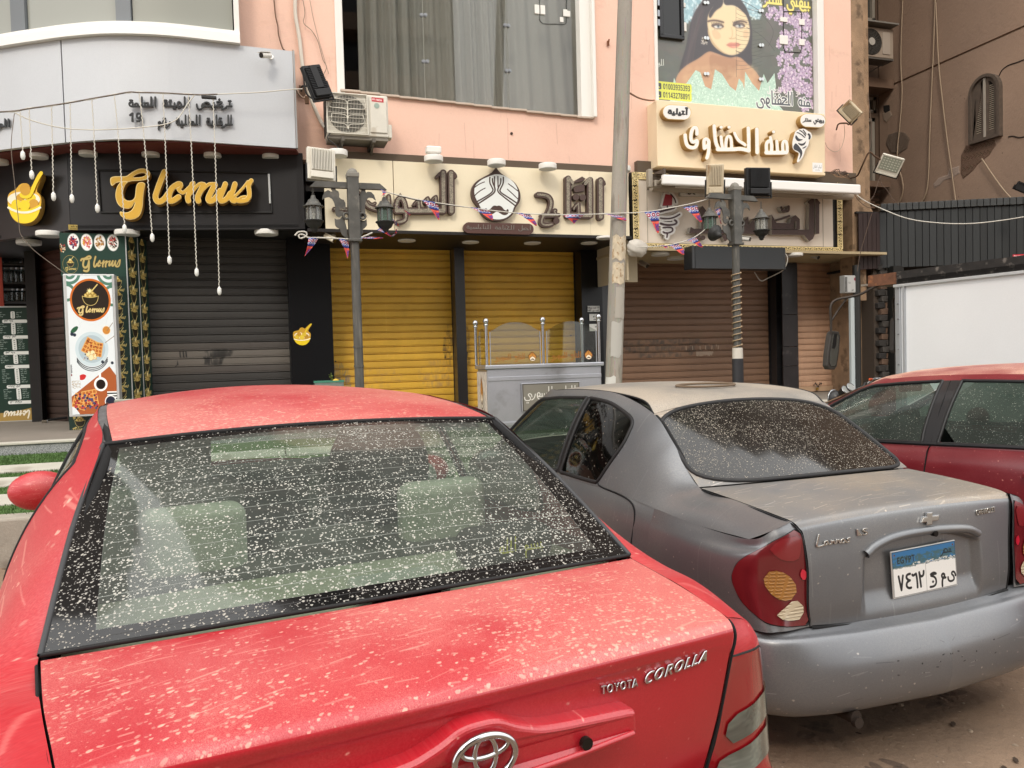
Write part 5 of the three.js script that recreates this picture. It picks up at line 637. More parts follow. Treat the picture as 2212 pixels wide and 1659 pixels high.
// ---------------------------------------------------------------- floodlights (front +z, finned back -z)
const mFl ={black:M(0x1d1d1e,.55,{metalness:.3}),white:mOldWhite,rust:M(0xffffff,.7,{map:noiseTex(256,[190,176,150],.1,{f:5,tint:[128,98,66],tamt:.8,tf:6,grain:.05})})};
function floodlight(label,p,w,h,kind,rot,{fins = 15,glass = true}={}){
const m = mFl[kind],t = thing('floodlight',label,'floodlight',[p.x,p.y,p.z]);t.rotation.set(...rot,'YXZ');
mesh('housing',rbox(w,h,.05,.012,0,0,0),m,t);
const f = [];for (let i = 0;i < fins;i++)f.push(box(w * .78 / fins * .45,h * .66,.035,-w * .38 + (i + .5)* w * .76 / fins,h * .12,-.042));mesh('fins',f,m,t);
mesh('driver_box',rbox(w * .8,h * .2,.045,.008,0,-h * .36,-.045),m,t);
mesh('rim',[box(w,.018,.014,0,h / 2 - .009,.031),box(w,.018,.014,0,-h / 2 + .009,.031),box(.018,h,.014,-w / 2 + .009,0,.031),box(.018,h,.014,w / 2 - .009,0,.031)],m,t);
if (glass){const leds = [];for (let j = 0;j < 5;j++)for (let i = 0;i < 6;i++)leds.push(box(w * .06,h * .025,.004,-w * .34 + i * w * .136,h * .34 - j * h * .13,.034));mesh('lamp_panel',box(w * .88,h * .72,.004,0,h * .1,.03),M(0x8d9184,.3),t);mesh('leds',leds,M(0xd6d6c6,.3),t);}
mesh('bracket',[box(.012,h * .55,.03,-w / 2 - .012,-h * .28,0),box(.012,h * .55,.03,w / 2 + .012,-h * .28,0),box(w + .036,.012,.03,0,-h * .56,0)],mFl.black,t);
return t;
}
floodlight('black finned floodlight on a steel arm at the upper left of the air conditioner',c2(108,533,-9.95),.26,.42,'black',[.15,3.5,-.32],{fins:1});
{const q = c2(108,533,-9.95),t = scene.children.at(-1);const f = [];for (let i = 0;i < 17;i++)f.push(box(.22,.009,.03,0,-.17 + i * .021,-.04));mesh('fins',f,mFl.black,t);const a = thing('lamp_support','rusty steel arm carrying the black floodlight','lamp arm');mesh('arm',[tube([c2(10,590,-10.45),c2(15,560,-10.2),c2(60,560,-10.0),c2(95,560,-9.96)],.012,20),tube([c2(20,470,-10.0),c2(40,600,-9.98),c2(95,650,-9.96)],.01,20),bar(c2(20,470,-10.0),c2(70,455,-9.96),.01)],mBlackMetal,a);mesh('plate',[box(.08,.14,.01,c2(15,590,-10.48).x,c2(15,590,-10.48).y,-10.485),box(.05,.09,.04,c2(45,640,-10.1).x,c2(45,650,-10.1).y,-10.1)],M(0x6d5340,.8,{metalness:.3}),a);}
floodlight('white floodlight seen from its ribbed back above the left lantern post',c2(138,1066,-9.8),.345,.40,'white',[.08,3.3,.03],{fins:14});
floodlight('rusty white floodlight seen from behind on top of the right lantern post',c3(745,1165,-8.05),.2,.36,'rust',[-.05,2.75,.03],{fins:8});
floodlight('black floodlight with a perforated back on the right lantern post',c3(1022,1180,-8.05),.315,.34,'black',[0,3.0,0],{fins:17});
floodlight('dirty floodlight tilted upwards on the right edge of the pink wall',c4(325,725,-9.9),.3,.22,'rust',[-.3,2.1,.95],{fins:12});
floodlight('square white floodlight with rows of diodes on a bent pipe',c4(580,1072,-9.7),.33,.3,'white',[.5,-.75,-.42]);
floodlight('dark floodlight above the ribbed black fascia at the edge of the street',c4(1440,1215,-9.0),.2,.12,'black',[.2,-.6,-.5],{glass:false});
{const t = thing('lamp_pipe','bent rusty pipe carrying the square white floodlight','pipe');mesh('pipe',tube([c4(330,1155,-10.4),c4(370,1140,-10.2),c4(400,1080,-9.9),c4(445,990,-9.75),c4(480,1010,-9.73),c4(520,1035,-9.72)],.013,40),M(0x5a4535,.7,{metalness:.4}),t);const u = thing('lamp_support','bent iron bracket under the tilted floodlight on the pink wall','lamp arm');mesh('arm',tube([c4(235,842,-10.45),c4(250,805,-10.2),c4(300,800,-9.95),c4(318,810,-9.93),c4(335,770,-9.92)],.012,30),M(0x55402f,.7,{metalness:.4}),u);}
// ---------------------------------------------------------------- cameras
function cctv(label,p,ry,rx,m){const t = thing('security_camera',label,'camera',[p.x,p.y,p.z]);const b = [at(cyl(.034,.034,.15,0,0,0,16),0,0,0,Math.PI / 2)];const hd = mesh('housing',b,m,t);hd.rotation.set(rx,ry,0,'YXZ');const l = mesh('lens',[at(cyl(.03,.03,.012,0,0,0,16),0,0,.078,Math.PI / 2)],M(0x0a0a0a,.1),t);l.rotation.copy(hd.rotation);const v = mesh('visor',[box(.074,.006,.17,0,.036,.012)],m,t);v.rotation.copy(hd.rotation);mesh('mount',[bar(V(0,0,-.02),V(.05,.03,-.12),.012),at(cyl(.035,.035,.015,0,0,0,14),.06,.035,-.13,1.2)],m,t);return t;}
cctv('white security camera at the top right of the silver cladding',c1(1722,360,-10.02),-.8,.3,mWhite);
cctv('small white camera in front of the gold framed sign beside the lantern post',P(1350 + 1130 * .22948,372.6 + 625 * .22948,-10.1),.6,.2,mWhite);
cctv('camera under the soffit above the light brown shutter',c7(1118,295,-10.6),.3,.35,M(0xa8a7a2,.5));
cctv('small hanging camera in front of the wide brown shutter',c7(227,335,-10.7),.5,.5,M(0x8f857a,.5));
cctv('cream spotlight on a short stalk under the left end of the cream sign',P(637.2 + 550 * .13671,345.6 + 1235 * .13671,-10.3),.9,.5,mCream);
// ---------------------------------------------------------------- lantern posts
const cF = (x,y,z)=>P(637.2 + x * .13671,345.6 + y * .13671,z),cE = (x,y,z)=>P(1350 + x * .22948,372.6 + y * .22948,z);
const mIron = M(0xffffff,.6,{metalness:.25,map:noiseTex(512,[82,81,77],.16,{f:6,tint:[116,112,103],tamt:.6,tf:6,grain:.06,rep:[2,2]})});
const ZL = -8;
const postBase = V(.93,rampAt(ZL),ZL);
const post1 = thing('lantern_post','dark iron lantern post with scrolled brackets before the yellow shutters','lantern post',postBase.toArray(),'ornate lantern posts');
{
const L = (v)=>v.sub(postBase),top = L(cF(838,255,ZL)),low = L(cF(905,1275,ZL)),X = (top.x + low.x)/ 2 * 1;
mesh('pole',[cyl(.045,.048,low.y,0,low.y / 2,0,20),cyl(.052,.052,.02,0,low.y * .51,0,20),cyl(.052,.052,.02,0,low.y * .42,0,20),cyl(.063,.066,.45,0,.22,0,20),cyl(.11,.12,.06,0,.03,0,20)],mIron,post1);
mesh('shaft',[rbox(.115,top.y - low.y,.115,.012,0,(top.y + low.y)/ 2,0),rbox(.14,.03,.14,.006,0,low.y,0)],mIron,post1);mesh('cap',[rbox(.125,.05,.125,.01,0,top.y + .005,0),at(new THREE.SphereGeometry(.055,16,8,0,6.3,0,1.57),0,top.y + .025,0)],M(0x77746c,.7),post1);
const ay = L(cF(838,408,ZL)).y,ax0 = L(cF(262,395,ZL)).x,ax1 = L(cF(1415,430,ZL)).x;mesh('cross_arm',ext(shapeOf([[ax0 - .02,-.03],[ax1 + .02,-.03],[ax1 - .05,.03],[ax0 + .04,.03]]),.05).translate(0,ay,-.025),mIron,post1);
const br = [[[565,430],[635,430],[645,475],[690,503],[702,545],[698,590],[730,622],[775,636],[800,690],[800,800],[760,765],[715,770],[704,810],[745,805],[780,830],[790,900],[792,980],[815,1060],[840,1240],[800,1225],[745,1185],[728,1150],[716,1095],[660,1065],[638,1035],[628,925],[660,945],[715,938],[750,885],[700,908],[655,885],[634,820],[640,750],[622,680],[592,620],[540,588],[480,600],[430,635],[440,570],[470,508],[525,478],[570,505],[596,498],[575,470]],[[1060,440],[1132,440],[1112,490],[1126,520],[1150,505],[1200,508],[1250,555],[1280,645],[1225,602],[1170,598],[1125,632],[1108,740],[1114,830],[1098,890],[1050,912],[1008,888],[1035,948],[1090,966],[1134,938],[1140,1035],[1105,1078],[1070,1100],[1076,1160],[1035,1208],[985,1232],[960,1200],[975,1060],[972,850],[1000,815],[1048,825],[1030,785],[985,765],[945,800],[945,700],[975,640],[1015,595],[1040,520]]];
for (const b of br)mesh('bracket',cut((x)=>{poly(x,b);x.fill();},'F',ZL,{box:[410,410,1300,1260],res:.5,tol:.4}).map((s)=>metric(new THREE.ExtrudeGeometry(s,{depth:.012,bevelEnabled:false})).translate(-postBase.x,-postBase.y,-.006)),mIron,post1);
for (const g of [at(new THREE.TorusGeometry(.03,.012,8,14),-.075,L(cF(800,890,ZL)).y,.02),at(new THREE.TorusGeometry(.03,.012,8,14),.085,L(cF(960,890,ZL)).y,.02)])mesh('scroll',g,mIron,post1);
}
const p2 = cE(1045,160,ZL),dy2 = p2.y - cF(838,255,ZL).y;const post2 = clone(post1,'dark iron lantern post wound with a cable before the wide brown shutter',V(p2.x - .02,postBase.y + dy2,ZL));post2.rotation.y = .12;
{const t = thing('cable','pale cable wound in a spiral around the right lantern post','cable'),pts = [];for (let i = 0;i <= 200;i++){const k = i / 200,a = k * 6.283 * 13;const y = lerp(2.55,1.62,k),r = .056;pts.push(V(p2.x - .02 + Math.cos(a)* r,y,ZL + Math.sin(a)* r));}mesh('winding',tube(pts,.008,700,5),M(0x9a8468,.7),t);const y0 = 1.5;mesh('tape',cyl(.062,.064,.13,p2.x - .02,y0 + .08,ZL,18),M(0xc4beb4,.4),t);mesh('sleeve',cyl(.066,.07,.95,p2.x - .02,y0 - .46,ZL,18),M(0x26262a,.6),t);}
const lanternG ={h:0};
function lantern(label,p,tint,broken){// p:hanging point,0.44 m tall
const t = thing('lantern',label,'lantern',[p.x,p.y,p.z],'hanging lanterns');
mesh('cap',lathe([[0,0],[.022,-.005],[.03,-.03],[.034,-.045],[.06,-.06],[.066,-.08],[.085,-.1],[.09,-.118],[.118,-.132],[.122,-.142],[.1,-.145]],24),mIron,t);
const gl = cyl(.085,.085,.165,0,-.225,0,12);mesh('glass',gl,M(tint,.12,{transmission:.75,thickness:0}),t);
const bars = [];for (let i = 0;i < 6;i++){const a = i * 1.047 + .3;bars.push(bar(V(Math.cos(a)* .088,-.14,Math.sin(a)* .088),V(Math.cos(a)* .088,-.31,Math.sin(a)* .088),.0085,6));}mesh('frame_bar',bars,mIron,t);
mesh('bulb',[at(new THREE.SphereGeometry(.02,10,8),0,-.23,0),cyl(.012,.012,.06,0,-.28,0,8)],mWhite,t);
const bs = lathe([[.115,-.302],[.118,-.315],[.1,-.325],[.09,-.35],[.075,-.375],[.045,-.39],[.042,-.41],[.03,-.425],[.03,-.44],[0,-.45]].reverse(),24);const base = mesh('base',bs,M(0x232322,.6,{metalness:.2}),t);
if (broken){base.geometry.translate(0,.305,0);base.position.set(.055,-.36,.03);base.rotation.set(-1.1,0,.15,'YXZ');}
const ch = [];for (let i = 0;i < 6;i++)ch.push(at(new THREE.TorusGeometry(.012,.003,5,10),0,.012 + i * .017,0,0,i % 2?1.57:0));mesh('chain',ch,mIron,t);
t.scale.setScalar(lanternG.s);return t;
}
lanternG.s = (cF(290,560,ZL).y - cF(330,1160,ZL).y)/ .45;
lantern('left hanging lantern with clear frosted panes on the left post',cF(288,555,ZL),0xd4d6d0);
lantern('right hanging lantern with dull green panes on the left post',cF(1412,585,ZL),0x8fa69b);
lantern('green glass lantern whose black base hangs loose on the right post',cE(793,330,ZL),0x86a092,true);
lantern('right hanging lantern with clear panes on the right post',cE(1280,345,ZL),0xd4d6d0);
// ---------------------------------------------------------------- tall grey pole with torn paper
{
const t0 = P(1350.5,-20,-8.1),b0 = P(1327,812,-8.1),base = V(b0.x - (t0.x - b0.x)* .2,rampAt(-8.1),-8.1),tilt = (t0.x - base.x)/ (t0.y - base.y),t = thing('utility_pole','tall weathered grey pole with torn paper scraps in front of the signs','pole',base.toArray());
t.rotation.z = -Math.atan(tilt);mesh('pole',(()=>{const g = new THREE.CylinderGeometry(.068,.1,9,28,20);const p = g.attributes.uv;for (let i = 0;i < p.count;i++)p.setXY(i,p.getX(i),p.getY(i)* 9);return g.translate(0,4.5,0);})(),M(0xffffff,.75,{map:noiseTex(512,[146,140,130],.1,{f:4,tint:[112,104,94],tamt:.7,tf:6,grain:.06,rep:[1,.35],extra:(x,s)=>{for (let i = 0;i < 400;i++){x.fillStyle = `rgba(${rr(70, 190)},${rr(60, 170)},${rr(50, 150)},.35)`;x.fillRect(rr(0,s),rr(0,s),rr(1,5),rr(4,40));}}})}),t);
const scrap = (name,y0,y1,a0,a1,m)=>{const g = new THREE.CylinderGeometry(.1,.1,1,14,6,true,a0,a1 - a0),p = g.attributes.position;for (let i = 0;i < p.count;i++){const y = lerp(y0,y1,p.getY(i)+ .5)+ (fbm(p.getX(i)* 3 + .5,y0 * .37,8,2)- .5)* .07,r = lerp(.1,.068,y / 9)+ .002 + .003 * rnd(),k = r / .1;p.setXYZ(i,p.getX(i)* k,y,p.getZ(i)* k);}g.computeVertexNormals();mesh(name,g,m,t);};
const pap = M(0xffffff,.8,{map:noiseTex(256,[186,172,148],.12,{f:6,tint:[140,112,80],tamt:.8,tf:7,grain:.06})}),wh = M(0xbdbbb5,.8);
scrap('paper',2.05,2.32,-1.1,.9,pap);scrap('paper',1.78,2.02,-1.0,.6,pap);scrap('paper',.95,1.35,-.9,.5,M(0xa5a29b,.8));scrap('paper',.42,.72,-1.5,-.2,wh);scrap('paper',1.4,1.75,-.5,.9,M(0x9c968c,.8));
}
// ---------------------------------------------------------------- bunting
const flagTex = ctex(256,384,(x,w,h)=>{x.fillStyle = '#2b3f93';x.fillRect(0,0,w,150);x.strokeStyle = '#e8e4e6';x.lineWidth = 9;for (let i = 0;i < 3;i++){x.beginPath();x.arc(43 + i * 85,60,40,0,7);x.stroke();x.fillStyle = '#c23b3f';for (let k = 0;k < 10;k++){x.beginPath();x.arc(43 + i * 85 + Math.cos(k * .628)* 22,60 + Math.sin(k * .628)* 22,8,0,7);x.fill();}x.fillStyle = '#efe9dd';x.beginPath();x.arc(43 + i * 85,60,12,0,7);x.fill();}x.lineWidth = 6;for (let i = 0;i < 5;i++){x.beginPath();x.arc(25 + i * 51,128,22,3.14,6.28);x.stroke();}x.fillStyle = '#241f4d';x.fillRect(0,150,w,22);x.fillStyle = '#d8473f';x.fillRect(0,172,w,h);x.strokeStyle = '#e38a5a';x.lineWidth = 7;x.strokeRect(60,190,150,190);x.fillStyle = '#5a2f78';x.fillRect(120,215,80,130);x.fillStyle = '#b9543f';for (let i = 0;i < 90;i++){x.beginPath();x.arc(rr(0,w),rr(175,h),rr(2,6),0,7);x.fill();}});
const mFlag = M(0xffffff,.85,{map:flagTex,transmission:.12,thickness:0}),mCord = M(0xbcb8ae,.7);
function flagGeo(A,B,T,curl = 0){const n = 8,pos = [],uv = [],ix = [];for (let j = 0;j <= n;j++){const v = j / n;for (let i = 0;i <= n;i++){const u = i / n,e = A.clone().lerp(B,u),p = e.lerp(T,v);const s = Math.sin(u * 3 + v * 4 + curl * 2)* .018 + curl * .05 * v * v;p.z += s;p.x += curl * .03 * Math.sin(v * 3.14);pos.push(p.x,p.y,p.z);uv.push(.5 + (u - .5)* (1 - v),1 - v);}}for (let j = 0;j < n;j++)for (let i = 0;i < n;i++){const a = j * (n + 1)+ i;ix.push(a,a + n + 1,a + 1,a + 1,a + n + 1,a + n + 2);}const g = new THREE.BufferGeometry();g.setAttribute('position',new THREE.Float32BufferAttribute(pos,3));g.setAttribute('uv',new THREE.Float32BufferAttribute(uv,2));g.setIndex(ix);g.computeVertexNormals();return g;}
{
const f2 = (x,y)=>c2(x,y,ZL),f3 = (x,y)=>c3(x,y,ZL),fF = (x,y)=>cF(x,y,ZL + .03);
const t = thing('bunting','string of patterned red and blue pennants between the two lantern posts','bunting');
mesh('cord',tube([cF(1405,455,ZL),f2(545,1240),f2(790,1298),f2(1100,1345),f2(1400,1380),f2(1700,1391),f2(1980,1386),f3(0,1386),f3(280,1376),f3(470,1345),f3(600,1318),f3(720,1285),f3(790,1265),f3(860,1262)],.006,120,5),mCord,t);
mesh('cord',tube([f2(545,1240),f2(720,1290),f2(900,1322),f2(1100,1346)],.004,50,5),mBlackMetal,t);
for (const [a,b,c,d,e,f,k]of [[790,1298,896,1314,900,1426,.2],[1100,1345,1215,1352,1240,1430,.8],[1395,1380,1492,1386,1525,1466,.6],[1700,1391,1842,1391,1780,1447,-.3],[1968,1386,2062,1391,2100,1437,1]])mesh('pennant',flagGeo(f2(a,b),f2(c,d),f2(e,f),k),mFlag,t);
for (const [a,b,c,d,e,f,k]of [[285,1377,388,1366,374,1512,.2],[533,1345,632,1330,652,1442,.3],[800,1262,872,1268,903,1352,.6],[745,1360,785,1345,792,1450,-.3]])mesh('pennant',flagGeo(f3(a,b),f3(c,d),f3(e,f),k),mFlag,t);
const u = thing('bunting','lower string of patterned pennants tied to the left lantern post','bunting');
mesh('cord',tube([fF(0,1195),fF(60,1140),fF(170,1140),fF(180,1200),fF(90,1240),fF(60,1190),fF(130,1180),fF(215,1228),fF(380,1230),fF(690,1243),fF(850,1252),fF(1000,1240),fF(1225,1150)],.008,120,5),mCord,u);
for (const [a,b,c,d,e,f,k]of [[215,1233,382,1233,150,1528,.2],[690,1248,845,1262,828,1560,.4],[1010,1238,1190,1205,1385,1250,1],[1290,1112,1352,1068,1515,1215,.5],[1500,1215,1560,1200,1590,1098,.7],[1530,685,1640,745,1815,888,.8],[1540,935,1560,1000,1658,1080,.5],[1345,470,1430,470,1350,590,.9]])mesh('pennant',flagGeo(fF(a,b),fF(c,d),fF(e,f),k),mFlag,u);
const w = thing('bunting','short lower string of pennants at the left of the right lantern post','bunting');
mesh('cord',tube([f3(230,1605),f3(420,1592),f3(560,1560),f3(640,1520),f3(690,1478)],.006,40,5),mCord,w);for (const [a,b,c,d,e,f,k]of [[560,1558,625,1532,655,1605,.4],[440,1592,512,1578,527,1655,.9],[385,1592,440,1588,420,1610,.6],[760,1520,800,1505,770,1545,.3]])mesh('pennant',flagGeo(f3(a,b),f3(c,d),f3(e,f),k),mFlag,w);
}
// ---------------------------------------------------------------- hanging light string on the silver cladding
{
const z = -9.98,q = (x,y)=>c1(x,y,z),t = thing('light_string','white dripping light string with small bulbs hung across the silver cladding','light string'),mw = M(0xc3bfb4,.6),md = M(0x6a5f54,.7);
const main = [[-40,728],[100,720],[185,705],[330,685],[460,665],[595,640],[740,615],[840,598],[900,600],[1050,603],[1220,612],[1320,615],[1410,611]];mesh('wire',tube(main.map(([x,y])=>q(x,y)),.009,160,6),md,t);mesh('wire',tube(main.map(([x,y],i)=>q(x,y + (i % 2?5:-4))),.006,160,5),mw,t);
mesh('wire',tube([[1400,612],[1560,605],[1700,598],[1860,583],[1960,577]].map(([x,y])=>q(x,y)),.007,40,5),mw,t);
mesh('wire',tube([[100,732],[190,775],[330,815],[450,835],[600,842],[750,838],[900,828],[1060,808],[1150,770],[1220,670],[1262,615]].map(([x,y])=>q(x,y)),.007,80,5),mw,t);
mesh('wire',tube([[95,735],[75,950],[98,1200],[125,1450],[136,1520],[200,1600],[270,1660],[420,1770]].map(([x,y])=>q(x,y)),.004,60,5),md,t);
const bb = [lathe([[0,-.075],[.014,-.07],[.026,-.045],[.03,-.015],[.027,0]],16),lathe([[.027,0],[.028,.01],[.022,.03],[.012,.036],[.01,.05],[0,.05]],16)];
for (const [x0,y0,x1,y1]of [[130,722,148,972],[190,705,206,1098],[335,688,347,1238],[455,668,466,1252],[595,640,631,1315],[740,615,807,1448],[900,600,986,1506],[1055,603,1098,1652],[1220,612,1274,1730],[1378,612,1421,1852]]){
const pts = [],n = Math.round((y1 - y0)/ 14);for (let i = 0;i <= n;i++){const k = i / n;pts.push(q(lerp(x0,x1,Math.pow(k,.8))+ (i % 2?2.4:-2.4)* (i > 0 && i < n?1:0),lerp(y0,y1,k)));}
mesh('drop_wire',tube(pts,.0058,n * 3,5),mw,t);const e = pts.at(-1),b = mesh('bulb',[bb[0].clone().scale(.85,.85,.85)],M(0xdcdcd8,.35),t);b.position.set(e.x,e.y - .05,e.z);const s = mesh('bulb_cap',[bb[1].clone().scale(.85,.85,.85)],mWhite,t);s.position.set(e.x,e.y - .05,e.z);
}
mesh('adaptor',rbox(.17,.035,.05,.008,q(1355,632).x,q(1355,632).y,z),M(0x222222,.5),t);
}
// ---------------------------------------------------------------- pipes and cables on the pink wall
{
const z = -10.46,q = (x,y)=>c1(x,y,z),cb = (label,pts,r,m,zz)=>{const t = thing('cable',label,'cable');mesh('line',tube(pts,r,pts.length * 10,6),m,t);return t;};
cb('thick white lagged pipe running down the pink wall to the air conditioner',[q(1913,-60),q(1915,100),q(1940,250),q(1963,450),q(1990,560),q(2030,680),q(2078,785),c1(2110,830,-10.3)],.026,M(0xc9c2b6,.8));
cb('brown cable drooping down the pink wall above the white camera',[q(1772,-40),q(1785,100),q(1800,170),q(1806,230),q(1830,310),q(1852,345),q(1856,460)],.009,M(0x6b5140,.8));
cb('thin looped wire from the brown cable to the camera',[q(1850,345),q(1868,370),q(1855,405),q(1800,390),q(1770,362)],.005,M(0x4d4640,.8));
cb('white conduit bent around the corner of the silver cladding',[q(1898,325),q(1896,420),q(1905,520),q(1930,600),q(1965,635),q(1985,620)],.014,M(0xb59a86,.8));
cb('pair of thin tangled wires on the pink wall beside the curtained window',[q(1955,-40),q(1975,80),q(1968,150),q(2020,200),q(2060,270),q(2090,380),q(2115,440),q(2075,520)],.005,M(0x8d7b6b,.8));
cb('thin wire with a loose end hanging by the window frame',[q(2000,-40),q(2030,120),q(2060,240),q(2085,330),q(2130,480)],.004,M(0xa08c7a,.8));
cb('rusty cable from the tall pole to the beauty sign',[P(1354,198,-8.2),P(1380,212,-9.2),P(1402,217,-10.0),P(1413,217,-10.35)],.012,M(0x8d6650,.8));
cb('white cable sagging across the front of the ribbed black fascia',[c4(330,1225,-10.2),c4(400,1290,-10),c4(520,1350,-9.7),c4(700,1418,-9.4),c4(900,1446,-9.2),c4(1100,1450,-9),c4(1300,1430,-8.9),c4(1500,1398,-8.8)],.007,M(0xc9c5bb,.6));
cb('thin cable hanging from the tilted floodlight down the pink wall',[c4(285,800,-10.3),c4(288,880,-10.4),c4(265,960,-10.45),c4(225,985,-10.45),c4(180,960,-10.45),c4(163,925,-10.45)],.005,M(0xb9a693,.7));
const ms = [];for (const [x,y]of [[560,960],[570,985]]){}const h1 = c2(1370,866,-10.498),h2 = c2(1993,270,-10.49);tag(mesh('wall_hook',[at(cyl(.012,.012,.08,0,0,0,8),h2.x,h2.y - .02,h2.z + .03,.5),box(.03,.07,.02,h2.x,h2.y - .03,h2.z + .01)],M(0x7d4f36,.8)),'small rusty hook sticking out of the pink wall left of the grey pole','hook');
tag(mesh('wall_plug',[at(cyl(.02,.02,.02,0,0,0,10),h1.x,h1.y,h1.z,Math.PI / 2)],M(0x3c2c24,.9)),'dark broken hole in the pink wall above the cream sign','hole');
const tg = thing('cable','tangle of loose wires over the right end of the awning','cable');for (let i = 0;i < 9;i++)mesh('line',tube([c4(rr(150,230),rr(1110,1140),-10.1),c4(rr(200,260),rr(1095,1150),-10.0),c4(rr(250,300),rr(1110,1150),-9.95),c4(rr(300,340),rr(1120,1160),-10.05)],.006,20,5),M([0x3a2f28,0x8b6f58,0x54443a][i % 3],.8),tg);
for (const [pts,lab]of [[[[405,1330],[470,1280],[500,1200],[520,1140]],'thin wire rising to the square white floodlight from the left'],[[[340,1240],[380,1300],[440,1345],[480,1340]],'loose dark wire at the corner of the ribbed fascia'],[[[445,1000],[462,850],[440,600]],'thin wire running up the dim window recess'],[[[520,1150],[530,1200],[560,1230],[600,1290],[640,1330]],'thin wire dropping from the square white floodlight'],[[[465,1385],[430,1500],[390,1640],[370,1760]],'red wire hanging over the ribbed return of the fascia']])cb(lab,pts.map(([x,y])=>c4(x,y,-10.15)),.005,M(0x5f4e42,.8));
}
// ---------------------------------------------------------------- steel display counter
{
const zf = -9.0,k = (x,y,z = zf)=>P(648 + x * .3335,432 + y * .3335,z),A = k(1200,1078),B = k(1970,1042),yT = (A.y + B.y)/ 2,backZ = PY(648 + 1130 * .3335,432 + 1075 * .3335,yT).z,D = Math.min(.9,Math.max(.5,zf - backZ)),x0 = A.x,x1 = B.x,W = x1 - x0,y0 = rampAt(zf)- .02;
const mSt = M(0xffffff,.34,{metalness:.75,map:noiseTex(512,[176,178,184],.06,{f:4,tint:[140,138,140],tamt:.6,tf:4,grain:.03,rep:[.8,.8]})});
const t = thing('display_counter','stainless steel dessert counter with glass panes between ball topped posts','counter',[x0 + W / 2,y0,zf]);
const H = yT - y0,ph = k(1205,770).y - yT;
mesh('counter_body',[rbox(W - .06,H - .05,D - .06,.01,0,(H - .05)/ 2,-D / 2)],mSt,t);mesh('worktop',rbox(W,.05,D,.012,0,H - .025,-D / 2),mSt,t);
mesh('front_rail',[rbox(W - .07,.05,.016,.005,.0,H - .17,.0 - .025),rbox(W - .07,.05,.016,.005,0,.12,-.025)],mSt,t);mesh('side_panel',box(.012,H - .08,D - .1,-W / 2 + .022,(H - .08)/ 2,-D / 2),M(0xffffff,.6,{map:noiseTex(256,[196,184,172],.12,{f:10,grain:.08,tint:[150,140,130],tamt:.6,tf:9,rep:[2,2]})}),t);
const s1 = k(1420,1195,zf),s2 = k(1780,1170,zf);const nx = (s1.x + s2.x)/ 2 + .05 - (x0 + W / 2),ny = k(1500,1190).y - y0 - .17,nb = new THREE.Group();nb.name = 'name_board';t.add(nb);mesh('board',rbox(.78,.36,.018,.006,nx,ny,-.01),mSt,nb);mesh('board_print',quad(V(nx - .38,ny - .17,.0015),V(nx + .38,ny - .17,.0015),V(nx + .38,ny + .17,.0015),V(nx - .38,ny + .17,.0015)),M(0xffffff,.4,{metalness:.5,map:ctex(512,230,(x,w,h)=>{x.fillStyle = '#8a867c';x.fillRect(0,0,w,h);x.strokeStyle = '#55524b';x.lineWidth = 8;x.strokeRect(4,4,w - 8,h - 8);x.strokeStyle = x.fillStyle = '#e9e7e0';arab(x,'التاج السوري',480,110,84,.1);})}),nb);
const ball = (h,s)=>lathe([[0,h + .065],[.026,h + .055],[.036,h + .03],[.03,h + .004],[.014,h - .008],[.03,h - .014],[.032,h - .024],[.018,h - .034],[.018,0]].map(([x,y])=>[x * s,y]),20);
const post = (px,z,oy,s = 1.0)=>{const X = k(px,900,zf + z).x - (x0 + W / 2),h = k(px,oy,zf + z).y - yT - .065;const m = mesh('post',ball(h,s),M(0xb9bcc0,.16,{metalness:.95}),t);m.position.set(X,H,z);return [X,h];};
const f = [post(1207,-.04,765),post(1574,-.04,757),post(1936,-.04,738)],b0 = post(1138,-D + .04,778),b1 = post(1826,-D + .04,760);
const mG = M(0xe2e6e2,.04,{transmission:1,thickness:0});
const pane = (xa,xb,z,h,map,zb)=>{const s = new THREE.Shape();const w = xb - xa;s.moveTo(0,0);s.lineTo(w,0);s.lineTo(w,h * .74);s.quadraticCurveTo(w * .9,h * .8,w * .82,h * .86);s.quadraticCurveTo(w * .5,h * 1.04,w * .18,h * .86);s.quadraticCurveTo(w * .1,h * .8,0,h * .74);const g = ext(s,.006);g.translate(xa,H,z);return g;};
mesh('pane',pane(f[0][0]+ .05,f[1][0]- .045,-.043,ph * .98),mG,t);mesh('pane',pane(f[1][0]+ .05,f[2][0]- .045,-.043,ph * .98),mG,t);
const sp = pane(0,D - .14,0,ph * .85);sp.translate(0,0,0);sp.rotateY(Math.PI / 2);sp.translate(f[0][0],0,-.06);mesh('pane',sp,mG,t);
mesh('rim',[f[0][0]+ .045,f[1][0]- .04,f[1][0]+ .045,f[2][0]- .04].map((X)=>box(.01,ph * .72,.014,X,H + ph * .36,-.04)),mSt,t);
const turb = (x,X,Y,s)=>{x.save();x.translate(X,Y);x.scale(s,s);x.translate(-500,-480);x.fillStyle = 'rgba(190,130,50,.9)';closed(x,[[500,96],[590,205],[770,320],[842,520],[770,655],[690,800],[490,852],[290,745],[185,575],[170,370],[330,235],[475,145]]);x.fill();x.strokeStyle = '#4a1c14';x.lineWidth = 36;x.stroke();x.fillStyle = '#e7ddc8';closed(x,[[500,440],[760,650],[690,790],[500,830],[330,760],[280,640]]);x.fill();x.lineWidth = 22;for (const q of [[470,430,380,500,240,575],[545,440,640,500,790,600],[205,380,260,330,340,305],[800,430,740,380,670,330],[478,200,478,400],[540,200,540,400]])ribbons(x,[[22,...q]]);x.fillStyle = '#3c1611';closed(x,[[512,640],[580,645],[645,705],[676,720],[610,770],[510,705],[420,762],[348,690],[420,680],[485,628]]);x.fill();x.restore();};
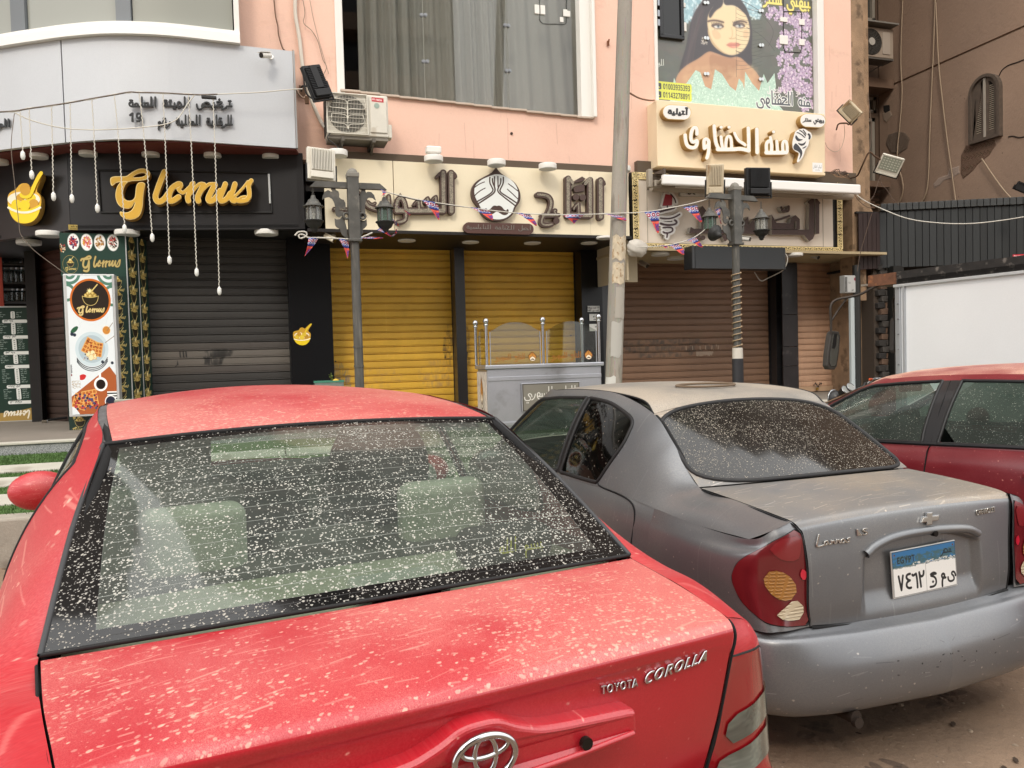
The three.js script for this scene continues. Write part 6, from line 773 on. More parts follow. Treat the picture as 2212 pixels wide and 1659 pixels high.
const prT = ctex(768,192,(x,w,h)=>{x.strokeStyle = x.fillStyle = 'rgba(150,95,30,.85)';arab(x,'التاج السوري',520,130,96,.12,{stretch:1.0});turb(x,650,96,.21);});
for (const [a,b]of [[f[0],f[1]],[f[1],f[2]]]){const xa = a[0]+ .1,xb = b[0]- .06;mesh('print',quad(V(xa,H + .02,-.034),V(xb,H + .02,-.034),V(xb,H + .02 + (xb - xa)* .25,-.034),V(xa,H + .02 + (xb - xa)* .25,-.034)),M(0xffffff,.5,{map:prT,alphaTest:.35}),t);}
const sideT = ctex(128,300,(x)=>{x.scale(.55,1.25);turb(x,116,120,.25);});mesh('print',quad(V(-W / 2 + .012,H * .28,-.62 * D),V(-W / 2 + .012,H * .28,-.32 * D),V(-W / 2 + .012,H * .9,-.32 * D),V(-W / 2 + .012,H * .9,-.62 * D)),M(0xffffff,.5,{map:sideT,alphaTest:.35}),t);
}
{const p = c5(2130,1175,-9.3),t = thing('planter_box','small clear plastic box with a plant sprig in front of the yellow shutter','box',[p.x,p.y,p.z]);mesh('box',[box(.32,.015,.2,0,-.2,0),box(.32,.2,.008,0,-.1,.1),box(.32,.2,.008,0,-.1,-.1),box(.008,.2,.2,-.16,-.1,0),box(.008,.2,.2,.16,-.1,0)],M(0xa9b4ae,.2,{transmission:.6,thickness:0}),t);mesh('rim',[box(.34,.02,.02,0,0,.1),box(.34,.02,.02,0,0,-.1),box(.02,.02,.2,-.16,0,0),box(.02,.02,.2,.16,0,0)],M(0x3f7a66,.5),t);const lf = [];for (let i = 0;i < 14;i++){const g = new THREE.CircleGeometry(.02,6);g.scale(1,.5,1);lf.push(at(g,.03 + rr(-.02,.02),-.02 + i * .008,rr(-.02,.02),rr(-1,1),rr(0,6),rr(-.6,.6)));}mesh('sprig',[bar(V(.03,-.15,0),V(.03,.1,0),.005,5),...lf],M(0x5b6a2c,.8),t);mesh('lemon',at(new THREE.SphereGeometry(.045,12,8),.08,-.015,.02),M(0xc9a83a,.6),t);mesh('stand',box(.3,Math.max(.1,p.y - .2 - PLY),.2,0,-.2 - Math.max(.1,p.y - .2 - PLY)/ 2 - .01,0),M(0x4d4a45,.7),t);}
// ---------------------------------------------------------------- awning, air curtain
{
const zf = -9.62,a = c3(400,1172,zf),b = c3(1682,1215,zf),t = thing('awning','white rolled awning with a beige roof strip under the cream beauty sign','awning'),y = (a.y + b.y)/ 2 - .01,L = b.x - a.x,x0 = 5.5,x1 = 8.95,roof = [[a.x,y + .075,zf + .03],[b.x,y + .075,zf + .03],[x1,4.25,-10.25],[x0,4.25,-10.25]].map((p)=>V(...p));
mesh('front_bar',rbox(L,.15,.07,.03,a.x + L / 2,y,zf,4),M(0xdedcd8,.4),t);mesh('roof_strip',[quad(...roof),quad(...roof.map((p)=>V(p.x,p.y - .02,p.z)))],M(0xb5a58f,.8),t);
const c0 = cE(480,125,-9.9),c9 = cE(2040,190,-9.9);mesh('valance',box(c9.x - c0.x,.07,.05,(c0.x + c9.x)/ 2,(c0.y + c9.y)/ 2,-9.9),M(0xd0ccc4,.6),t);
mesh('roller',at(cyl(.07,.07,x1 - x0 + .1,0,0,0,20),(x0 + x1)/ 2,y + .01,-10.08,0,0,Math.PI / 2),M(0x9b9082,.7),t);
const e0 = cE(230,60,-9.85),e1 = cE(300,110,-9.85);mesh('arm_joint',[rbox(.07,.26,.09,.015,e0.x,e0.y,e0.z),rbox(.12,.1,.1,.02,e1.x,e1.y,e1.z),bar(e1,V(a.x,y,zf),.02)],M(0x9a9184,.6,{metalness:.3}),t);mesh('end_cap',box(.03,.2,.5,x0 - .02,y + .09,-9.98),M(0x4f463d,.8),t);
}
{const z = -10.02,a = cE(632,690,z),b = cE(1512,912,z),t = thing('air_curtain','long black louvred air curtain mounted below the gold framed sign','air curtain'),w = b.x - a.x,h = a.y - b.y,X = (a.x + b.x)/ 2,Y = (a.y + b.y)/ 2;mesh('casing',rbox(w,h,.22,.012,X,Y,z - .125),M(0x1b1c1e,.5),t);const s = [];for (let i = 0;i < 30;i++)s.push(at(box(w - .08,h / 30 * .5,.012),X + .012,b.y + (i + .5)* h / 30,z - .008,-.5));const gm = mesh('louvres',s,M(0x4b4d4f,.45,{metalness:.3}),t);gm.userData.kind = 'stuff';mesh('end_cap',[rbox(.05,h + .01,.24,.01,a.x + .02,Y,z - .12),rbox(.03,h + .01,.24,.01,b.x - .01,Y,z - .12)],M(0x232426,.4),t);mesh('cable',[tube([V(b.x,Y + .12,z - .05),V(b.x + .05,Y,z - .02),V(b.x + .01,b.y,z - .08),V(b.x - .1,b.y - .1,z - .3),V(b.x - .2,b.y - .14,z - .35),V(b.x - .28,b.y,z - .4)],.009,40)],M(0xb3aea6,.6),t);}
{const p = cE(110,712,-10.2),t = thing('cloth_bundle','white cloth wrapped round the lower left corner of the gold frame','cloth',[p.x,p.y,p.z]);const g = new THREE.SphereGeometry(.13,22,16),q = g.attributes.position;for (let i = 0;i < q.count;i++){const k = .75 + fbm(q.getX(i)* 2 + .5,q.getY(i)* 2 + q.getZ(i),8,3)* .55;q.setXYZ(i,q.getX(i)* k * 1.25,q.getY(i)* k,q.getZ(i)* k * .8);}g.computeVertexNormals();mesh('cloth',g,M(0xc2bcb2,.85),t);}
{const z = -11.38;for (const [x0,y0,x1,y1,lab,w1,w2]of [[1862,686,1940,725,'white printed notice on the black pillar, the topmost','الا انت سبحانك','كنت من الظالمين'],[1875,738,1925,783,'small white printed notice on the black pillar, the middle one','مو كريم','خدمات'],[1875,803,1922,850,'torn white notice on the black pillar behind the counter glass','ورد','']]){const a = c6(x0,y1,z),b = c6(x1,y0,z),t = thing('notice',lab,'notice');mesh('paper',quad(V(a.x,a.y,z),V(b.x,a.y,z),V(b.x,b.y,z),V(a.x,b.y,z)),M(0xffffff,.8,{map:ctex(256,128,(x)=>{x.fillStyle = '#cfd1cf';x.fillRect(0,0,256,128);x.strokeStyle = x.fillStyle = '#26292b';arab(x,w1,244,52,40,.17);arab(x,w2,244,110,40,.17);})}),t);}}
// ---------------------------------------------------------------- brown building on the right: side wall on the plane x = 12.6, a recess with windows beside it
const XB = 12.6,b4 = (x,y)=>PX(1728 + x * .3332,y * .3332,XB);
const brown = thing('brown_building','tall brown plastered building with an arched shuttered window on the right','building');
{
const zA = -13.25,zE = -6.5;
const cut0 = b4(545,575).y;// level of the groove in the plaster
mesh('wall',[box(.4,cut0 - .02 - .3,zE - zA,XB + .2,(cut0 - .02 + .3)/ 2,(zA + zE)/ 2),box(.4,10.4 - cut0 - .02,zE - zA,XB + .2,(10.4 + cut0 + .02)/ 2,(zA + zE)/ 2),box(.36,.05,zE - zA,XB + .22,cut0,(zA + zE)/ 2)],mBrownWall,brown);
mesh('front_wall',box(9,10.4,.4,XB + 4.9,5.2,zE - .2),mBrownWall,brown);mesh('upper_wall',[[13.3,15,28],[15,16.3,25],[16.3,17.2,20.5],[17.2,25,17]].map(([a,b,h])=>box(b - a,h - 10.2,6,(a + b)/ 2,(h + 10.2)/ 2,-13.7)),M(0x5d4a3c,.9),brown);mesh('roof',box(9,.3,4.2,17.2,10.3,-8.6),M(0x5d4a3c,.9),brown);
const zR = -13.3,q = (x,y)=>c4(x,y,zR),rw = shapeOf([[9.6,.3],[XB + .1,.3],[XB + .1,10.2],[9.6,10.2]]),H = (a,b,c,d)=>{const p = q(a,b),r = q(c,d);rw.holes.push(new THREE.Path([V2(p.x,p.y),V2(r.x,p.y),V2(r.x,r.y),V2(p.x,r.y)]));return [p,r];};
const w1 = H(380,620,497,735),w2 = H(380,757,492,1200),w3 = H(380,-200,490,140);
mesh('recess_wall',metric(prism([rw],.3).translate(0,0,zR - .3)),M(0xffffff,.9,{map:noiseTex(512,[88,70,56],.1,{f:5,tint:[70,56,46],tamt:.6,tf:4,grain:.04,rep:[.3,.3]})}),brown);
for (const [a,b]of [w1,w2,w3]){const w = new THREE.Group();w.name = 'window';brown.add(w);const X = (a.x + b.x)/ 2,Y = (a.y + b.y)/ 2,W = b.x - a.x,Ht = a.y - b.y;mesh('frame',[box(.07,Ht,.08,a.x + .035,Y,zR - .06),box(.07,Ht,.08,b.x - .035,Y,zR - .06),box(W,.07,.08,X,a.y - .035,zR - .06),box(W,.07,.08,X,b.y + .035,zR - .06)],M(0x8a8378,.6),w);mesh('pane',box(W - .13,Ht - .13,.02,X,Y,zR - .1),M(0x3a3a36,.25,{clearcoat:.5}),w);}
for (const g of [box(2.6,.18,.5,11.3,q(450,590).y,zR + .2),box(2.5,.12,.4,11.3,q(450,1220).y,zR + .18)])mesh('ledge',g,M(0x6b5545,.9),brown);
const yb = q(450,1240).y,yl = q(450,1360).y,rows = 7,hh = (yb - yl)/ rows,bg = rbox(.22,hh - .012,.1,.006);for (let j = 0;j < rows;j++)for (let i = 0;i < 11;i++){const s = mesh('brick',bg,[M(0x7d604c,.9),M(0x6b5141,.9),M(0x87694f,.9)][(i * 7 + j * 3)% 3],brown);s.position.set(9.95 + i * .235 + (j % 2)* .115,yl + (j + .5)* hh,zR + .06);}
const w = new THREE.Group();w.name = 'shuttered_window';brown.add(w);
const L = b4(1113,935),R = b4(1315,890),T = b4(1215,483),z0 = L.z,z1 = R.z,yB = (L.y + R.y)/ 2,yT = T.y,ww = Math.abs(z1 - z0),r = ww / 2,hr = yT - yB,to = (s)=>{s.rotateY(-Math.PI / 2);return s.translate(XB,yB,(z0 + z1)/ 2);};
const arch = (m)=>{const s = new THREE.Shape();s.moveTo(-r + m,m);s.lineTo(r - m,m);s.lineTo(r - m,hr - r);s.absarc(0,hr - r,r - m,0,Math.PI,false);s.lineTo(-r + m,m);return s;};
const fr = arch(0);fr.holes.push(new THREE.Path(arch(.055).getPoints(20)));const mW = M(0xffffff,.7,{map:noiseTex(256,[84,72,62],.15,{f:8,stretch:1,grain:.06,rep:[2,2]})});
mesh('frame',to(ext(fr,.09)),mW,w);
for (const s of [-1,1]){const leaf = new THREE.Shape(),m = .055,a = s * .012,o = s * (r - m);const pts = arch(m + .004).getPoints(24).filter((p)=>p.x * s > .012);const top = Math.sqrt((r - m)** 2 - .012 ** 2)+ hr - r;leaf.setFromPoints(s > 0?[V2(a,m),...pts.filter((p)=>p.y > m + .001 || p.x > .02),V2(a,top)]:[V2(a,top),...pts.filter((p)=>p.y > m + .001 || p.x < -.02),V2(a,m)]);
const hole = new THREE.Path(),hx0 = Math.min(s * .075,s * (r - m - .07)),hx1 = Math.max(s * .075,s * (r - m - .07)),hy1 = hr - r + .05;const arcTop = (x)=>Math.sqrt(Math.max(0,(r - m - .07)** 2 - x * x))+ hr - r;const hp = [[hx0,.16],[hx1,.16]];for (let i = 0;i <= 8;i++){const x = lerp(hx1,hx0,i / 8);hp.push([x,Math.max(arcTop(x),hy1 - .1)]);}hole.setFromPoints(hp.map(([x,y])=>V2(x,y)));leaf.holes.push(hole);
mesh('leaf',to(ext(leaf,.05)),mW,w);const n = 25,sl = rbox(hx1 - hx0,.006,.04,.002);for (let i = 0;i < n;i++){const y = .18 + i * (hr - .3)/ n;let xa = hx0,xb = hx1;while (s > 0?xb > xa + .03 && arcTop(xb)< y + .02:xb > xa + .03 && arcTop(xa)< y + .02)s > 0?(xb -= .01):(xa += .01);if (xb - xa < .05)continue;const o2 = new THREE.Group();const g = mesh('slat',sl,M(0x8f8272,.8),w);g.scale.x = (xb - xa)/ (hx1 - hx0);g.rotation.set(0,-Math.PI / 2,0);g.rotation.order = 'YXZ';g.rotation.set(.75,-Math.PI / 2,0,'YXZ');g.position.set(XB - .025,yB + y,(z0 + z1)/ 2 + (xa + xb)/ 2);}}
mesh('meeting_rail',to(ext(shapeOf([[-.02,.05],[.02,.05],[.02,hr - .06],[-.02,hr - .06]]),.065)),M(0x9f978b,.7),w);
mesh('recess',to(ext(arch(.03),.006)),M(0x120f0d,.9),w);
const patch = (name,pts,d,m,depth = .012)=>{const s = shapeOf(pts.map(([x,y])=>{const p = b4(x,y);return [p.z,p.y];})),g = new THREE.ExtrudeGeometry(s,{depth,bevelEnabled:true,bevelSize:.02,bevelThickness:.006,bevelSegments:1});g.rotateY(-Math.PI / 2);g.translate(XB - .001,0,0);mesh(name,metric(g),m,brown);};
const keyed = M(0xffffff,.95,{map:ctex(512,512,(x,w2,h2)=>{x.fillStyle = '#6e5646';x.fillRect(0,0,w2,h2);for (let j = 0;j < 9;j++)for (let i = 0;i < 9;i++){x.strokeStyle = rgb([70 + rr(0,20),54 + rr(0,14),42]);x.lineWidth = 9;x.beginPath();const X = i * 60 + (j % 2)* 30,Y = j * 60,s = j % 2?1:-1;x.moveTo(X,Y);x.lineTo(X + 40,Y + s * 34);x.stroke();}},{rep:[1.6,1.6]}),bumpMap:bump(6),bumpScale:.02});keyed.map.wrapS = keyed.map.wrapT = THREE.RepeatWrapping;
patch('bare_patch',[[1110,945],[1255,915],[1262,940],[1225,1000],[1150,1060],[1120,1100],[1060,1150],[1048,1120],[1050,1010],[1080,950]],0,keyed,.004);
patch('bare_patch',[[575,880],[640,858],[680,870],[705,905],[690,960],[640,992],[590,985],[562,930]],0,M(0x7d6b5c,.95,{bumpMap:bump(10),bumpScale:.05}),.006);
patch('pale_patch',[[870,1195],[900,1160],[960,1140],[975,1100],[1025,1085],[1028,1120],[985,1150],[930,1165],[905,1195],[875,1212]],0,M(0xa08d80,.95,{bumpMap:bump(6),bumpScale:.01}),.002);
patch('pale_patch',[[540,740],[580,725],[592,750],[560,790],[545,775]],0,M(0x8d7c6c,.95),.002);patch('hole',[[545,690],[575,688],[578,715],[555,730],[546,715]],0,M(0x16110d,1),.004);
const crack = (pts)=>mesh('crack',tube(pts.map(([x,y])=>{const p = b4(x,y);p.x -= .002;return p;}),.012,40,4),M(0x2a1e16,.95),brown);crack([[1288,495],[1310,455],[1350,425],[1400,408],[1460,385]]);crack([[1350,888],[1380,884],[1420,893],[1460,886]]);
for (const [pts,lab]of [[[[680,-60],[668,250],[665,420],[673,600],[660,800],[645,950],[645,1060],[672,1160],[680,1230],[662,1300],[635,1332]],'leftmost long cable hanging down the brown wall'],[[[890,-60],[878,300],[866,560],[852,900],[845,1130],[830,1250],[795,1326]],'middle pale cable hanging down the brown wall'],[[[892,20],[910,400],[935,650],[965,900],[1000,1150],[1022,1312]],'thin cable crossing down the brown wall left of the arched window'],[[[1190,1030],[1250,1120],[1330,1230],[1390,1295]],'thin slanting cable below the arched window']]){const t = thing('cable',lab,'cable');mesh('line',tube(pts.map(([x,y])=>{const p = b4(x,y);p.x -= .05;return p;}),.013,80,5),M(0x9c8872,.8),t);}
}
{// second air conditioner in the recess
const z = -12.5,a = c4(408,168,z),b = c4(606,385,z),w = b.x - a.x,h = a.y - b.y,t = thing('air_conditioner','old yellowed air conditioner with a round fan grille in the wall recess','air conditioner',[a.x + w / 2,b.y,z]);
mesh('casing',rbox(w,h,.3,.015,0,h / 2,-.15),M(0x97897a,.6),t);const gx = -w * .24,r = h * .44;mesh('fan_opening',at(cyl(r,r,.012,0,0,0,36),gx,h / 2,.002,Math.PI / 2),M(0x26231f,.8),t);const rg = [];for (let i = 1;i < 9;i++)rg.push(at(new THREE.TorusGeometry(r * i / 9 + .01,.003,4,36),gx,h / 2,.014));for (let i = 0;i < 20;i++){const k = i * .314;rg.push(bar(V(gx + Math.cos(k)* .05,h / 2 + Math.sin(k)* .05,.016),V(gx + Math.cos(k)* r,h / 2 + Math.sin(k)* r,.012),.0035,4));}mesh('grille',rg,M(0x4c463f,.6),t);mesh('hub',at(cyl(.075,.075,.014,0,0,0,20),gx,h / 2,.02,Math.PI / 2),M(0xa9a49b,.5),t);
mesh('service_panel',rbox(w * .25,h * .75,.014,.02,w * .25,h * .5,.006),M(0xa3978a,.6),t);mesh('canopy',box(w + .05,.03,.45,0,h + .06,-.1),M(0x77736c,.7),t);mesh('bracket',[box(w,.03,.3,0,-.02,-.15),bar(V(w * .4,-.02,0),V(-w * .2,-.3,-.5),.012)],M(0x55504a,.7),t);
}
// ---------------------------------------------------------------- ribbed black shop front on the right
const dark = thing('ribbed_shopfront','black vertically ribbed shop fascia with a tiled top edge on the right','shop front');
{
const A = V(9.88,0,-10.42),B = V(12.0,0,-9.42),C = V(14.2,0,-8.4),yT = 3.86,yB = 2.93,d = B.clone().sub(A).normalize(),n = V(-d.z,0,d.x).multiplyScalar(-1);if (n.z < 0)n.multiplyScalar(-1);
const ang = Math.atan2(-d.z,d.x),len = C.distanceTo(A),pw = .112,N = Math.floor(len / pw),g = rbox(pw - .008,yT - yB,.03,.004),ms = [M(0x1f2223,.5),M(0x232627,.5),M(0x1b1e1f,.55)];
for (let i = 0;i < N;i++){const p = A.clone().addScaledVector(d,(i + .5)* pw),s = mesh('plank',g,ms[i * 7 % 3],dark);s.position.set(p.x,(yT + yB)/ 2,p.z);s.rotation.y = ang;}
for (let i = 0;i < 5;i++){const s = mesh('plank',g,M(0x2b1c1a,.55),dark);s.position.set(9.46 + (i + .5)* .088,(yT + yB)/ 2 - .03 + i * .006,-10.44 + .004 * i);s.scale.x = .8;}
const back = A.clone().add(C).multiplyScalar(.5);mesh('backing',at(box(len,yT - yB - .01,.06),back.x - n.x * .05,(yT + yB)/ 2,back.z - n.z * .05,0,ang),M(0x070707,.8),dark);
const ti = [];for (let i = 0;i < Math.floor(len / .1);i++){const p = A.clone().addScaledVector(d,(i + .5)* .1);ti.push(at(rbox(.09,.12,.12,.006),p.x + n.x * -.02,yT + .07,p.z,0,ang));}const tm = mesh('tile_edge',ti,M(0xffffff,.4,{map:noiseTex(128,[56,58,58],.2,{f:6,grain:.12,rep:[2,2]})}),dark);tm.userData.kind = 'stuff';
mesh('roof',plan([[9.45,-10.46],[A.x,A.z - .02],[C.x,C.z - .02],[C.x,-12.9],[9.9,-12.9]],yT - .02,yT + .01),M(0x2a2624,.9),dark);mesh('soffit',plan([[9.45,-10.46],[A.x,A.z - .05],[C.x,C.z - .05],[C.x,-12.9],[9.9,-12.9]],yB + .0,yB + .03),M(0x121212,.8),dark);
const rs = c4(1415,1650,-9.3),s0 = c7(2152,285,-9.32),s1 = c7(2211,320,-9.32),sg = mesh('maker_plate',quad(V(s0.x,s1.y,s0.z),V(s1.x,s1.y,s0.z + .1),V(s1.x,s0.y,s0.z + .1),V(s0.x,s0.y,s0.z)),M(0xffffff,.5,{map:ctex(256,160,(x)=>{x.fillStyle = '#b81f2e';x.fillRect(0,0,256,160);x.fillStyle = '#f2e3e3';x.font = 'bold 44px sans-serif';x.fillText('Design Art',14,56);x.font = 'bold 24px sans-serif';x.fillText('01147621357',40,118);x.fillRect(30,76,190,6);x.fillRect(70,136,110,5);})}),dark);
mesh('lintel',at(box(4,.5,.1),11.6,2.72,-10.25,0,ang),M(0x17150f,.7),dark);mesh('pier',[box(.22,2.4,.2,10.12,1.75,-10.36)],M(0x141513,.5),dark);
mesh('opening_edge',at(box(.9,.26,.06),12.15,2.82,-9.62,0,ang),M(0x9c8a62,.8),dark);
}
shutter('roller_shutter','grimy black roller shutter behind the white cargo box',10.25,12.3,.2,2.6,-10.6,.1,[52,50,48],(x,w,h,n)=>{specks(x,w,h,1600,['#8f8a84','#0f0e0d','#6d675f'],.1,.5,.6,3);},{embossed:false});
{const t = thing('stone_pier','crumbling dark pier of small painted stones between the two shops','pier'),p0 = c7(1240,300,-10.9),ms = [M(0x2d2a27,.85),M(0x3b3733,.9),M(0x24211f,.8),M(0x5a4638,.95)];const g = [0,1,2].map((k)=>{const q = rbox(.15,.1,.12,.02),p = q.attributes.position;for (let i = 0;i < p.count;i++)p.setXYZ(i,p.getX(i)* (1 + (fbm(p.getY(i)* 3 + k,p.getZ(i)* 3,8,2)- .5)* .3),p.getY(i),p.getZ(i)+ (fbm(p.getX(i)* 3 + k,p.getY(i)* 3 + .5,8,2)- .5)* .07);q.computeVertexNormals();return q;});
mesh('core',box(.42,2.9,.3,10.0,1.7,-10.62),M(0x4a3f35,.95,{bumpMap:bump(8),bumpScale:.03}),t);for (let j = 0;j < 25;j++)for (let i = 0;i < 2;i++){const s = mesh('stone',g[(i + j)% 3],ms[(i * 5 + j * 7)% 4],t);s.position.set(9.9 + i * .155 + (j % 2)* .06 + rr(-.01,.01),.4 + j * .106,-10.44 + rr(-.015,.015));s.rotation.z = rr(-.1,.1);}}
{const z = -10.22,a = c7(1275,393,z),b = c7(1342,485,z),w = b.x - a.x,h = a.y - b.y,t = thing('meter_box','grey electric meter box numbered 12 7 67 on the stone pier','meter box',[(a.x + b.x)/ 2,b.y,z]);mesh('box',rbox(w,h,.12,.012,0,h / 2,-.06),M(0x9b9c9a,.5),t);mesh('front',quad(V(-w / 2 + .05,.015,.002),V(w / 2 - .005,.015,.002),V(w / 2 - .005,h - .01,.002),V(-w / 2 + .05,h - .01,.002)),M(0xffffff,.5,{map:ctex(128,180,(x)=>{x.fillStyle = '#a9aaa8';x.fillRect(0,0,128,180);x.fillStyle = '#1d1d1d';x.font = 'bold 26px sans-serif';x.fillText('12',14,86);x.fillText('7',102,86);x.fillText('67',56,170);x.fillStyle = '#7a1a2c';x.beginPath();x.arc(104,36,18,0,7);x.fill();})}),t);const v = [];for (let i = 0;i < 12;i++)v.push(box(.045,.008,.01,-w / 2 + .024,h * .1 + i * h * .07,.004));mesh('vents',v,M(0x4f504f,.6),t);
const p0 = c7(1313,510,-10.25),p1 = c7(1313,985,-10.25);const u = thing('conduit','white plastic cable duct running down from the meter box','conduit');mesh('duct',rbox(.075,p0.y - p1.y,.05,.004,p0.x,(p0.y + p1.y)/ 2,-10.26),M(0xa9b2b4,.5),u);mesh('screws',[.1,.35,.62,.9].map((k)=>at(cyl(.006,.006,.06,0,0,0,6),p0.x + .03,lerp(p1.y,p0.y,k),-10.25,Math.PI / 2)),mSteel,u);const c = thing('pipe','black drain pipe beside the white cable duct','pipe');const q0 = c7(1348,380,-10.2);mesh('pipe',cyl(.06,.06,2.6,q0.x,1.65,-10.25,16),M(0x1b1c1b,.5),c);}
// ---------------------------------------------------------------- cargo tricycle: white box, canopy, mirrors, handlebar
{
const O = V(6.3,groundY(6.3,-6.3),-6.42),yaw = .12,t = thing('cargo_tricycle','cargo tricycle with a plain white box body and long stalked mirrors','tricycle',O.toArray());t.rotation.y = yaw;
const inv = ()=>{t.updateMatrixWorld(true);return t.matrixWorld.clone().invert();},I = inv(),L = (p)=>p.clone().applyMatrix4(I),q7 = (x,y,z)=>L(c7(x,y,z));
const top = L(P(1296 + 1570 * .4141,432 + 450 * .4141,O.z)).y,Hb = top - .62,len = 4.2,wd = 1.45;
const mB = M(0xffffff,.35,{map:noiseTex(512,[226,228,229],.02,{f:4,grain:.008,tint:[208,208,206],tamt:.3,tf:3,rep:[.4,.4]}),clearcoat:.3});
mesh('box_body',rbox(wd,Hb,len,.01,wd / 2,.62 + Hb / 2,len / 2),mB,t);
mesh('corner_trim',[rbox(.07,Hb + .02,.07,.012,.02,.62 + Hb / 2,.02),rbox(.05,Hb,.02,.004,-.003,.62 + Hb / 2,.1),rbox(.07,Hb + .02,.07,.012,wd - .02,.62 + Hb / 2,.02)],M(0xb4b8bc,.3,{metalness:.6}),t);
mesh('rivets',[...Array(9)].map((_,i)=>at(new THREE.SphereGeometry(.009,8,6),-.018,.75 + i * Hb / 9,.03)),mSteel,t);
mesh('top_rail',[rbox(.05,.03,len + .04,.006,-.005,top + .0,len / 2)],M(0xc9ccce,.35,{metalness:.5}),t);
mesh('roof_edge',[box(.06,.13,len,.03,top + .085,len / 2),box(wd,.05,len - .02,wd / 2,top + .05,len / 2)],M(0xffffff,.85,{map:noiseTex(512,[38,35,33],.3,{f:12,tint:[110,104,98],tcut:.6,tamt:.8,tf:16,grain:.12,rep:[1.5,1.5]})}),t);
mesh('canopy',[box(wd - .1,.02,.45,wd / 2 - .05,top + .05,-.22)],M(0x8b8378,.9,{bumpMap:bump(4),bumpScale:.02}),t);mesh('canopy_plate',[box(.03,.12,.34,.0,top + .085,-.17)],M(0xffffff,.85,{map:noiseTex(256,[106,70,50],.25,{f:8,grain:.1,tint:[150,96,60],tamt:.7,tf:9,rep:[2,2]})}),t);
mesh('windscreen_board',[box(wd - .2,.34,.02,wd / 2,top - .12,-.04)],M(0xaaa195,.9,{bumpMap:bump(5),bumpScale:.03}),t);
const zM = -6.95,zq = (x,y)=>L(P(1728 + x * .21875,540.04 + y * .21875,zM));
const q = (x,y,z)=>L(P(1728 + x * .21875,540.04 + y * .21875,z));
mesh('mirror_arm',[tube([q(985,322,-6.5),q(830,330,-6.6),q(720,372,-6.7),q(600,435,-6.8),q(480,466,-6.88),q(370,488,-6.93),q(315,525,zM),q(298,590,zM),q(304,700,zM),q(306,830,zM)],.014,90,8),bar(q(308,700,zM),q(372,600,zM),.011),bar(q(372,600,zM),q(455,485,-6.9),.011)],M(0x3a332d,.6,{metalness:.4}),t);
const mir = (pts,name,z,thick)=>{const s = shapeOf(pts.map(([x,y])=>{const p = q(x,y,z);return [p.x,p.y];}));const zz = q(pts[0][0],pts[0][1],z).z;return [s,zz];};
const mirror = new THREE.Group();mirror.name = 'mirror';t.add(mirror);
const mPts = [[330,806],[388,812],[402,850],[390,1000],[362,1150],[340,1174],[285,1172],[264,1140],[275,1020],[300,870],[312,820]],[ms,mz]= mir(mPts,'m',zM);const hg = new THREE.ExtrudeGeometry(ms,{depth:.05,bevelEnabled:true,bevelSize:.008,bevelThickness:.01,bevelSegments:2});hg.translate(0,0,mz - .06);mesh('mirror_shell',metric(hg),M(0x37332f,.6),mirror);
const inner = mPts.map(([x,y])=>[lerp(333,x,.74),lerp(990,y,.86)]),[gs,gz]= mir(inner,'g',zM);mesh('mirror_glass',ext(gs,.004).translate(0,0,mz + .002),M(0x8a8d8a,.12,{metalness:.85}),mirror);
const [ds,dz]= mir([[335,825],[362,822],[352,940],[335,975],[308,972],[322,880]],'d',zM);mesh('dark_patch',ext(ds,.002).translate(0,0,mz + .007),M(0x0b0a09,.6),mirror);  // dark patch laid over the upper part of the mirror glass
const zN = -6.75,m2 = new THREE.Group();m2.name = 'mirror';t.add(m2);const [s2,z2]= mir([[945,676],[1010,676],[1060,700],[1060,1010],[940,1010],[924,985],[928,860],[930,710]],'m',zN);const h2 = new THREE.ExtrudeGeometry(s2,{depth:.04,bevelEnabled:true,bevelSize:.008,bevelThickness:.008,bevelSegments:2});h2.translate(0,0,z2 - .05);mesh('mirror_shell',metric(h2),M(0x3c3835,.6),m2);const [s3]= mir([[950,690],[1050,690],[1050,1000],[945,998],[938,860]],'g',zN);mesh('mirror_glass',ext(s3,.004).translate(0,0,z2 - .002),M(0x77736c,.5,{metalness:.3}),m2);
mesh('mirror_arm',[tube([q(930,690,zN),q(922,600,zN),q(915,530,zN),q(930,470,zN),q(990,380,-6.5)],.012,40,8),bar(q(920,600,zN),q(985,530,-6.6),.01)],M(0x3a332d,.6,{metalness:.4}),t);
const zh = -7.25,h = (x,y,z = zh)=>q(x,y,z),mBk = M(0x171717,.5),mCh = M(0xa8aaac,.25,{metalness:.9});
const hl = h(345,1465,-7.6);const head = new THREE.Group();head.name = 'headlight';t.add(head);const hd = lathe([[0,-.1],[.05,-.09],[.09,-.04],[.1,0],[.1,.02]],24);at(hd,0,0,0,-Math.PI / 2);hd.rotateY(.15);mesh('shell',hd.translate(hl.x,hl.y,hl.z),M(0x1c1d1e,.4),head);mesh('chrome_ring',at(new THREE.TorusGeometry(.1,.012,8,28),hl.x - .003,hl.y,hl.z - .022,0,.15),mCh,head);mesh('lens',at(cyl(.094,.094,.012,0,0,0,24),hl.x,hl.y,hl.z - .03,Math.PI / 2,.15),M(0xbfc4c4,.1,{clearcoat:1}),head);
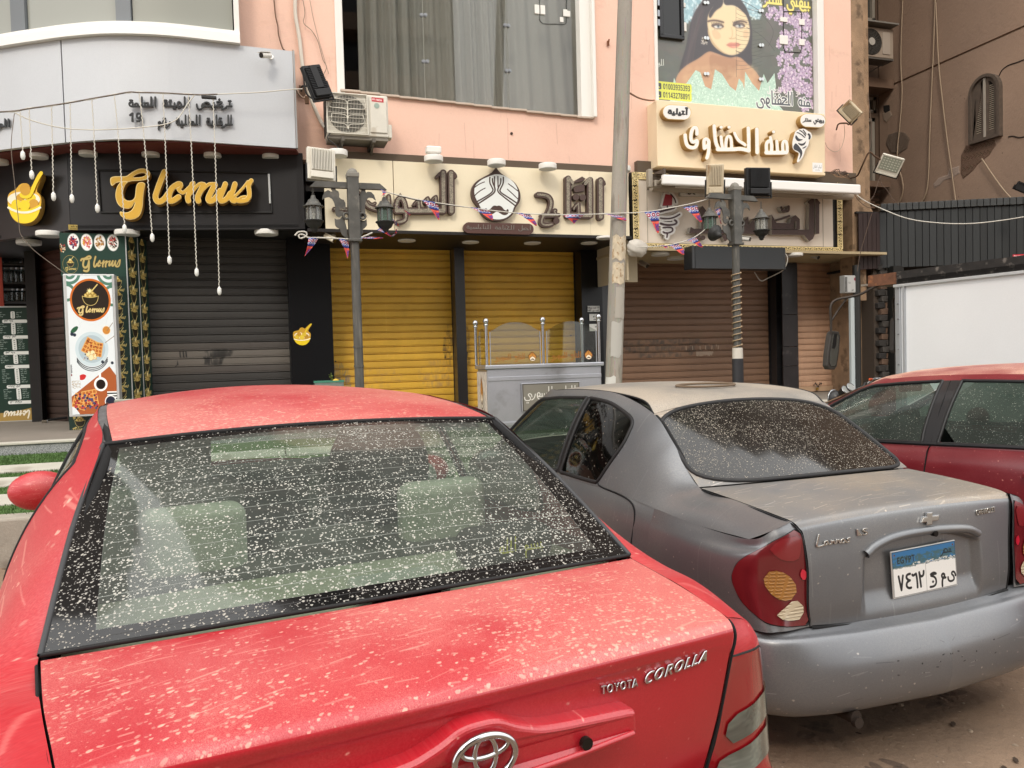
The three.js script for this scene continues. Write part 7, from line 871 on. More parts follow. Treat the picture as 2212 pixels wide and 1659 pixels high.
for (const [x,y]of [[432,1402],[482,1376]]){const p = h(x,y,-7.4),gg = new THREE.Group();gg.name = 'gauge';t.add(gg);const c = at(cyl(.058,.05,.08,0,0,0,22),0,0,0,.95,.0);mesh('gauge_body',c.translate(p.x,p.y,p.z),mBk,gg);mesh('gauge_ring',at(new THREE.TorusGeometry(.056,.006,6,22),0,0,0,.95 - Math.PI / 2).translate(p.x,p.y + .026,p.z + .034),mCh,gg);mesh('gauge_face',at(cyl(.052,.052,.004,0,.042,0,22),0,0,0,.95).translate(p.x,p.y,p.z),M(0x9ea19f,.3),gg);}
mesh('handlebar',[tube([h(560,1440),h(620,1370),h(690,1300),h(740,1272),h(800,1272),h(900,1300,-7.1)],.014,40,8),tube([h(560,1440),h(520,1400,-7.4),h(470,1440,-7.5),h(420,1470,-7.55)],.013,30,8)],mCh,t);
mesh('grip',[bar(h(845,1285),h(925,1318,-7.08),.022),bar(h(420,1470,-7.55),h(360,1440,-7.7),.02)],mBk,t);mesh('switch_box',[rbox(.08,.06,.06,.012,...h(822,1285).toArray()),rbox(.07,.08,.07,.012,...h(620,1385).toArray())],mBk,t);mesh('indicator',[rbox(.05,.03,.03,.01,...h(697,1278).toArray())],M(lin(.7,.1,.02),.3),t);
const wr = [];for (let i = 0;i < 7;i++)wr.push(tube([h(430 + i * 8,1470,-7.5),h(520,1420 + i * 12,-7.35),h(600 + i * 10,1350 + i * 14),h(700 + i * 6,1330 + i * 4)],.006,24,5));mesh('cables',wr,mBk,t);
mesh('brackets',[bar(h(560,1440),h(650,1310),.02),bar(h(600,1430),h(660,1340),.025),rbox(.1,.12,.1,.02,...h(600,1410).toArray())],mBk,t);
const fy = .3,fz = hl.z + .1,fx = hl.x + .05;mesh('fork',[bar(V(fx - .09,fy,fz - .25),V(fx - .07,hl.y + .1,fz + .1),.022),bar(V(fx + .09,fy,fz - .25),V(fx + .07,hl.y + .1,fz + .1),.022)],mCh,t);
const wheel = (x,z,n)=>{const w = new THREE.Group();w.name = n;t.add(w);mesh('tyre',at(new THREE.TorusGeometry(.24,.06,12,32),x,fy,z,0,Math.PI / 2),M(0x121212,.9),w);mesh('rim',[at(cyl(.2,.2,.05,0,0,0,24),x,fy,z,0,0,Math.PI / 2)],mSteel,w);};wheel(fx,fz - .25,'wheel');wheel(.12,3.1,'wheel');wheel(wd - .12,3.1,'wheel');
mesh('fuel_tank',at(new THREE.SphereGeometry(.2,20,14),fx + .05,hl.y - .08,fz + .55,0,0,0).scale(1,1,1),M(lin(.25,.02,.02),.3),t);mesh('seat',rbox(.32,.1,.6,.04,fx + .1,hl.y - .14,fz + 1.0,4),mBk,t);mesh('chassis',[box(.3,.12,5.2,wd / 2,.5,1.6),box(wd,.08,len,wd / 2,.57,len / 2)],mBk,t);
}
// ---------------------------------------------------------------- car bodies: splined panels in the car's own axes (x right, y up, z forward from the rear bumper)
const C = (x,y,z)=>V(x,y,-z);
function cr(a,b,c,d,t){const t2 = t * t,t3 = t2 * t;return a.clone().multiplyScalar(-.5 * t3 + t2 - .5 * t).addScaledVector(b,1.5 * t3 - 2.5 * t2 + 1).addScaledVector(c,-1.5 * t3 + 2 * t2 + .5 * t).addScaledVector(d,.5 * t3 - .5 * t2);}
const loft = (rows)=>(u,v)=>{const n = rows.length,i = Math.min(n - 2,Math.max(0,Math.floor(v))),t = v - i,b = rows[i](u),c = rows[i + 1](u),a = i?rows[i - 1](u):b.clone().multiplyScalar(2).sub(c),d = i < n - 2?rows[i + 2](u):c.clone().multiplyScalar(2).sub(b);return n === 2?b.lerp(c,t):cr(a,b,c,d,t);};
const sym = (zC,yC,xG,yG,zG)=>[0,yC,zC,-xG,yG,zG,xG,yG,zG];
const top = (r)=>(u)=>{const [xC,yC,zC,xL,yL,zL,xR,yR,zR]= r,t = u * u;return u < 0?C(lerp(xC,xL,-u),lerp(yC,yL,t),lerp(zC,zL,t)):C(lerp(xC,xR,u),lerp(yC,yR,t),lerp(zC,zR,t));};
const spl = (pts)=>{const p = pts.map((q)=>C(...q));const f = loft(p.map((q)=>()=>q.clone()));return (u)=>f(0,u * (p.length - 1));};
const uvTop = (p)=>[p.x * .5 + .5,-p.z * .5],uvSide = (p)=>[-p.z * .5,p.y * .5],uvRear = (p)=>[p.x * .5 + .5,p.y * .5];
function normalAt(S,u,v){const e = 1e-3,a = S(u + e,v).sub(S(u - e,v)),b = S(u,v + e).sub(S(u,v - e));return a.cross(b).normalize();}
function patch(S,u0,u1,v0,v1,nu,nv,uvf,lift = 0){
const pos = [],nor = [],uv = [],ix = [];for (let j = 0;j <= nv;j++)for (let i = 0;i <= nu;i++){const u = lerp(u0,u1,i / nu),v = lerp(v0,v1,j / nv),p = S(u,v),n = normalAt(S,u,v);p.addScaledVector(n,lift);pos.push(p.x,p.y,p.z);nor.push(n.x,n.y,n.z);const q = uvf?uvf(p,i / nu,j / nv):[i / nu,j / nv];uv.push(q[0],q[1]);}
for (let j = 0;j < nv;j++)for (let i = 0;i < nu;i++){const a = j * (nu + 1)+ i,b = a + nu + 1;ix.push(a,a + 1,b,b,a + 1,b + 1);}
const g = new THREE.BufferGeometry();g.setAttribute('position',new THREE.Float32BufferAttribute(pos,3));g.setAttribute('normal',new THREE.Float32BufferAttribute(nor,3));g.setAttribute('uv',new THREE.Float32BufferAttribute(uv,2));g.setIndex(ix);return g;
}
function trim(S,out,holes,{ku = .7,kv = .4,edge = .07,uvf = uvSide,lift = 0}={}){
const xs = out.map((q)=>q[0]),ys = out.map((q)=>q[1]),u0 = Math.min(...xs),u1 = Math.max(...xs),v0 = Math.min(...ys),v1 = Math.max(...ys),nu = Math.max(3,Math.ceil((u1 - u0)* ku / edge)),nv = Math.max(3,Math.ceil((v1 - v0)* kv / edge)),uc = (u0 + u1)/ 2,vc = (v0 + v1)/ 2;
const pip = (L,x,y)=>{let c = false;for (let i = 0,j = L.length - 1;i < L.length;j = i++){const a = L[i],b = L[j];if (a[1]> y !== b[1]> y && x < ((b[0]- a[0])* (y - a[1]))/ (b[1]- a[1])+ a[0])c = !c;}return c;};
const inside = (x,y)=>{x = lerp(x,uc,1e-6);y = lerp(y,vc,1e-6);return pip(out,x,y)&& !(holes??[]).some((h)=>pip(h,x,y));};
const gx = (i)=>lerp(u0,u1,i / nu),gy = (j)=>lerp(v0,v1,j / nv),flag = [];for (let j = 0;j <= nv;j++)for (let i = 0;i <= nu;i++)flag.push(inside(gx(i),gy(j)));
const tri = [],cutAt = (a,b)=>{let lo = 0,hi = 1;for (let k = 0;k < 12;k++){const m = (lo + hi)/ 2;inside(lerp(a[0],b[0],m),lerp(a[1],b[1],m))=== a[2]?(lo = m):(hi = m);}return [lerp(a[0],b[0],lo),lerp(a[1],b[1],lo)];};
for (let j = 0;j < nv;j++)for (let i = 0;i < nu;i++){const c = [[i,j],[i + 1,j],[i + 1,j + 1],[i,j + 1]].map(([a,b])=>[gx(a),gy(b),flag[b * (nu + 1)+ a]]),P = [];for (let k = 0;k < 4;k++){const a = c[k],b = c[(k + 1)% 4];if (a[2])P.push(a);if (a[2]!== b[2])P.push(cutAt(a,b));}for (let k = 1;k + 1 < P.length;k++)tri.push(P[0],P[k],P[k + 1]);}
const n = tri.length,pos = new Float32Array(n * 3),nor = new Float32Array(n * 3),uv = new Float32Array(n * 2),g = new THREE.BufferGeometry();
for (let i = 0;i < n;i++){const [u,v]= tri[i],q = S(u,v),m = normalAt(S,u,v);q.addScaledVector(m,lift);pos.set([q.x,q.y,q.z],i * 3);nor.set([m.x,m.y,m.z],i * 3);const w = uvf(q,u,v);uv[i * 2]= w[0];uv[i * 2 + 1]= w[1];}
g.setAttribute('position',new THREE.BufferAttribute(pos,3));g.setAttribute('normal',new THREE.BufferAttribute(nor,3));g.setAttribute('uv',new THREE.BufferAttribute(uv,2));return g;
}
const roundPoly = (pts,n = 6)=>{const o = [],m = pts.length;for (let i = 0;i < m;i++){const a = pts[(i + m - 1)% m],b = pts[i],c = pts[(i + 1)% m],k = b[2]??0;if (!k){o.push([b[0],b[1]]);continue;}const p = [lerp(b[0],a[0],k),lerp(b[1],a[1],k)],q = [lerp(b[0],c[0],k),lerp(b[1],c[1],k)];for (let j = 0;j <= n;j++){const t = j / n;o.push([(1 - t)** 2 * p[0]+ 2 * t * (1 - t)* b[0]+ t * t * q[0],(1 - t)** 2 * p[1]+ 2 * t * (1 - t)* b[1]+ t * t * q[1]]);}}return o;};
const dense = (pts,n = 6)=>pts.flatMap((p,i)=>{const q = pts[(i + 1)% pts.length];return [...Array(n)].map((_,j)=>[lerp(p[0],q[0],j / n),lerp(p[1],q[1],j / n)]);});
const seamOn = (S,pts,r,lift = 0,close = true)=>{const P3 = (close?dense(pts,3):pts).map(([u,v])=>S(u,v).addScaledVector(normalAt(S,u,v),lift));return new THREE.TubeGeometry(new THREE.CatmullRomCurve3(P3,close,'catmullrom',.3),P3.length * 2,r,6,close);};
const flipX = (g)=>{g = g.clone();g.scale(-1,1,1);const ix = g.index;if (ix){const a = ix.array;for (let i = 0;i < a.length;i += 3)[a[i],a[i + 2]]= [a[i + 2],a[i]];}else for (const k of ['position','normal','uv']){const A = g.attributes[k];if (!A)continue;const z = A.itemSize,a = A.array;for (let i = 0;i < A.count;i += 3)for (let c = 0;c < z;c++){const t = a[i * z + c];a[i * z + c]= a[(i + 2)* z + c];a[(i + 2)* z + c]= t;}}return g;};
function dropList(n,w,h,r0,r1,dens,ax = 1.4,pw = 2.2){const L = [];for (let i = 0;i < n;i++){const x = rnd()* w,y = rnd()* h;if (dens && rnd()> dens(x / w,y / h))continue;L.push([x,y,lerp(r0,r1,rnd()** pw),rr(.7,ax),rr(-.7,.7),rnd()]);}return L;}
function drawDrops(x,L,col,a0 = .7,a1 = 1){for (const [X,Y,r,e,t,k]of L){x.globalAlpha = lerp(a0,a1,k);x.fillStyle = typeof col === 'function'?col(k):col;x.beginPath();x.ellipse(X,Y,r * e,r,t,0,7);x.fill();if (k > .6){x.beginPath();x.ellipse(X + r * e * .9,Y - r * .5,r * .6,r * .5,t,0,7);x.fill();}}x.globalAlpha = 1;}
function dustyGlass(w,h,{tint = '#d9e4dd',drops,dust = '#c9c2b4',film = .12,border,extra,rough = .02,rep}){
const film2 = canvas(w,h,(x)=>{const im = x.createImageData(w,h),d = im.data;for (let j = 0;j < h;j++)for (let i = 0;i < w;i++){const k = (j * w + i)* 4;d[k]= d[k + 1]= d[k + 2]= 255;d[k + 3]= clamp(film * (.5 + 1.1 * fbm(i / w,j / w,5,3))* (.55 + .9 * rnd()))* 255;}x.putImageData(im,0,0);});
const col = ctex(w,h,(x)=>{x.fillStyle = tint;x.fillRect(0,0,w,h);if (border)border(x,'#0c0c0d');if (extra)extra(x);x.globalAlpha = .9;x.globalCompositeOperation = 'source-atop';const f = canvas(w,h,(y)=>{y.drawImage(film2,0,0);y.globalCompositeOperation = 'source-in';y.fillStyle = dust;y.fillRect(0,0,w,h);});x.drawImage(f,0,0);x.globalCompositeOperation = 'source-over';x.globalAlpha = 1;drawDrops(x,drops,dust,.75,1);});
const msk = ctex(w,h,(x)=>{x.fillStyle = `rgb(255,${Math.round(rough * 255)},0)`;x.fillRect(0,0,w,h);if (border)border(x,`rgb(0,${Math.round(rough * 255)},0)`);const f = canvas(w,h,(y)=>{y.drawImage(film2,0,0);y.globalCompositeOperation = 'source-in';y.fillStyle = 'rgb(0,90,0)';y.fillRect(0,0,w,h);});x.drawImage(f,0,0);if (extra)extra(x,true);drawDrops(x,drops,'rgb(0,235,0)',.8,1);},{srgb:false});
if (rep)for (const t of [col,msk]){t.wrapS = t.wrapT = THREE.RepeatWrapping;t.repeat.set(rep[0],rep[1]);}
return M(0xffffff,1,{map:col,transmission:1,transmissionMap:msk,roughnessMap:msk,thickness:0});
}
function dustyPaint(size,base,dust,{film = .25,drops = 2500,r0 = .8,r1 = 3.4,streaks = 0,pw = 2.2,rough = .42,metal = 0,coat = .5,extra,rep = 1,dustDrop}={}){
const t = ctex(size,size,(x)=>{
const im = x.createImageData(size,size),d = im.data;for (let j = 0;j < size;j++)for (let i = 0;i < size;i++){const k = (j * size + i)* 4,u = i / size,v = j / size,m = clamp(film * (fbm(u,v,4,5)* 2.2 - .25)* (.4 + 1.2 * rnd())),q = 1 + (rnd()- .5)* .05;for (let c = 0;c < 3;c++)d[k + c]= clamp(lerp(base[c],dust[c],m)* q,0,255);d[k + 3]= 255;}x.putImageData(im,0,0);
for (let i = 0;i < streaks;i++){x.strokeStyle = rgb(dustDrop??dust);x.globalAlpha = rr(.15,.6);x.lineWidth = rr(1,5);const X = rr(0,size),Y = rr(0,size),l = rr(12,80);x.beginPath();x.moveTo(X,Y);x.lineTo(X + l,Y + l * rr(-.35,.1));x.stroke();}x.globalAlpha = 1;
drawDrops(x,dropList(drops,size,size,r0,r1,(u,v)=>clamp(fbm(u + .2,v + .6,6,3)* 2.4 - .6,.25,1),1.9,pw),(k)=>rgb((dustDrop??dust).map((c)=>c * lerp(.86,1.04,k))),.45,.95);if (extra)extra(x,size);
},{rep:[rep,rep]});
return M(0xffffff,rough,{map:t,metalness:metal,clearcoat:coat,clearcoatRoughness:.22});
}
const mRubber = M(0x101011,.7),mTyre = M(0x141414,.9),mChrome = M(0xc2c4c6,.14,{metalness:1}),mInner = M(0x0f0f10,.9),mAlloy = M(0x8f9296,.35,{metalness:.8});
const pair = (name,arr,m,t)=>arr.map((g)=>mesh(name,g,m,t));
function wheel(parent,x,z,r = .3){const w = new THREE.Group();w.name = 'wheel';parent.add(w);const s = Math.sign(x);mesh('tyre',at(lathe([[r * .62,-.09],[r * .95,-.09],[r,-.07],[r,.07],[r * .95,.09],[r * .62,.09]],36),x,r,-z,0,0,Math.PI / 2).translate(0,0,0),mTyre,w).geometry = (()=>{const g = lathe([[r * .62,-.09],[r * .95,-.09],[r,-.07],[r,.07],[r * .95,.09],[r * .62,.09]],36);g.rotateZ(Math.PI / 2);return g.translate(x,r,-z);})();const sp = [];for (let i = 0;i < 5;i++){const b = rbox(.025,r * .55,.07,.008,0,r * .32,0);b.rotateX(i * 1.2566);sp.push(b.translate(x + s * .06,r,-z));}const d = cyl(r * .64,r * .64,.1,0,0,0,30);d.rotateZ(Math.PI / 2);d.translate(x,r,-z);mesh('rim',[d,...sp],mAlloy,w);}
function carGroup(label,o,yaw){const t = thing('parked_car',label,'car',o);t.rotation.y = yaw;return t;}
function lowerSide(sh,ySill,bulge,z0,z1,arches,m,uvf = uvSide,extra = []){// sh:list of [z,x,y]
const at1 = (z,k)=>{let i = 0;while (i < sh.length - 2 && sh[i + 1][0]< z)i++;const t = clamp((z - sh[i][0])/ (sh[i + 1][0]- sh[i][0]));return lerp(sh[i][k],sh[i + 1][k],smooth(t)* .3 + t * .7);};
const S = (z,s0)=>{const s = clamp(s0),y = lerp(ySill,at1(z,2),s),x = at1(z,1)+ bulge * Math.sin(Math.PI * Math.pow(1 - s,.75))- .05 * Math.pow(1 - s,6);return C(x,y,z);};
const out = dense([[z0,0],[z1,0],[z1,1],[z0,1]],14),hol = arches.map(([z,r])=>{const h = [];for (let i = 0;i <= 18;i++){const a = Math.PI * i / 18,zz = z + Math.cos(a)* r,yy = .3 + Math.sin(a)* r;h.push([zz,clamp((yy - ySill)/ (at1(zz,2)- ySill),.015,.98)]);}return [...h,[z - r,.015],[z + r,.015]];});
return{S,g:trim(S,out,hol,{ku:1,kv:.75,edge:.14,uvf})};
}
// ---------------------------------------------------------------- red saloon in front
{
const t = carGroup('dusty bright red saloon parked rear first in the foreground',[.3244,.0487,-1.1296],.158);
const red = [172,18,32],dst = [204,112,104],drp = [222,166,146];
const pTop = dustyPaint(2048,red,dst,{film:1.25,drops:46000,r0:.8,r1:3.6,pw:1.5,streaks:1500,dustDrop:drp,rough:.45,coat:.35,extra:(x,s)=>{for (let i = 0;i < 5;i++)stain(x,rr(s * .1,s * .9),rr(0,s),60,26,'rgb(176,128,96)',.12,40);}});
const pSide = dustyPaint(1024,red,dst,{film:.2,drops:2600,r0:.5,r1:1.7,streaks:0,dustDrop:drp,rough:.3,coat:.7});
const pFl = dustyPaint(1024,[180,22,34],dst,{film:.5,drops:3600,r0:.6,r1:2.6,streaks:260,dustDrop:[226,170,150],rough:.5,coat:.3});
// ---- trunk lid
const lidRows = [sym(.492,1.046,.653,1.028,.555),sym(.3,1.04,.634,1.018,.36),sym(.18,1.029,.613,1.009,.215),sym(.118,1.014,.603,1.001,.148),sym(.09,.996,.598,.986,.124),sym(.094,.974,.595,.962,.122),sym(.104,.94,.588,.93,.126),sym(.102,.80,.571,.80,.146),sym(.122,.66,.545,.66,.173)].map(top);
const lid = loft(lidRows),lidG = new THREE.Group();lidG.name = 'trunk_lid';t.add(lidG);
mesh('lid_top',patch(lid,-.994,.994,0.02,4,60,60,uvTop),pTop,lidG);mesh('lid_rear',patch(lid,-.994,.994,4,8,60,50,uvRear),pSide,lidG);
const zAt = (x,y)=>{const w = .58;let lo = 5,hi = 8;for (let i = 0;i < 30;i++){const m = (lo + hi)/ 2;lid(x / w,m).y > y?(lo = m):(hi = m);}return -lid(x / w,lo).z;};
const hs = shapeOf(roundPoly([[-.31,.905,.12],[-.12,.918,.3],[-.07,.935,.4],[-.03,.957,.4],[.03,.957,.4],[.07,.935,.4],[.12,.918,.3],[.31,.903,.12],[.312,.862,.15],[.12,.856,.2],[.07,.85,.4],[.04,.845,.4],[-.04,.845,.4],[-.07,.85,.4],[-.12,.856,.2],[-.312,.862,.15]]));
const hg = new THREE.ExtrudeGeometry(hs,{depth:.032,bevelEnabled:true,bevelSize:.01,bevelThickness:.014,bevelSegments:4,bevelOffset:-.006});{const p = hg.attributes.position;for (let i = 0;i < p.count;i++)p.setZ(i,p.getZ(i)- zAt(p.getX(i),p.getY(i))- .004);hg.computeVertexNormals();const q = hg.attributes.uv;for (let i = 0;i < q.count;i++)q.setXY(i,p.getX(i)* .5 + .5,p.getY(i)* .5);}
mesh('handle',hg,pSide,lidG);mesh('handle_lip',tube([[-.3,.868],[-.15,.862],[0,.86],[.15,.862],[.3,.868]].map(([x,y])=>C(x,y,zAt(x,y)- .048)),.006,40,6),pSide,lidG);
mesh('lock',[at(cyl(.011,.011,.01,0,0,0,18),.197,.878,-(zAt(.197,.878)- .047),Math.PI / 2)],M(0x2a2622,.4,{metalness:.7}),lidG);
const ez = -(zAt(0,.91)- .05),ring = (cx,cy,rx,ry,r,tilt = 0)=>{const p = [];for (let i = 0;i < 40;i++){const a = i / 40 * 6.2832;p.push(V(cx + Math.cos(a)* rx,cy + Math.sin(a)* ry,ez + .004 + Math.abs(Math.cos(a))* tilt));}return new THREE.TubeGeometry(new THREE.CatmullRomCurve3(p,true),90,r,8,true);};
mesh('emblem',[ring(0,.907,.054,.037,.0062),ring(0,.913,.019,.03,.0046),ring(0,.925,.041,.0155,.0046),bar(V(0,.885,ez),V(0,.872,ez),.006)],mChrome,lidG);
const badge = (txt,font,xL,xR,yL,yR,h,skew)=>{const W = 600,sh = shapes((x)=>{x.font = font;x.setTransform(1,0,0,1,2,2);const w = x.measureText(txt).width;x.scale(580 / w,1);if (skew)x.transform(1,0,skew,1,0,0);x.fillText(txt,6 - (skew?skew * 90:0),100);},W,130,1,.4);return sh.map((s)=>{const f = (p)=>V2(lerp(xL,xR,p.x / W),lerp(yL,yR,p.x / W)+ (p.y - 30)/ 72 * h);const n = new THREE.Shape(s.getPoints().map(f));n.holes = s.holes.map((q)=>new THREE.Path(q.getPoints().map(f)));const g = new THREE.ExtrudeGeometry(n,{depth:.0035,bevelEnabled:true,bevelSize:.0008,bevelThickness:.0012,bevelSegments:1,bevelOffset:-.0008});const p = g.attributes.position;for (let i = 0;i < p.count;i++)p.setZ(i,p.getZ(i)- zAt(p.getX(i),p.getY(i))+ .001);return g;});};
badge('TOYOTA','bold 100px sans-serif',.258,.346,.932,.927,.0165).forEach((g)=>mesh('letter',g,mChrome,lidG));badge('COROLLA','bold 100px sans-serif',.355,.522,.926,.938,.0225,-.26).forEach((g)=>mesh('letter',g,mChrome,lidG));
// ---- rear window
const gl = loft([sym(.497,1.053,.649,1.036,.556),sym(.83,1.236,.604,1.214,.852),sym(1.15,1.379,.546,1.362,1.118)].map(top));
const W = 1800,H = 1037,drops = dropList(21000,W,H,.9,3.1,(u,v)=>clamp(.5 + .5 * v + (fbm(u,v,5,3)- .5)* 1.4,.15,1),1.5);
const mGl = dustyGlass(W,H,{tint:'#dde6dc',drops,dust:'#b4aea3',film:.07,border:(x,c)=>{x.fillStyle = c;x.fillRect(0,0,W,44);x.fillRect(0,H - 58,W,58);x.beginPath();x.moveTo(0,0);x.lineTo(66,0);x.quadraticCurveTo(96,H / 2,120,H);x.lineTo(0,H);x.fill();x.beginPath();x.moveTo(W,0);x.lineTo(W - 66,0);x.quadraticCurveTo(W - 96,H / 2,W - 120,H);x.lineTo(W,H);x.fill();},extra:(x,msk)=>{x.strokeStyle = msk?'rgb(60,120,0)':'rgba(50,46,40,.55)';x.lineWidth = 1.6;for (let i = 0;i < 13;i++){x.beginPath();x.moveTo(110,120 + i * 74);x.quadraticCurveTo(W / 2,100 + i * 74,W - 110,120 + i * 74);x.stroke();}}});
mesh('rear_window',patch(gl,-1,1,0,2,40,30,(p,i,j)=>[i,j]),mGl,t);
pair('window_seal',[seamOn(gl,[[-1,0],[-1,.5],[-1,1],[-1,1.5],[-1,2]],.006,0,false),seamOn(gl,[[1,0],[1,.5],[1,1],[1,1.5],[1,2]],.006,0,false)],M(0x37383a,.5),t);
pair('window_seal',[seamOn(gl,[...Array(21)].map((_,i)=>[-1 + i * .1,0]),.005,0,false),seamOn(gl,[...Array(21)].map((_,i)=>[-1 + i * .1,2]),.006,0,false)],mRubber,t);
// ---- roof, windscreen, bonnet
const roofR = [sym(1.155,1.384,.549,1.365,1.122),sym(1.3,1.412,.556,1.382,1.27),sym(1.55,1.445,.566,1.402,1.53),sym(1.95,1.468,.572,1.417,1.93),sym(2.45,1.46,.57,1.405,2.43),sym(2.82,1.43,.558,1.37,2.72)],roof = loft(roofR.map(top));
const body = [];body.push(patch(roof,-.955,.955,0,5,30,40,uvTop));mesh('roof',body.pop(),pTop,t);
pair('roof_moulding',[patch(roof,-1.0,-.957,0,5,2,40,uvTop,-.003),patch(roof,.957,1.0,0,5,2,40,uvTop,-.003)],M(0xffffff,.7,{map:noiseTex(128,[92,90,90],.15,{f:8,grain:.15,rep:[4,4]})}),t);
const ws = loft([sym(2.83,1.427,.556,1.366,2.725),sym(3.2,1.25,.625,1.18,3.03),sym(3.58,1.02,.69,.985,3.32)].map(top));mesh('windscreen',patch(ws,-1,1,0,2,20,16),M(0xcfe0d8,.03,{transmission:1,thickness:0}),t);
const hood = loft([sym(3.6,1.01,.69,.98,3.35),sym(4.0,.95,.67,.90,3.87),sym(4.28,.84,.62,.79,4.15),sym(4.37,.7,.58,.66,4.25),sym(4.38,.3,.56,.3,4.25)].map(top));mesh('bonnet',patch(hood,-1,1,0,4,20,24,uvTop),pFl,t);
// ---- sides: gutter line, middle, shoulder
const st = [[.603,1.001,.148,.675,.975,.17,.737,.928,.225],[.634,1.018,.36,.715,1.0,.38,.776,.958,.42],[.653,1.028,.555,.735,1.01,.575,.79,.966,.61],[.604,1.214,.852,.715,1.10,.9,.797,.967,.95],[.549,1.365,1.122,.702,1.20,1.2,.80,.966,1.28],[.566,1.402,1.53,.693,1.215,1.53,.79,.963,1.53],[.572,1.417,1.93,.692,1.215,1.93,.787,.957,1.95],[.57,1.405,2.43,.688,1.2,2.48,.78,.948,2.53],[.558,1.37,2.72,.67,1.165,2.9,.77,.938,3.0],[.69,.985,3.33,.742,.955,3.35,.785,.912,3.37],[.67,.90,3.87,.712,.88,3.88,.75,.835,3.9],[.58,.70,4.24,.61,.69,4.2,.645,.66,4.14]];
const q3 = ([a,b,c,d,e,f,g,h,k])=>(s)=>{const l0 = 2 * (s - .5)* (s - 1),l1 = -4 * s * (s - 1),l2 = 2 * s * (s - .5);return C(l0 * a + l1 * d + l2 * g,l0 * b + l1 * e + l2 * h,l0 * c + l1 * f + l2 * k);};
const up = loft(st.map(q3));
const win = [roundPoly([[.2,4.05],[.13,5,.2],[.13,5.9],[.93,5.75],[.94,4.6,.2],[.9,3.9,.3]]),roundPoly([[.13,6.02],[.13,7],[.17,7.85],[.5,8.35],[.9,8.6,.3],[.94,7.4],[.93,5.9]])].map((p)=>dense(p,3));
const side = trim(up,dense([[0,0],[0,11],[1,11],[1,0]],40),win,{ku:.45,kv:.36,edge:.032});
const glS = win.map((p)=>trim(up,p,[],{ku:.45,kv:.36,edge:.1,lift:-.004}));
const sh = st.map((r)=>[r[8],r[6],r[7]]),low = lowerSide(sh,.2,.045,.6,4.15,[[.93,.33],[3.53,.33]],null);
const ys = [1,.935,.87,.76,.66,.6],cornerRows = [[[.603,1.001,.148],[.675,.975,.17],[.737,.928,.225],[.776,.958,.42],[.79,.966,.61]],[[.589,.935,.127],[.69,.93,.158],[.752,.91,.235],[.80,.93,.42],[.815,.93,.61]],[[.581,.87,.136],[.69,.872,.16],[.768,.868,.236],[.815,.875,.42],[.83,.875,.61]],[[.566,.76,.153],[.69,.76,.165],[.779,.76,.235],[.83,.76,.42],[.842,.76,.61]],[[.545,.66,.174],[.69,.655,.168],[.777,.65,.225],[.83,.65,.42],[.846,.65,.61]],[[.54,.6,.175],[.69,.6,.16],[.775,.6,.2],[.83,.6,.42],[.846,.6,.61]]].map(spl),cor = loft(cornerRows);
const yw = (y)=>{let i = 0;while (i < ys.length - 2 && ys[i + 1]> y)i++;return i + (ys[i]- y)/ (ys[i]- ys[i + 1]);};
const lamp = dense(roundPoly([[.012,yw(.925)],[.3,yw(.915)],[.5,yw(.893),.25],[.6,yw(.8)],[.61,yw(.7)],[.57,yw(.61),.2],[.02,yw(.61)]]),3);
const cG = trim(cor,dense([[0,0],[1,0],[1,5],[0,5]],14),[lamp],{ku:.55,kv:.09,edge:.025});
const both = (g)=>[g,flipX(g)];
pair('fender',both(merge([cG,side])),pFl,t);pair('body_side',both(low.g),pFl,t);
pair('side_window',glS.flatMap(both),dustyGlass(512,512,{tint:'#9fb0a6',drops:dropList(1400,512,512,.6,1.6),dust:'#cfc6b6',film:.1}),t);
pair('window_seal',win.flatMap((p)=>both(seamOn(up,p,.007,-.002))),mRubber,t);
const mLens = M(lin(.30,.008,.012),.14,{clearcoat:1,clearcoatRoughness:.1}),mRed2 = M(lin(.42,.02,.03),.2,{clearcoat:1}),mClear = M(0xffffff,.25,{clearcoat:1,clearcoatRoughness:.08,map:ctex(256,64,(x)=>{const im = x.createImageData(256,64);for (let i = 0;i < 256 * 64;i++){const X = i % 256,v = 104 + 22 * Math.sin(X * .42)+ (rnd()- .5)* 22;im.data.set([v * .92,v,v * .93,255],i * 4);}x.putImageData(im,0,0);},{rep:[6,6]})});
for (const s of [1,-1]){const L = new THREE.Group();L.name = 'tail_lamp';t.add(L);const one = (p,lift,m,n)=>{const g = trim(cor,p,[],{ku:.55,kv:.09,edge:.03,lift:-lift});mesh(n,s > 0?g:flipX(g),m,L);};one(lamp,.002,mLens,'lens');one(dense(roundPoly([[.06,yw(.79),.2],[.3,yw(.803)],[.55,yw(.80),.2],[.57,yw(.755),.2],[.3,yw(.745)],[.055,yw(.728),.2]]),2),.006,mClear,'clear_lens');one(dense(roundPoly([[.05,yw(.705),.2],[.3,yw(.728)],[.57,yw(.735),.2],[.56,yw(.685),.2],[.3,yw(.668)],[.045,yw(.642),.2]]),2),.006,mClear,'clear_lens');const sg = seamOn(cor,lamp,.0035,.001);mesh('seal',s > 0?sg:flipX(sg),mRubber,L);for (const q of [[.06,.765,.56,.782],[.05,.675,.56,.71]]){}}
pair('gap',both(tube([...lidRows.keys()].map((i)=>lid(1,i).add(V(.003,-.006,-.001))),.0032,120,6)),mInner,t);
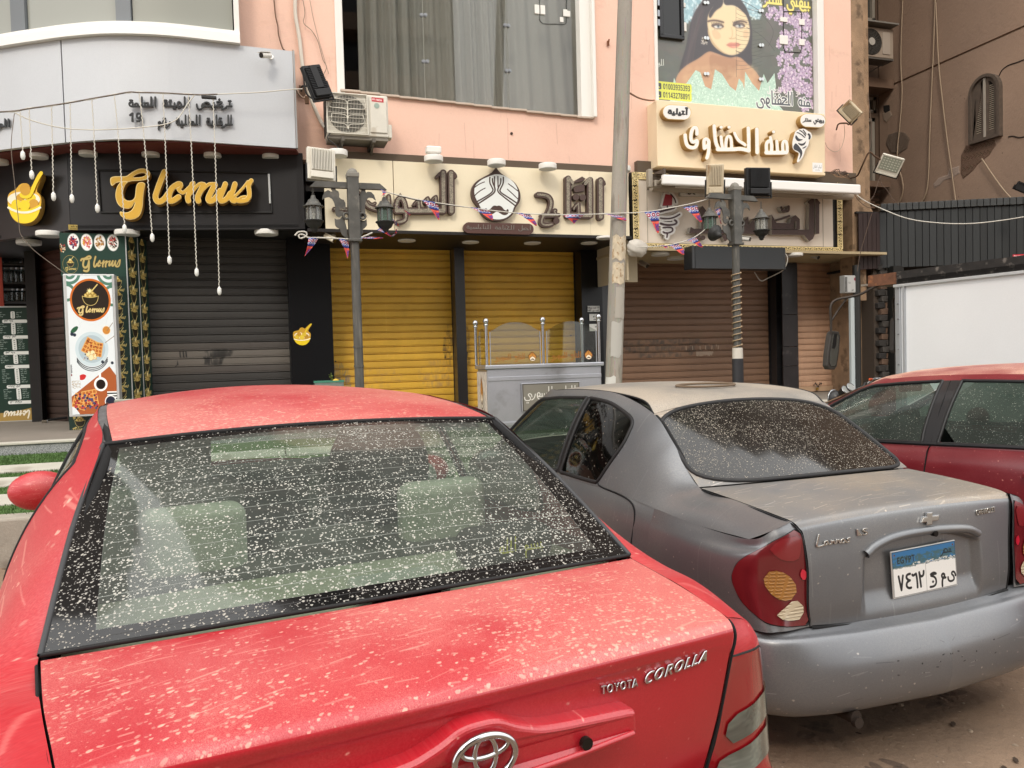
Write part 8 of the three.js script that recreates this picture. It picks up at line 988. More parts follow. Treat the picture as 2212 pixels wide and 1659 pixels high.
const bump = loft([[[0,.64,.075],[.5,.64,.1],[.72,.64,.18],[.83,.64,.42],[.846,.64,.62]],[[0,.6,.02],[.5,.6,.045],[.74,.6,.14],[.838,.6,.4],[.85,.6,.62]],[[0,.48,-.0],[.5,.48,.025],[.75,.48,.125],[.845,.48,.4],[.853,.48,.62]],[[0,.3,.02],[.5,.3,.05],[.74,.3,.15],[.835,.3,.4],[.846,.3,.62]],[[0,.24,.06],[.5,.24,.09],[.72,.24,.18],[.81,.24,.4],[.82,.24,.62]]].map(spl));pair('bumper',both(patch(bump,0,1,0,4,30,20,uvRear)),pSide,t);
mesh('lining',[box(1.3,.05,3.2,0,.32,-2),box(.03,.6,2.9,-.74,.6,-2.1),box(.03,.6,2.9,.74,.6,-2.1),box(1.4,.6,.03,0,.62,-.62),box(1.44,.62,.05,0,.6,-3.35),box(1.2,.02,.5,0,.66,-.4)],mInner,t);
const liner = patch(roof,-.93,.93,.15,4.9,16,16,uvTop,0);liner.translate(0,-.035,0);mesh('headlining',liner,M(0xa4a698,.9),t);
const mSeat = M(0xffffff,.9,{map:noiseTex(256,[150,156,142],.08,{f:8,grain:.07,rep:[2,2]})}),mDk = M(0x262624,.85);
const shelf = loft([sym(.53,1.022,.62,1.01,.58),sym(1.0,1.0,.64,.985,1.02)].map(top));mesh('parcel_shelf',patch(shelf,-1,1,0,1,12,6,uvTop),M(0xffffff,.9,{map:noiseTex(256,[136,140,122],.06,{f:6,grain:.06,rep:[2,2]})}),t);
mesh('brake_lamp',rbox(.22,.055,.1,.015,.045,1.04,-.6),M(0x9fa59c,.3,{clearcoat:.6}),t);mesh('brake_lamp_face',rbox(.16,.034,.01,.004,.045,1.04,-.545),M(lin(.06,.015,.015),.3),t);
mesh('rear_seat',[rbox(1.25,.42,.16,.06,0,.82,-1.1,4),rbox(.3,.1,.1,.04,0,1.04,-1.1,4)],M(0x3a3b37,.9),t);pair('rear_headrest',[-.35,.35].map((x)=>rbox(.27,.2,.1,.04,x,1.09,-1.1,4)),mSeat,t);
for (const s of [-1,1]){const g = new THREE.Group();g.name = 'seat';t.add(g);const b = rbox(.5,.66,.15,.06,0,.33,0,4);b.rotateX(.2);mesh('backrest',b.translate(s * .37,.5,-1.98),mSeat,g);const h = rbox(.29,.19,.1,.045,0,0,0,4);h.rotateX(.2);mesh('headrest',h.translate(s * .37,1.235,-1.86),mSeat,g);mesh('cushion',rbox(.5,.16,.5,.05,s * .37,.48,-2.25,4),mSeat,g);}
{const g = new THREE.SphereGeometry(.2,22,16);g.scale(.95,1.05,.5);mesh('seat_cover',g.translate(.33,1.16,-1.66),M(0x131313,.95),t);}
mesh('dashboard',rbox(1.36,.26,.42,.08,0,.9,-3.1,4),mDk,t);mesh('steering_wheel',[at(new THREE.TorusGeometry(.185,.017,8,30),-.37,.98,-2.72,.35),at(cyl(.06,.06,.04,0,0,0,14),-.37,.98,-2.72,1.9),bar(V(-.37,.98,-2.72),V(-.37,.88,-3.0),.03)],mDk,t);mesh('mirror',[rbox(.24,.065,.03,.012,0,1.3,-2.86),bar(V(0,1.33,-2.86),V(0,1.4,-2.82),.008)],mDk,t);
pair('sun_visor',[rbox(.4,.16,.015,.006,-.33,1.335,-2.75),rbox(.4,.16,.015,.006,.33,1.335,-2.75)],mSeat,t);
const mg = new THREE.Group();mg.name = 'door_mirror';t.add(mg);const e = new THREE.SphereGeometry(1,24,16);e.scale(.12,.085,.075);mesh('mirror_shell',[e.clone().translate(-.835,1.03,-2.85)],pFl,mg);mesh('mirror_foot',[rbox(.1,.05,.07,.02,-.77,.985,-2.86,3)],M(0x16161a,.5),mg);mesh('mirror_shell',[e.clone().translate(.93,.965,-2.78)],pFl,mg);
pair('seam_filler',both(tube([...Array(37)].map((_,i)=>up(0,i * .25).add(V(-.014,-.014,0))),.012,72,6)),mInner,t);
for (const x of [-.74,.74])for (const z of [.93,3.53])wheel(t,x,z,.3);
{const p = thing('cushion','black cushion with yellow writing behind the rear window of the red car','cushion');p.rotation.y = .158;p.position.copy(t.position);const b = rbox(.26,.1,.12,.04,.4,1.055,-.78,4);mesh('cover',b,M(0x121313,.85),p);const a = quad(V(.31,1.02,-.712),V(.49,1.02,-.712),V(.485,1.09,-.716),V(.315,1.09,-.716));mesh('writing',a,M(0xffffff,.8,{alphaTest:.4,map:ctex(256,100,(x)=>{x.strokeStyle = x.fillStyle = '#b9b23a';arab(x,'بسم الله',250,62,56,.1);})}),p);}
}
// ---------------------------------------------------------------- grey saloon beside it
{
const t = carGroup('dusty grey metallic saloon with an Egyptian number plate beside the red saloon',[2.5176,-.0312,-2.3583],.0595);
const base = [112,114,117],dst = [150,146,140],drp = [196,184,166];
const pTop = dustyPaint(1536,base,[168,152,132],{film:.7,drops:5200,r0:.5,r1:2.4,streaks:700,dustDrop:drp,rough:.5,metal:.25,coat:.3,extra:(x,s)=>{for (let i = 0;i < 9;i++)stain(x,rr(s * .2,s * .8),rr(0,s),70,34,'rgb(176,150,116)',.1,50);x.strokeStyle = 'rgba(214,208,198,.7)';for (let i = 0;i < 60;i++){x.lineWidth = rr(.8,2.4);const X = rr(0,s),Y = rr(0,s),l = rr(20,160);x.beginPath();x.moveTo(X,Y);x.lineTo(X + l,Y + l * rr(-.5,.5));x.stroke();}}});
const pSide = dustyPaint(1024,[106,109,113],dst,{film:.3,drops:1600,r0:.4,r1:1.6,dustDrop:[186,178,166],rough:.36,metal:.5,coat:.5,extra:(x,s)=>{for (let i = 0;i < 90;i++){x.fillStyle = `rgba(178,176,172,${rr(.06, .22)})`;x.fillRect(rr(0,s),rr(0,s),rr(1,4),rr(20,110));}}});
const pBump = dustyPaint(1024,[106,109,114],dst,{film:.26,drops:1600,r0:.5,r1:1.9,dustDrop:[190,184,174],rough:.36,metal:.5,coat:.5,extra:(x,s)=>{for (let i = 0;i < 170;i++){const X = rr(0,s),Y = rr(0,s),l = rr(5,46);x.strokeStyle = rnd()< .7?`rgba(205,203,200,${rr(.15, .6)})`:`rgba(30,30,32,${rr(.3, .8)})`;x.lineWidth = rr(.4,1.1);x.beginPath();x.moveTo(X,Y);x.lineTo(X + l,Y + rr(-6,6));x.stroke();}const K = (cx,cy,n,w,h)=>{x.fillStyle = 'rgba(26,26,28,.9)';for (let i = 0;i < n;i++){x.beginPath();x.ellipse(cx + rr(-w,w),cy + rr(-h,h),rr(.8,4),rr(.6,2),rr(-.3,.3),0,7);x.fill();}};K(s * .135,s * (1 - .245),90,11,5);K(s * .125,s * (1 - .225),40,7,10);K(s * .16,s * (1 - .2),40,22,7);K(s * .2,s * (1 - .17),24,30,4);K(s * .55,s * (1 - .2),10,100,20);}});
const R ={lid:[[.02,1.036,.605,-.598,1.012,.752,.62,1.014,.702],[.02,1.022,.38,-.606,1.0,.48,.612,1.003,.45],[.01,1.006,.2,-.612,.985,.24,.606,.988,.25],[0,.998,.13,-.603,.972,.15,.60,.975,.17],[0,.978,.102,-.59,.95,.125,.588,.954,.145],[0,.945,.09,-.578,.92,.115,.572,.925,.13],[-.01,.80,.076,-.57,.80,.10,.54,.80,.112],[-.01,.66,.068,-.575,.66,.095,.522,.66,.10],[-.01,.555,.075,-.56,.575,.10,.515,.575,.105]]};
const lid0 = loft(R.lid.map(top)),sm = (a,b,x)=>smooth((x - a)/ (b - a));
const lid = (u,v)=>{const p = lid0(u,v),yT = .875 - .055 * ((p.x - .015)/ .3)** 2,w = sm(-.31 - (.875 - p.y)* .1,-.265 - (.875 - p.y)* .1,p.x)* (1 - sm(.30 + (.875 - p.y)* .02,.345,p.x));p.z -= .032 * w * (1 - sm(yT - .012,yT + .004,p.y))* sm(.56,.68,p.y);return p;};
const lg = new THREE.Group();lg.name = 'trunk_lid';t.add(lg);
mesh('lid_top',patch(lid,-.994,.994,.02,4,60,50,uvTop),pTop,lg);mesh('lid_rear',patch(lid,-.994,.994,4,7.97,120,110,uvRear),pSide,lg);
const zAt = (x,y,S = lid)=>{const w = x < 0?.575:.545;let lo = 4.2,hi = 8;for (let i = 0;i < 30;i++){const m = (lo + hi)/ 2;S(clamp(x / w,-1,1),m).y > y?(lo = m):(hi = m);}return -S(clamp(x / w,-1,1),lo).z;};
mesh('lid_lip',tube([[-.3,.825],[-.24,.856],[-.14,.878],[.02,.884],[.17,.876],[.27,.862],[.325,.838]].map(([x,y])=>C(x,y,zAt(x,y + .012,lid0)- .004)),.017,60,12),pSide,lg);
mesh('lock',at(cyl(.012,.012,.02,0,0,0,16),.05,.872,-(zAt(.05,.9,lid0)- .016),Math.PI / 2),M(0x1d1b1a,.4,{metalness:.6}),lg);
const flat = (draw,w,h,x0,x1,y0,y1,d = .004)=>shapes(draw,w,h,1,.4).map((s)=>{const f = (p)=>V2(lerp(x0,x1,p.x / w),lerp(y0,y1,p.y / h));const n = new THREE.Shape(s.getPoints().map(f));n.holes = s.holes.map((q)=>new THREE.Path(q.getPoints().map(f)));const g = new THREE.ExtrudeGeometry(n,{depth:d,bevelEnabled:true,bevelSize:.0008,bevelThickness:.001,bevelSegments:1,bevelOffset:-.0008});const p = g.attributes.position;for (let i = 0;i < p.count;i++)p.setZ(i,p.getZ(i)- zAt(p.getX(i),p.getY(i),lid0)+ .002);return g;});
const bow = (k)=>(x)=>{poly(x,[[8 - k + 16,20 - k],[56 - k,20 - k],[62 - k,2 - k],[106 + k,2 - k],[102 + k,20 - k],[156 + k,20 - k],[146 + k,46 + k],[98 + k,46 + k],[92 + k,62 + k],[48 - k,62 + k],[54 - k,46 + k],[8 - k,46 + k]]);x.fill();};
mesh('emblem',flat(bow(0),164,64,-.018,.098,.905,.957,.008),mChrome,lg);mesh('emblem_face',flat(bow(-4),164,64,-.018,.098,.905,.957,.0095),M(0xa5a29b,.4,{metalness:.6}),lg);
const mB = M(0xb9b8b4,.25,{metalness:.9});
flat((x)=>{x.translate(0,4);ribbons(x,[[9,30,8,22,30,10,64,18,74,50,66],[8,74,46,60,44,54,60,66,68,78,50,78,66,90,64],[8,96,46,92,68,100,50,112,46,110,66,122,64],[8,126,44,120,66,130,48,142,46,138,66,150,62],[8,166,44,152,46,152,66,170,64,172,46,160,46],[8,204,42,188,44,192,54,200,60,186,68,178,62]]);},214,84,-.535,-.362,.87,.928).forEach((g)=>mesh('letter',g,mB,lg));
flat((x)=>{x.font = 'bold 66px sans-serif';x.fillText('LS',2,58);},84,64,-.342,-.27,.896,.932).forEach((g)=>mesh('letter',g,mB,lg));
flat((x)=>{x.font = 'bold 48px sans-serif';const w = x.measureText('CHEVROLET').width;x.scale(256 / w,1);x.fillText('CHEVROLET',0,44);},260,50,.325,.46,.908,.94).forEach((g)=>mesh('letter',g,mB,lg));
const plate = new THREE.Group();plate.name = 'number_plate';lg.add(plate);{const px = .014,py = .727,pz = -(zAt(px,py)- .016),b = rbox(.355,.19,.006,.003);const tl = .045;b.rotateZ(tl * .6);b.rotateX(-.04);mesh('plate',b.translate(px,py,pz),M(0xc3c2bd,.4,{metalness:.3}),plate);
const g = new THREE.PlaneGeometry(.348,.183);g.rotateZ(tl * .6);g.rotateX(-.04);mesh('print',g.translate(px,py,pz + .0042),M(0xffffff,.4,{map:ctex(1024,538,(x,w,h)=>{x.fillStyle = '#e4e3df';x.fillRect(0,0,w,h);x.fillStyle = '#2f6ea0';x.fillRect(0,0,w,190);x.fillStyle = '#3f5f62';x.globalAlpha = .55;for (let i = 0;i < 260;i++){x.beginPath();x.ellipse(rr(0,w),rr(70,195),rr(8,40),rr(5,20),0,0,7);x.fill();}x.globalAlpha = 1;x.fillStyle = '#cfcdc6';for (let i = 0;i < 60;i++){x.beginPath();x.ellipse(rr(330,w),rr(165,196),rr(4,26),rr(2,8),0,0,7);x.fill();}x.fillStyle = '#14232c';x.font = 'bold 112px sans-serif';x.save();x.scale(.86,1);x.fillText('EGYPT',80,150);x.restore();x.strokeStyle = x.fillStyle = '#14232c';arab(x,'مصر',960,120,112,.13,{stretch:.95});x.strokeStyle = '#22242a';x.lineWidth = 5;x.strokeRect(6,6,w - 12,h - 12);x.fillStyle = '#8b8a86';x.fillRect(0,192,w,6);x.fillRect(520,200,6,h);x.strokeStyle = x.fillStyle = '#1a1a1c';const dg = (c,X)=>arab(x,c,X,465,200,.15);dg('٧',178);dg('٤',292);dg('٦',398);dg('٢',506);arab(x,'ج',690,420,185,.15);arab(x,'م',836,420,185,.16);arab(x,'ى',1002,420,160,.16);specks(x,w,h,200,['#8a8478','#5c574e'],.1,.5,1,4);x.fillStyle = '#6b3f2a';for (const [a,b]of [[40,40],[984,40]]){x.beginPath();x.arc(a,b,12,0,7);x.fill();}})}),plate);}
// ---- rear window with wide rounded corners
const glR = [[.02,1.04,.612,-.598,1.016,.757,.625,1.018,.707],[.01,1.21,.925,-.582,1.17,.985,.595,1.175,.945],[0,1.375,1.225,-.555,1.322,1.205,.562,1.33,1.2]],gl = loft(glR.map(top));
const W = 1700,H = 913,out = dense(roundPoly([[-.985,.03,.24],[.985,.03,.14],[.985,1.97,.24],[-.985,1.97,.2]],8),4);
const drops = dropList(22000,W,H,.8,2.9,(u,v)=>clamp(.55 + (fbm(u,v,4,3)- .5)* 1.2,.2,1),1.7);
const gUv = (p,u,v)=>[u * .5 + .5,v * .5];
mesh('rear_window',trim(gl,out,[],{ku:.6,kv:.35,edge:.06,uvf:gUv}),dustyGlass(W,H,{tint:'#3c3b38',drops,dust:'#b9ae9c',film:.16,border:(x,c)=>{x.strokeStyle = c;x.lineWidth = 40;x.strokeRect(4,4,W - 8,H - 8);}}),t);
mesh('window_seal',seamOn(gl,out,.011,0),M(0x1b1b1c,.6),t);
const around = trim(gl,dense([[-1,0],[1,0],[1,2],[-1,2]],12),[out],{ku:.6,kv:.35,edge:.06,uvf:uvTop});
// ---- roof and the rest of the top
const rf = [[0,1.378,1.232,-.555,1.322,1.21,.562,1.33,1.205],[0,1.41,1.36,-.553,1.385,1.3,.56,1.385,1.3],[0,1.437,1.6,-.555,1.415,1.56,.56,1.415,1.56],[0,1.452,1.95,-.552,1.425,1.9,.558,1.425,1.9],[0,1.44,2.4,-.55,1.41,2.38,.555,1.41,2.38],[0,1.41,2.72,-.54,1.37,2.62,.545,1.37,2.62]],roof = loft(rf.map(top));
mesh('roof_rear',around,pTop,t);mesh('roof',patch(roof,-.985,.985,0,5,30,40,uvTop),dustyPaint(1024,[118,116,112],[170,158,142],{film:.9,drops:600,r0:.4,r1:1.4,dustDrop:[186,174,158],rough:.6,metal:.1,coat:.15,extra:(x,s)=>{}}),t);
pair('roof_groove',[seamOn(roof,[...Array(26)].map((_,i)=>[-.99,i * .2]),.005,-.001,false),seamOn(roof,[...Array(26)].map((_,i)=>[.99,i * .2]),.005,-.001,false)],mRubber,t);
{const p = [];for (let i = 0;i < 40;i++){const a = i / 40 * 6.283;const x = .02 + Math.cos(a)* .19,z = 1.56 + Math.sin(a)* .1;p.push(C(x,1.442 + (z - 1.56)* .05,z));}mesh('roof_dust_ring',[new THREE.TubeGeometry(new THREE.CatmullRomCurve3(p,true),80,.007,5,true)],M(0x6f5e4c,.9),t);}  // thin brown ring added to outline a dust-wiped mark on the roof
const ws = loft([sym(2.73,1.405,.54,1.366,2.63),sym(3.1,1.2,.62,1.15,2.98),sym(3.45,1.0,.68,.96,3.25)].map(top));mesh('windscreen',patch(ws,-1,1,0,2,16,12),M(0x9aa89f,.04,{transmission:1,thickness:0}),t);
const hood = loft([sym(3.47,.99,.68,.95,3.27),sym(3.85,.93,.65,.87,3.75),sym(4.15,.78,.6,.73,4.03),sym(4.23,.55,.57,.5,4.13),sym(4.22,.28,.56,.28,4.12)].map(top));mesh('bonnet',patch(hood,-1,1,0,4,16,20,uvTop),pTop,t);
// ---- sides
const st = [[-.603,.972,.15,-.68,.945,.16,-.745,.905,.22],[-.606,1.0,.48,-.70,.965,.49,-.772,.905,.52],[-.598,1.014,.752,-.708,.985,.78,-.795,.925,.82],[-.575,1.2,1.0,-.69,1.10,1.04,-.80,.94,1.1],[-.555,1.325,1.205,-.672,1.20,1.26,-.802,.945,1.36],[-.556,1.412,1.55,-.688,1.225,1.55,-.805,.94,1.58],[-.553,1.425,1.9,-.69,1.225,1.92,-.806,.935,1.95],[-.55,1.41,2.38,-.685,1.2,2.42,-.803,.925,2.46],[-.54,1.37,2.62,-.67,1.16,2.82,-.796,.915,2.92],[-.68,.96,3.25,-.73,.93,3.25,-.775,.885,3.25],[-.65,.87,3.75,-.69,.85,3.74,-.735,.805,3.72],[-.57,.6,4.1,-.6,.6,4.06,-.64,.6,3.98]].map(([a,b,c,d,e,f,g,h,k])=>[-a,b,c,-d,e,f,-g,h,k]);
const q3 = ([a,b,c,d,e,f,g,h,k])=>(s)=>{const l0 = 2 * (s - .5)* (s - 1),l1 = -4 * s * (s - 1),l2 = 2 * s * (s - .5);return C(l0 * a + l1 * d + l2 * g,l0 * b + l1 * e + l2 * h,l0 * c + l1 * f + l2 * k);};
const up = loft(st.map(q3));
const win = [roundPoly([[.28,4.2,.3],[.16,5.0,.3],[.13,5.82],[.96,5.72],[.97,4.5],[.97,4.12,.2],[.6,4.0,.3]]),roundPoly([[.13,5.95],[.13,7],[.18,7.9],[.5,8.35],[.9,8.6,.3],[.95,7.4],[.96,5.85]])].map((p)=>dense(p,3));
const side = trim(up,dense([[0,0],[0,11],[1,11],[1,0]],40),win,{ku:.45,kv:.34,edge:.032});
const sh = st.map((r)=>[r[8],r[6],r[7]]),low = lowerSide(sh,.2,.035,.8,4.0,[[.82,.33],[3.34,.33]]);
const ys = [1,.93,.86,.76,.66,.575],cor = loft([[[.603,.972,.15],[.68,.945,.16],[.745,.905,.22],[.772,.905,.52],[.797,.925,.82]],[[.578,.93,.12],[.68,.915,.145],[.752,.875,.22],[.80,.87,.52],[.815,.87,.82]],[[.568,.86,.112],[.70,.86,.14],[.79,.84,.235],[.822,.83,.52],[.828,.83,.82]],[[.56,.76,.108],[.70,.76,.135],[.80,.76,.235],[.832,.76,.52],[.838,.76,.82]],[[.56,.66,.104],[.70,.66,.12],[.79,.66,.2],[.832,.66,.52],[.838,.66,.82]],[[.555,.575,.10],[.70,.575,.10],[.78,.575,.165],[.826,.575,.52],[.836,.575,.82]]].map(spl));
const yw = (y)=>{let i = 0;while (i < ys.length - 2 && ys[i + 1]> y)i++;return i + (ys[i]- y)/ (ys[i]- ys[i + 1]);};
const lamp = dense(roundPoly([[.012,.55,.25],[.2,yw(.93)],[.38,yw(.90),.4],[.49,yw(.83),.3],[.525,yw(.75),.3],[.51,yw(.67),.3],[.4,yw(.61),.4],[.2,yw(.592)],[.012,yw(.582),.15]]),3);
const cG = trim(cor,dense([[0,0],[1,0],[1,5],[0,5]],14),[lamp],{ku:.6,kv:.09,edge:.025}),both = (g)=>[g,flipX(g)];
pair('fender',both(merge([cG,side])),pSide,t);pair('body_side',both(low.g),pSide,t);
const mDark = dustyGlass(512,512,{tint:'#191816',drops:dropList(5200,512,512,.3,.9),dust:'#a59a88',film:.08}),mSd = win.map((p)=>trim(up,p,[],{ku:.45,kv:.34,edge:.1,lift:-.004}));
pair('side_window',both(mSd[0]),mDark,t);pair('side_window',both(mSd[1]),dustyGlass(512,512,{tint:'#8b9a90',drops:dropList(1800,512,512,.5,1.4),dust:'#b9ae9c',film:.08}),t);
pair('window_seal',win.flatMap((p)=>both(seamOn(up,p,.011,-.001))),M(0x161617,.6),t);
pair('door_pillar',both(trim(up,dense([[.12,5.82],[.12,5.96],[.97,5.86],[.97,5.72]],4),[],{ku:.45,kv:.34,edge:.1,lift:.004})),M(0x141415,.4),t);
pair('gap',[...both(tube([...R.lid.keys()].map((i)=>lid0(-1,i).add(V(-.003,-.006,-.001))),.0032,120,6)).slice(0,1),tube([...R.lid.keys()].map((i)=>lid0(1,i).add(V(.003,-.006,-.001))),.0032,120,6),tube([...Array(21)].map((_,i)=>lid0(-1 + i * .1,8).add(V(0,-.006,.004))),.006,60,6),...both(tube([up(.97,4.1),up(.99,3.9),low.S(1.0,.97),low.S(.98,.7)],.005,30,5))],mInner,t);
const mLens = M(lin(.13,.008,.012),.2,{clearcoat:1,clearcoatRoughness:.1}),rib = (c)=>M(c,.3,{clearcoat:1,clearcoatRoughness:.1,bumpMap:(()=>{const e = ctex(64,64,(x)=>{x.fillStyle = '#000';x.fillRect(0,0,64,64);x.fillStyle = '#fff';for (let i = 0;i < 4;i++)for (let j = 0;j < 4;j++){x.beginPath();x.arc(8 + i * 16,8 + j * 16,6,0,7);x.fill();}},{srgb:false,rep:[40,40]});e.wrapS = e.wrapT = THREE.RepeatWrapping;return e;})(),bumpScale:.002});
const mAm = rib(lin(.32,.14,.025)),mCl = rib(lin(.48,.40,.27)),mBr = M(lin(.55,.015,.04),.15,{clearcoat:1}),mUp = M(lin(.19,.012,.016),.24,{clearcoat:1,clearcoatRoughness:.12});
const ell = (cu,cw,ru,rw,tl)=>[...Array(28)].map((_,i)=>{const a = i / 28 * 6.2832,x = Math.cos(a)* ru,y = Math.sin(a)* rw;return [cu + x * Math.cos(tl)- y * .12 * Math.sin(tl),cw + y * Math.cos(tl)+ x * 8 * Math.sin(tl)];});
for (const s of [-1,1]){const L = new THREE.Group();L.name = 'tail_lamp';t.add(L);const put = (g,m,n)=>mesh(n,s > 0?g:flipX(g),m,L),tr = (p,lift)=>trim(cor,p,[],{ku:.6,kv:.09,edge:.03,lift:-lift});put(tr(lamp,.004),mLens,'lens');put(tr(ell(.215,yw(.742),.115,.52,-.28),.009),mAm,'amber_lens');put(tr(dense(roundPoly([[.06,yw(.667),.3],[.13,yw(.69),.4],[.2,yw(.66),.3],[.29,yw(.632),.4],[.2,yw(.612),.4],[.07,yw(.612),.3]]),2),.009),mCl,'clear_lens');put(tr(dense(roundPoly([[.02,yw(.79),.2],[.065,yw(.797),.2],[.07,yw(.757),.2],[.022,yw(.755),.2]]),2),.009),mBr,'reflector');put(tr(dense(roundPoly([[.02,yw(.925),.1],[.2,yw(.92)],[.3,yw(.885),.3],[.2,yw(.83),.4],[.06,yw(.825),.3]]),2),.007),mUp,'upper_lens');const sg = seamOn(cor,lamp,.004,.001);put(sg,mRubber,'seal');}
// ---- bumper, tow eye, exhaust
const bump = loft([[[0,.572,.10],[.5,.577,.12],[.72,.577,.14],[.80,.577,.3],[.833,.577,.82]],[[0,.552,.045],[.5,.556,.07],[.735,.557,.125],[.815,.557,.3],[.842,.557,.82]],[[0,.53,.0],[.5,.535,.03],[.75,.535,.1],[.828,.535,.3],[.85,.535,.82]],[[0,.44,-.045],[.5,.44,-.005],[.765,.44,.085],[.838,.44,.3],[.854,.44,.82]],[[0,.33,-.045],[.5,.33,-.005],[.765,.33,.085],[.836,.33,.3],[.85,.33,.82]],[[0,.255,-.01],[.5,.26,.025],[.74,.265,.105],[.82,.27,.3],[.84,.275,.82]],[[0,.235,.05],[.5,.24,.08],[.7,.245,.15],[.77,.25,.3],[.8,.25,.82]]].map(spl));
pair('bumper',both(patch(bump,0,1,0,6,44,40,uvRear)),pBump,t);
mesh('exhaust_pipe',[at(cyl(.026,.026,.3,0,0,0,18),-.43,.222,-.16,1.5),at(cyl(.021,.021,.02,0,0,0,14),-.43,.217,-.006,1.5)],M(0x3b322c,.6,{metalness:.6}),t);
// ---- interior
mesh('lining',[box(1.3,.05,3.0,0,.3,-2),box(.03,.6,2.7,-.73,.58,-2.1),box(.03,.6,2.7,.73,.58,-2.1),box(1.4,.6,.03,0,.6,-.8),box(1.2,.4,.04,0,.45,-.2),box(1.4,.55,.05,0,.6,-3.2)],mInner,t);
const mDk = M(0x232220,.9);mesh('rear_seat',[rbox(1.24,.5,.16,.06,0,.8,-1.25,4),rbox(.3,.14,.1,.04,-.34,1.1,-1.25,4),rbox(.3,.14,.1,.04,.34,1.1,-1.25,4)],mDk,t);mesh('parcel_shelf',patch(loft([sym(.64,1.01,.6,.99,.76),sym(1.15,.99,.62,.975,1.17)].map(top)),-1,1,0,1,8,4,uvTop),M(0x2c2b29,.9),t);
for (const s of [-1,1]){const g = new THREE.Group();g.name = 'seat';t.add(g);mesh('backrest',at(rbox(.48,.66,.14,.05,0,.33,0,4),s * .35,.48,-2.05,.2),mDk,g).geometry = (()=>{const b = rbox(.48,.66,.14,.05,0,.33,0,4);b.rotateX(.2);return b.translate(s * .35,.48,-2.05);})();mesh('headrest',rbox(.28,.18,.1,.04,s * .35,1.2,-1.92,4),mDk,g);}
mesh('dashboard',rbox(1.3,.25,.4,.08,0,.86,-3.0,4),mDk,t);const ln = patch(roof,-.95,.95,.2,4.9,14,14,uvTop);ln.translate(0,-.03,0);mesh('headlining',ln,M(0x4c4b47,.9),t);
pair('seam_filler',both(tube([...Array(37)].map((_,i)=>up(0,i * .25).add(V(-.014,-.014,0))),.012,72,6)),mInner,t);
for (const x of [-.72,.72])for (const z of [.82,3.34])wheel(t,x,z,.285);
const mg = new THREE.Group();mg.name = 'door_mirror';t.add(mg);const e = new THREE.SphereGeometry(1,20,14);e.scale(.11,.08,.07);pair('mirror_shell',[e.clone().translate(-.91,.94,-2.72),e.clone().translate(.91,.94,-2.72)],pSide,mg);
}
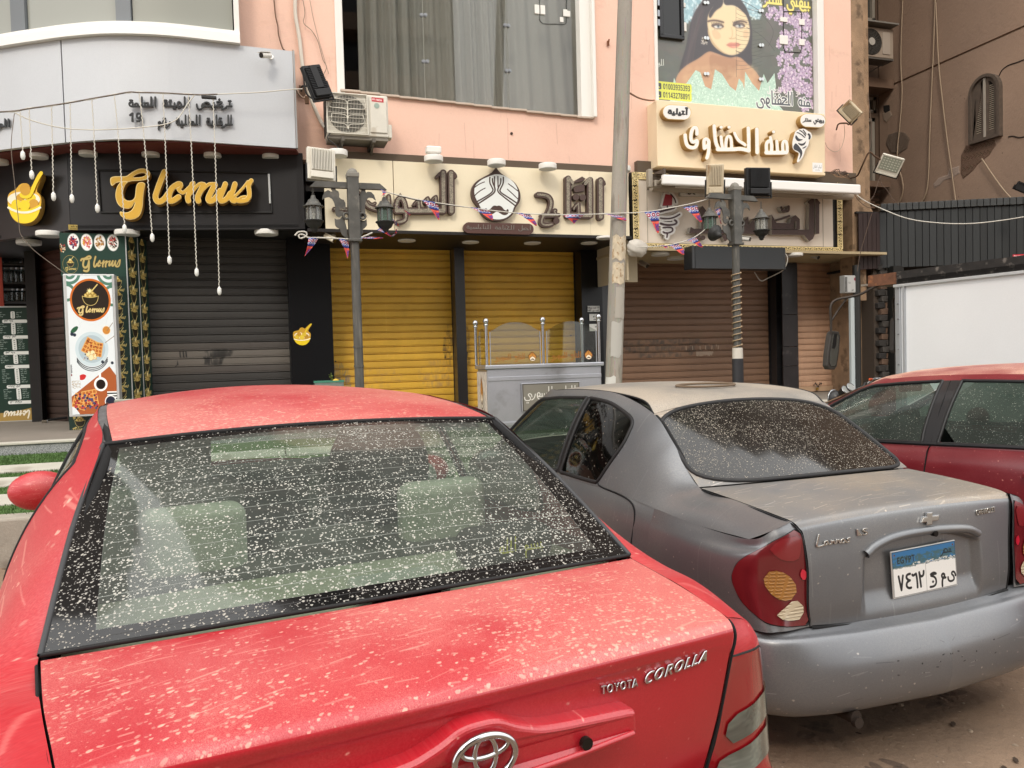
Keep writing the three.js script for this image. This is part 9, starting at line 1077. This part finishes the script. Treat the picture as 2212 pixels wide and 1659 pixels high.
// ---------------------------------------------------------------- dark red car on the right
{
const t = carGroup('dark red saloon with dusty side windows at the right edge beyond the grey saloon',[5.31,0,-1.62],.21);
const base = [104,12,24],dst = [190,130,116];
const pS = dustyPaint(1024,base,dst,{film:.2,drops:2600,r0:.4,r1:1.5,dustDrop:[206,150,130],rough:.34,coat:.6}),pT = dustyPaint(1024,[128,44,44],[206,168,146],{film:1.3,drops:3600,r0:.4,r1:1.8,dustDrop:[224,190,166],rough:.55,coat:.2});
const rf = [sym(1.02,1.36,.53,1.33,1.0),sym(1.4,1.435,.56,1.385,1.38),sym(1.9,1.472,.575,1.415,1.9),sym(2.4,1.468,.575,1.412,2.4),sym(2.85,1.44,.565,1.385,2.82),sym(3.1,1.40,.555,1.345,3.02)],roof = loft(rf.map(top));
mesh('roof',patch(roof,-1,1,0,5,30,40,uvTop),pT,t);
const q3 = ([a,b,c,d,e,f,g,h,k])=>(s)=>{const l0 = 2 * (s - .5)* (s - 1),l1 = -4 * s * (s - 1),l2 = 2 * s * (s - .5);return C(l0 * a + l1 * d + l2 * g,l0 * b + l1 * e + l2 * h,l0 * c + l1 * f + l2 * k);};
const st = [[.60,1.04,.15,.70,1.02,.2,.77,.99,.3],[.62,1.07,.5,.735,1.05,.52,.825,1.005,.55],[.53,1.33,1.0,.69,1.20,1.08,.848,1.005,1.2],[.56,1.385,1.38,.72,1.23,1.4,.856,1.0,1.5],[.575,1.415,1.9,.735,1.225,1.92,.862,.985,1.95],[.575,1.412,2.4,.735,1.215,2.4,.863,.965,2.4],[.565,1.385,2.82,.725,1.19,2.88,.86,.945,2.95],[.555,1.345,3.02,.715,1.15,3.2,.855,.93,3.32],[.665,1.02,3.68,.755,.965,3.66,.835,.905,3.66],[.66,.93,4.1,.72,.9,4.1,.785,.85,4.08],[.55,.7,4.46,.62,.7,4.38,.68,.7,4.28]];
const up = loft(st.map(q3)),win = [roundPoly([[.27,2.35,.3],[.16,3,.2],[.12,4.0],[.11,4.86],[.95,4.9],[.96,3.6],[.95,2.6,.2],[.7,2.1,.3]]),roundPoly([[.11,5.14],[.115,6.0],[.14,7.0],[.3,7.62],[.6,7.92,.2],[.93,8.0,.2],[.95,6.5],[.95,5.12]])].map((p)=>dense(p,3));
const both = (g)=>[g,flipX(g)];
const side = trim(up,dense([[0,0],[0,10],[1,10],[1,0]],40),win,{ku:.45,kv:.42,edge:.035});pair('body_top',both(side),pS,t);
const sh = st.map((r)=>[r[8],r[6],r[7]]),low = lowerSide(sh,.2,.04,.3,4.28,[[.9,.35],[3.6,.35]]);pair('body_side',both(low.g),pS,t);
const mG = dustyGlass(1024,512,{tint:'#7f928a',drops:dropList(5200,1024,512,.4,1.3),dust:'#a39888',film:.13});for (const p of win)pair('side_window',both(trim(up,p,[],{ku:.45,kv:.42,edge:.1,lift:-.004,uvf:(q)=>[-q.z * .7,q.y * 1.4]})),mG,t);for (const k of [mG.map,mG.transmissionMap]){k.wrapS = k.wrapT = THREE.RepeatWrapping;}
pair('window_seal',win.flatMap((p)=>both(seamOn(up,p,.012,-.001))),M(0x131314,.5),t);pair('door_pillar',both(trim(up,dense([[.105,4.84],[.105,5.16],[.955,5.14],[.955,4.88]],4),[],{ku:.45,kv:.42,edge:.1,lift:.003})),M(0x1b1b1d,.4,{clearcoat:.3}),t);
pair('belt_strip',both(seamOn(up,[[.965,2.3],[.966,3],[.966,4],[.966,5],[.965,6],[.96,7],[.95,7.8]],.011,.002,false)),M(0x17171a,.5),t);
pair('gap',both(tube([up(.11,5.02),up(.5,5.0),up(.97,5.0),low.S(2.41,.97),low.S(2.42,.75),low.S(2.43,.5),low.S(2.43,.1)],.005,60,5)),mInner,t);pair('door_handle',both(rbox(.03,.035,.17,.012,.905,.86,-1.75,3)).concat(both(rbox(.03,.035,.17,.012,.905,.83,-2.75,3))),pS,t);
const rest = [loft([sym(.12,.7,.6,.7,.2),sym(.1,.98,.62,.96,.17),sym(.16,1.05,.60,1.04,.15),sym(.48,1.09,.62,1.07,.5)].map(top))];mesh('trunk_lid',patch(rest[0],-1,1,0,3,16,16,uvRear),pS,t);
mesh('rear_window',patch(loft([sym(.49,1.09,.62,1.07,.51),sym(1.02,1.355,.53,1.325,.99)].map(top)),-1,1,0,1,12,8),M(0x6d7d76,.05,{transmission:1,thickness:0}),t);
mesh('windscreen',patch(loft([sym(3.12,1.395,.553,1.34,3.03),sym(3.6,1.2,.62,1.17,3.4),sym(4.0,1.02,.662,1.01,3.69)].map(top)),-1,1,0,2,12,8),M(0xbcd0c8,.04,{transmission:1,thickness:0}),t);
mesh('bonnet',patch(loft([sym(4.02,1.01,.662,1.0,3.7),sym(4.25,.95,.65,.92,4.12),sym(4.48,.78,.56,.7,4.45),sym(4.5,.3,.56,.3,4.42)].map(top)),-1,1,0,3,12,14,uvTop),pS,t);
pair('bumper',[...both(patch(loft([[[0,.72,.1],[.6,.72,.19],[.78,.75,.3]],[[0,.6,0],[.62,.6,.06],[.86,.6,.3]],[[0,.3,.02],[.62,.3,.08],[.85,.3,.3]]].map(spl)),0,1,0,2,20,10,uvRear)),...both(patch(loft([[[.6,1.03,.15],[.70,1.01,.2],[.77,.99,.3]],[[.6,.72,.19],[.72,.73,.22],[.84,.74,.3]]].map(spl)),0,1,0,1,10,8,uvRear))],pS,t);
mesh('lining',[box(1.4,.05,3.2,0,.3,-2.1),box(.03,.62,2.8,-.79,.6,-2.2),box(.03,.62,2.8,.79,.6,-2.2),box(1.4,.6,.05,0,.6,-.55),box(1.45,.55,.05,0,.6,-3.65)],mInner,t);
const mDk = M(0x1d1e1d,.9);mesh('rear_seat',[rbox(1.3,.6,.16,.06,0,.78,-1.1,4),rbox(.28,.16,.1,.05,-.36,1.14,-1.1,4),rbox(.28,.16,.1,.05,.36,1.14,-1.1,4)],mDk,t);
for (const s of [-1,1]){const g = new THREE.Group();g.name = 'seat';t.add(g);const b = rbox(.5,.66,.15,.06,0,.33,0,4);b.rotateX(.22);mesh('backrest',b.translate(s * .38,.5,-2.08),mDk,g);const h = rbox(.28,.2,.11,.05,0,0,0,4);h.rotateX(.22);mesh('headrest',h.translate(s * .38,1.25,-1.93),mDk,g);mesh('cushion',rbox(.5,.16,.5,.05,s * .38,.46,-2.4,4),mDk,g);}
mesh('dashboard',rbox(1.42,.28,.5,.09,0,.88,-3.4,4),mDk,t);mesh('steering_wheel',[at(new THREE.TorusGeometry(.185,.017,8,30),-.38,1.0,-2.92,.4),bar(V(-.38,1.0,-2.92),V(-.38,.9,-3.3),.03)],mDk,t);mesh('mirror',[rbox(.26,.08,.04,.02,0,1.3,-3.08,3),bar(V(0,1.33,-3.08),V(0,1.4,-3.05),.008)],mDk,t);mesh('headlining',(()=>{const g = patch(roof,-.95,.95,.2,4.9,14,14,uvTop);g.translate(0,-.03,0);return g;})(),M(0x6b6a65,.9),t);
pair('seam_filler',both(tube([...Array(33)].map((_,i)=>up(0,i * .25).add(V(-.014,-.014,0))),.012,64,6)),mInner,t);
for (const x of [-.78,.78])for (const z of [.9,3.6])wheel(t,x,z,.31);
const mg = new THREE.Group();mg.name = 'door_mirror';t.add(mg);const e = new THREE.SphereGeometry(1,20,14);e.scale(.1,.085,.08);mesh('mirror_shell',[e.clone().translate(.98,1.0,-3.12)],pS,mg);
const st2 = low.S(0,0);mesh('sticker',(()=>{const S = up,g = trim(S,dense([[.84,6.35],[.84,6.05],[.91,6.05],[.91,6.35]],2),[],{ku:.45,kv:.42,edge:.1,lift:-.001,uvf:(p,u,v)=>[(v - 6.05)/ .3,(.91 - u)/ .07]});return flipX(g);})(),M(0x7f8f88,.5),t);
}
// ---------------------------------------------------------------- loose stones, dry leaves and a stain on the dirt
{
const g = [];for (let i = 0;i < 220;i++){const x = rr(1.2,5),z = rr(-3.2,.2),s = rr(.004,.014)* (rnd()< .06?1.8:1),q = new THREE.IcosahedronGeometry(s,0);q.scale(1.3,.7,1);q.rotateY(rr(0,6));g.push(q.translate(x,groundY(x,z)+ s * .4,z));}tag(mesh('gravel',g,M(0x8a7a68,.95)),'loose pebbles scattered on the dirt behind the grey saloon','gravel',null,'stuff');
const l = [];for (let i = 0;i < 40;i++){const x = rr(1.2,4.4),z = rr(-2.6,-.4),q = new THREE.CircleGeometry(rr(.012,.03),6);q.scale(1,.45,1);q.rotateX(-1.45);q.rotateY(rr(0,6));l.push(q.translate(x,groundY(x,z)+ .012,z));}tag(mesh('litter',l,M(0x3a2c20,.95)),'dry leaf litter on the dirt street','litter',null,'stuff');
}
// ---------------------------------------------------------------- the far side of the street and the upper storeys: seen only in the car and shop windows
{
const b = thing('apartment_building','plain apartment block across the street seen mirrored in the curtained window','building'),m = plaster([120,102,86],.06,{f:4,grain:.03},.2);
mesh('wall',box(38,24,8,-8,12,26),m,b);const w = [];const bal = [];for (let f = 0;f < 7;f++){bal.push(box(37,.9,1.2,-8,4.3 + f * 3.1,21.5));for (let i = 0;i < 10;i++)w.push(box(1.6,1.6,.1,-24 + i * 3.6,5.9 + f * 3.1,21.96));}mesh('balcony',bal,m,b);mesh('window',w,M(0x24282a,.2),b);
}
const mUp = plaster([92,78,66],.1,{f:4,grain:.04,tint:[70,58,48],tamt:.6},.2);
mesh('upper_storeys',[plan([[-2.5,-10.75],[8.2,-10.75],[8.2,-19.3],[-2.5,-19.3]],12.2,35),plan([[8.2,-10.8],[13.3,-10.8],[13.3,-19.3],[8.2,-19.3]],12.2,31.5),...[15.5,19,22.4,25.8,29.2,32.6].map((y)=>box(9,.9,.8,3.4,y,-10.4))],mUp,pink);
mesh('upper_storeys',[prism([[-14,9],[-1.9,9],[-1.9,15.6],[-2.3,16.2],[-2.9,16],[-3.1,17.4],[-3.5,17.6],[-3.3,19.4],[-3.9,20],[-3.6,22],[-4.3,22.4],[-4.2,24.6],[-4.9,25],[-4.6,27.4],[-5.4,28],[-5.6,31],[-6.4,33],[-7.1,36.8],[-9.6,40],[-14,40]],6).translate(0,0,-16.6)],mUp,bay);
scene.traverse((o)=>{if (o.isMesh && !o.name)o.name = 'piece';});
renderer.render(scene,camera);
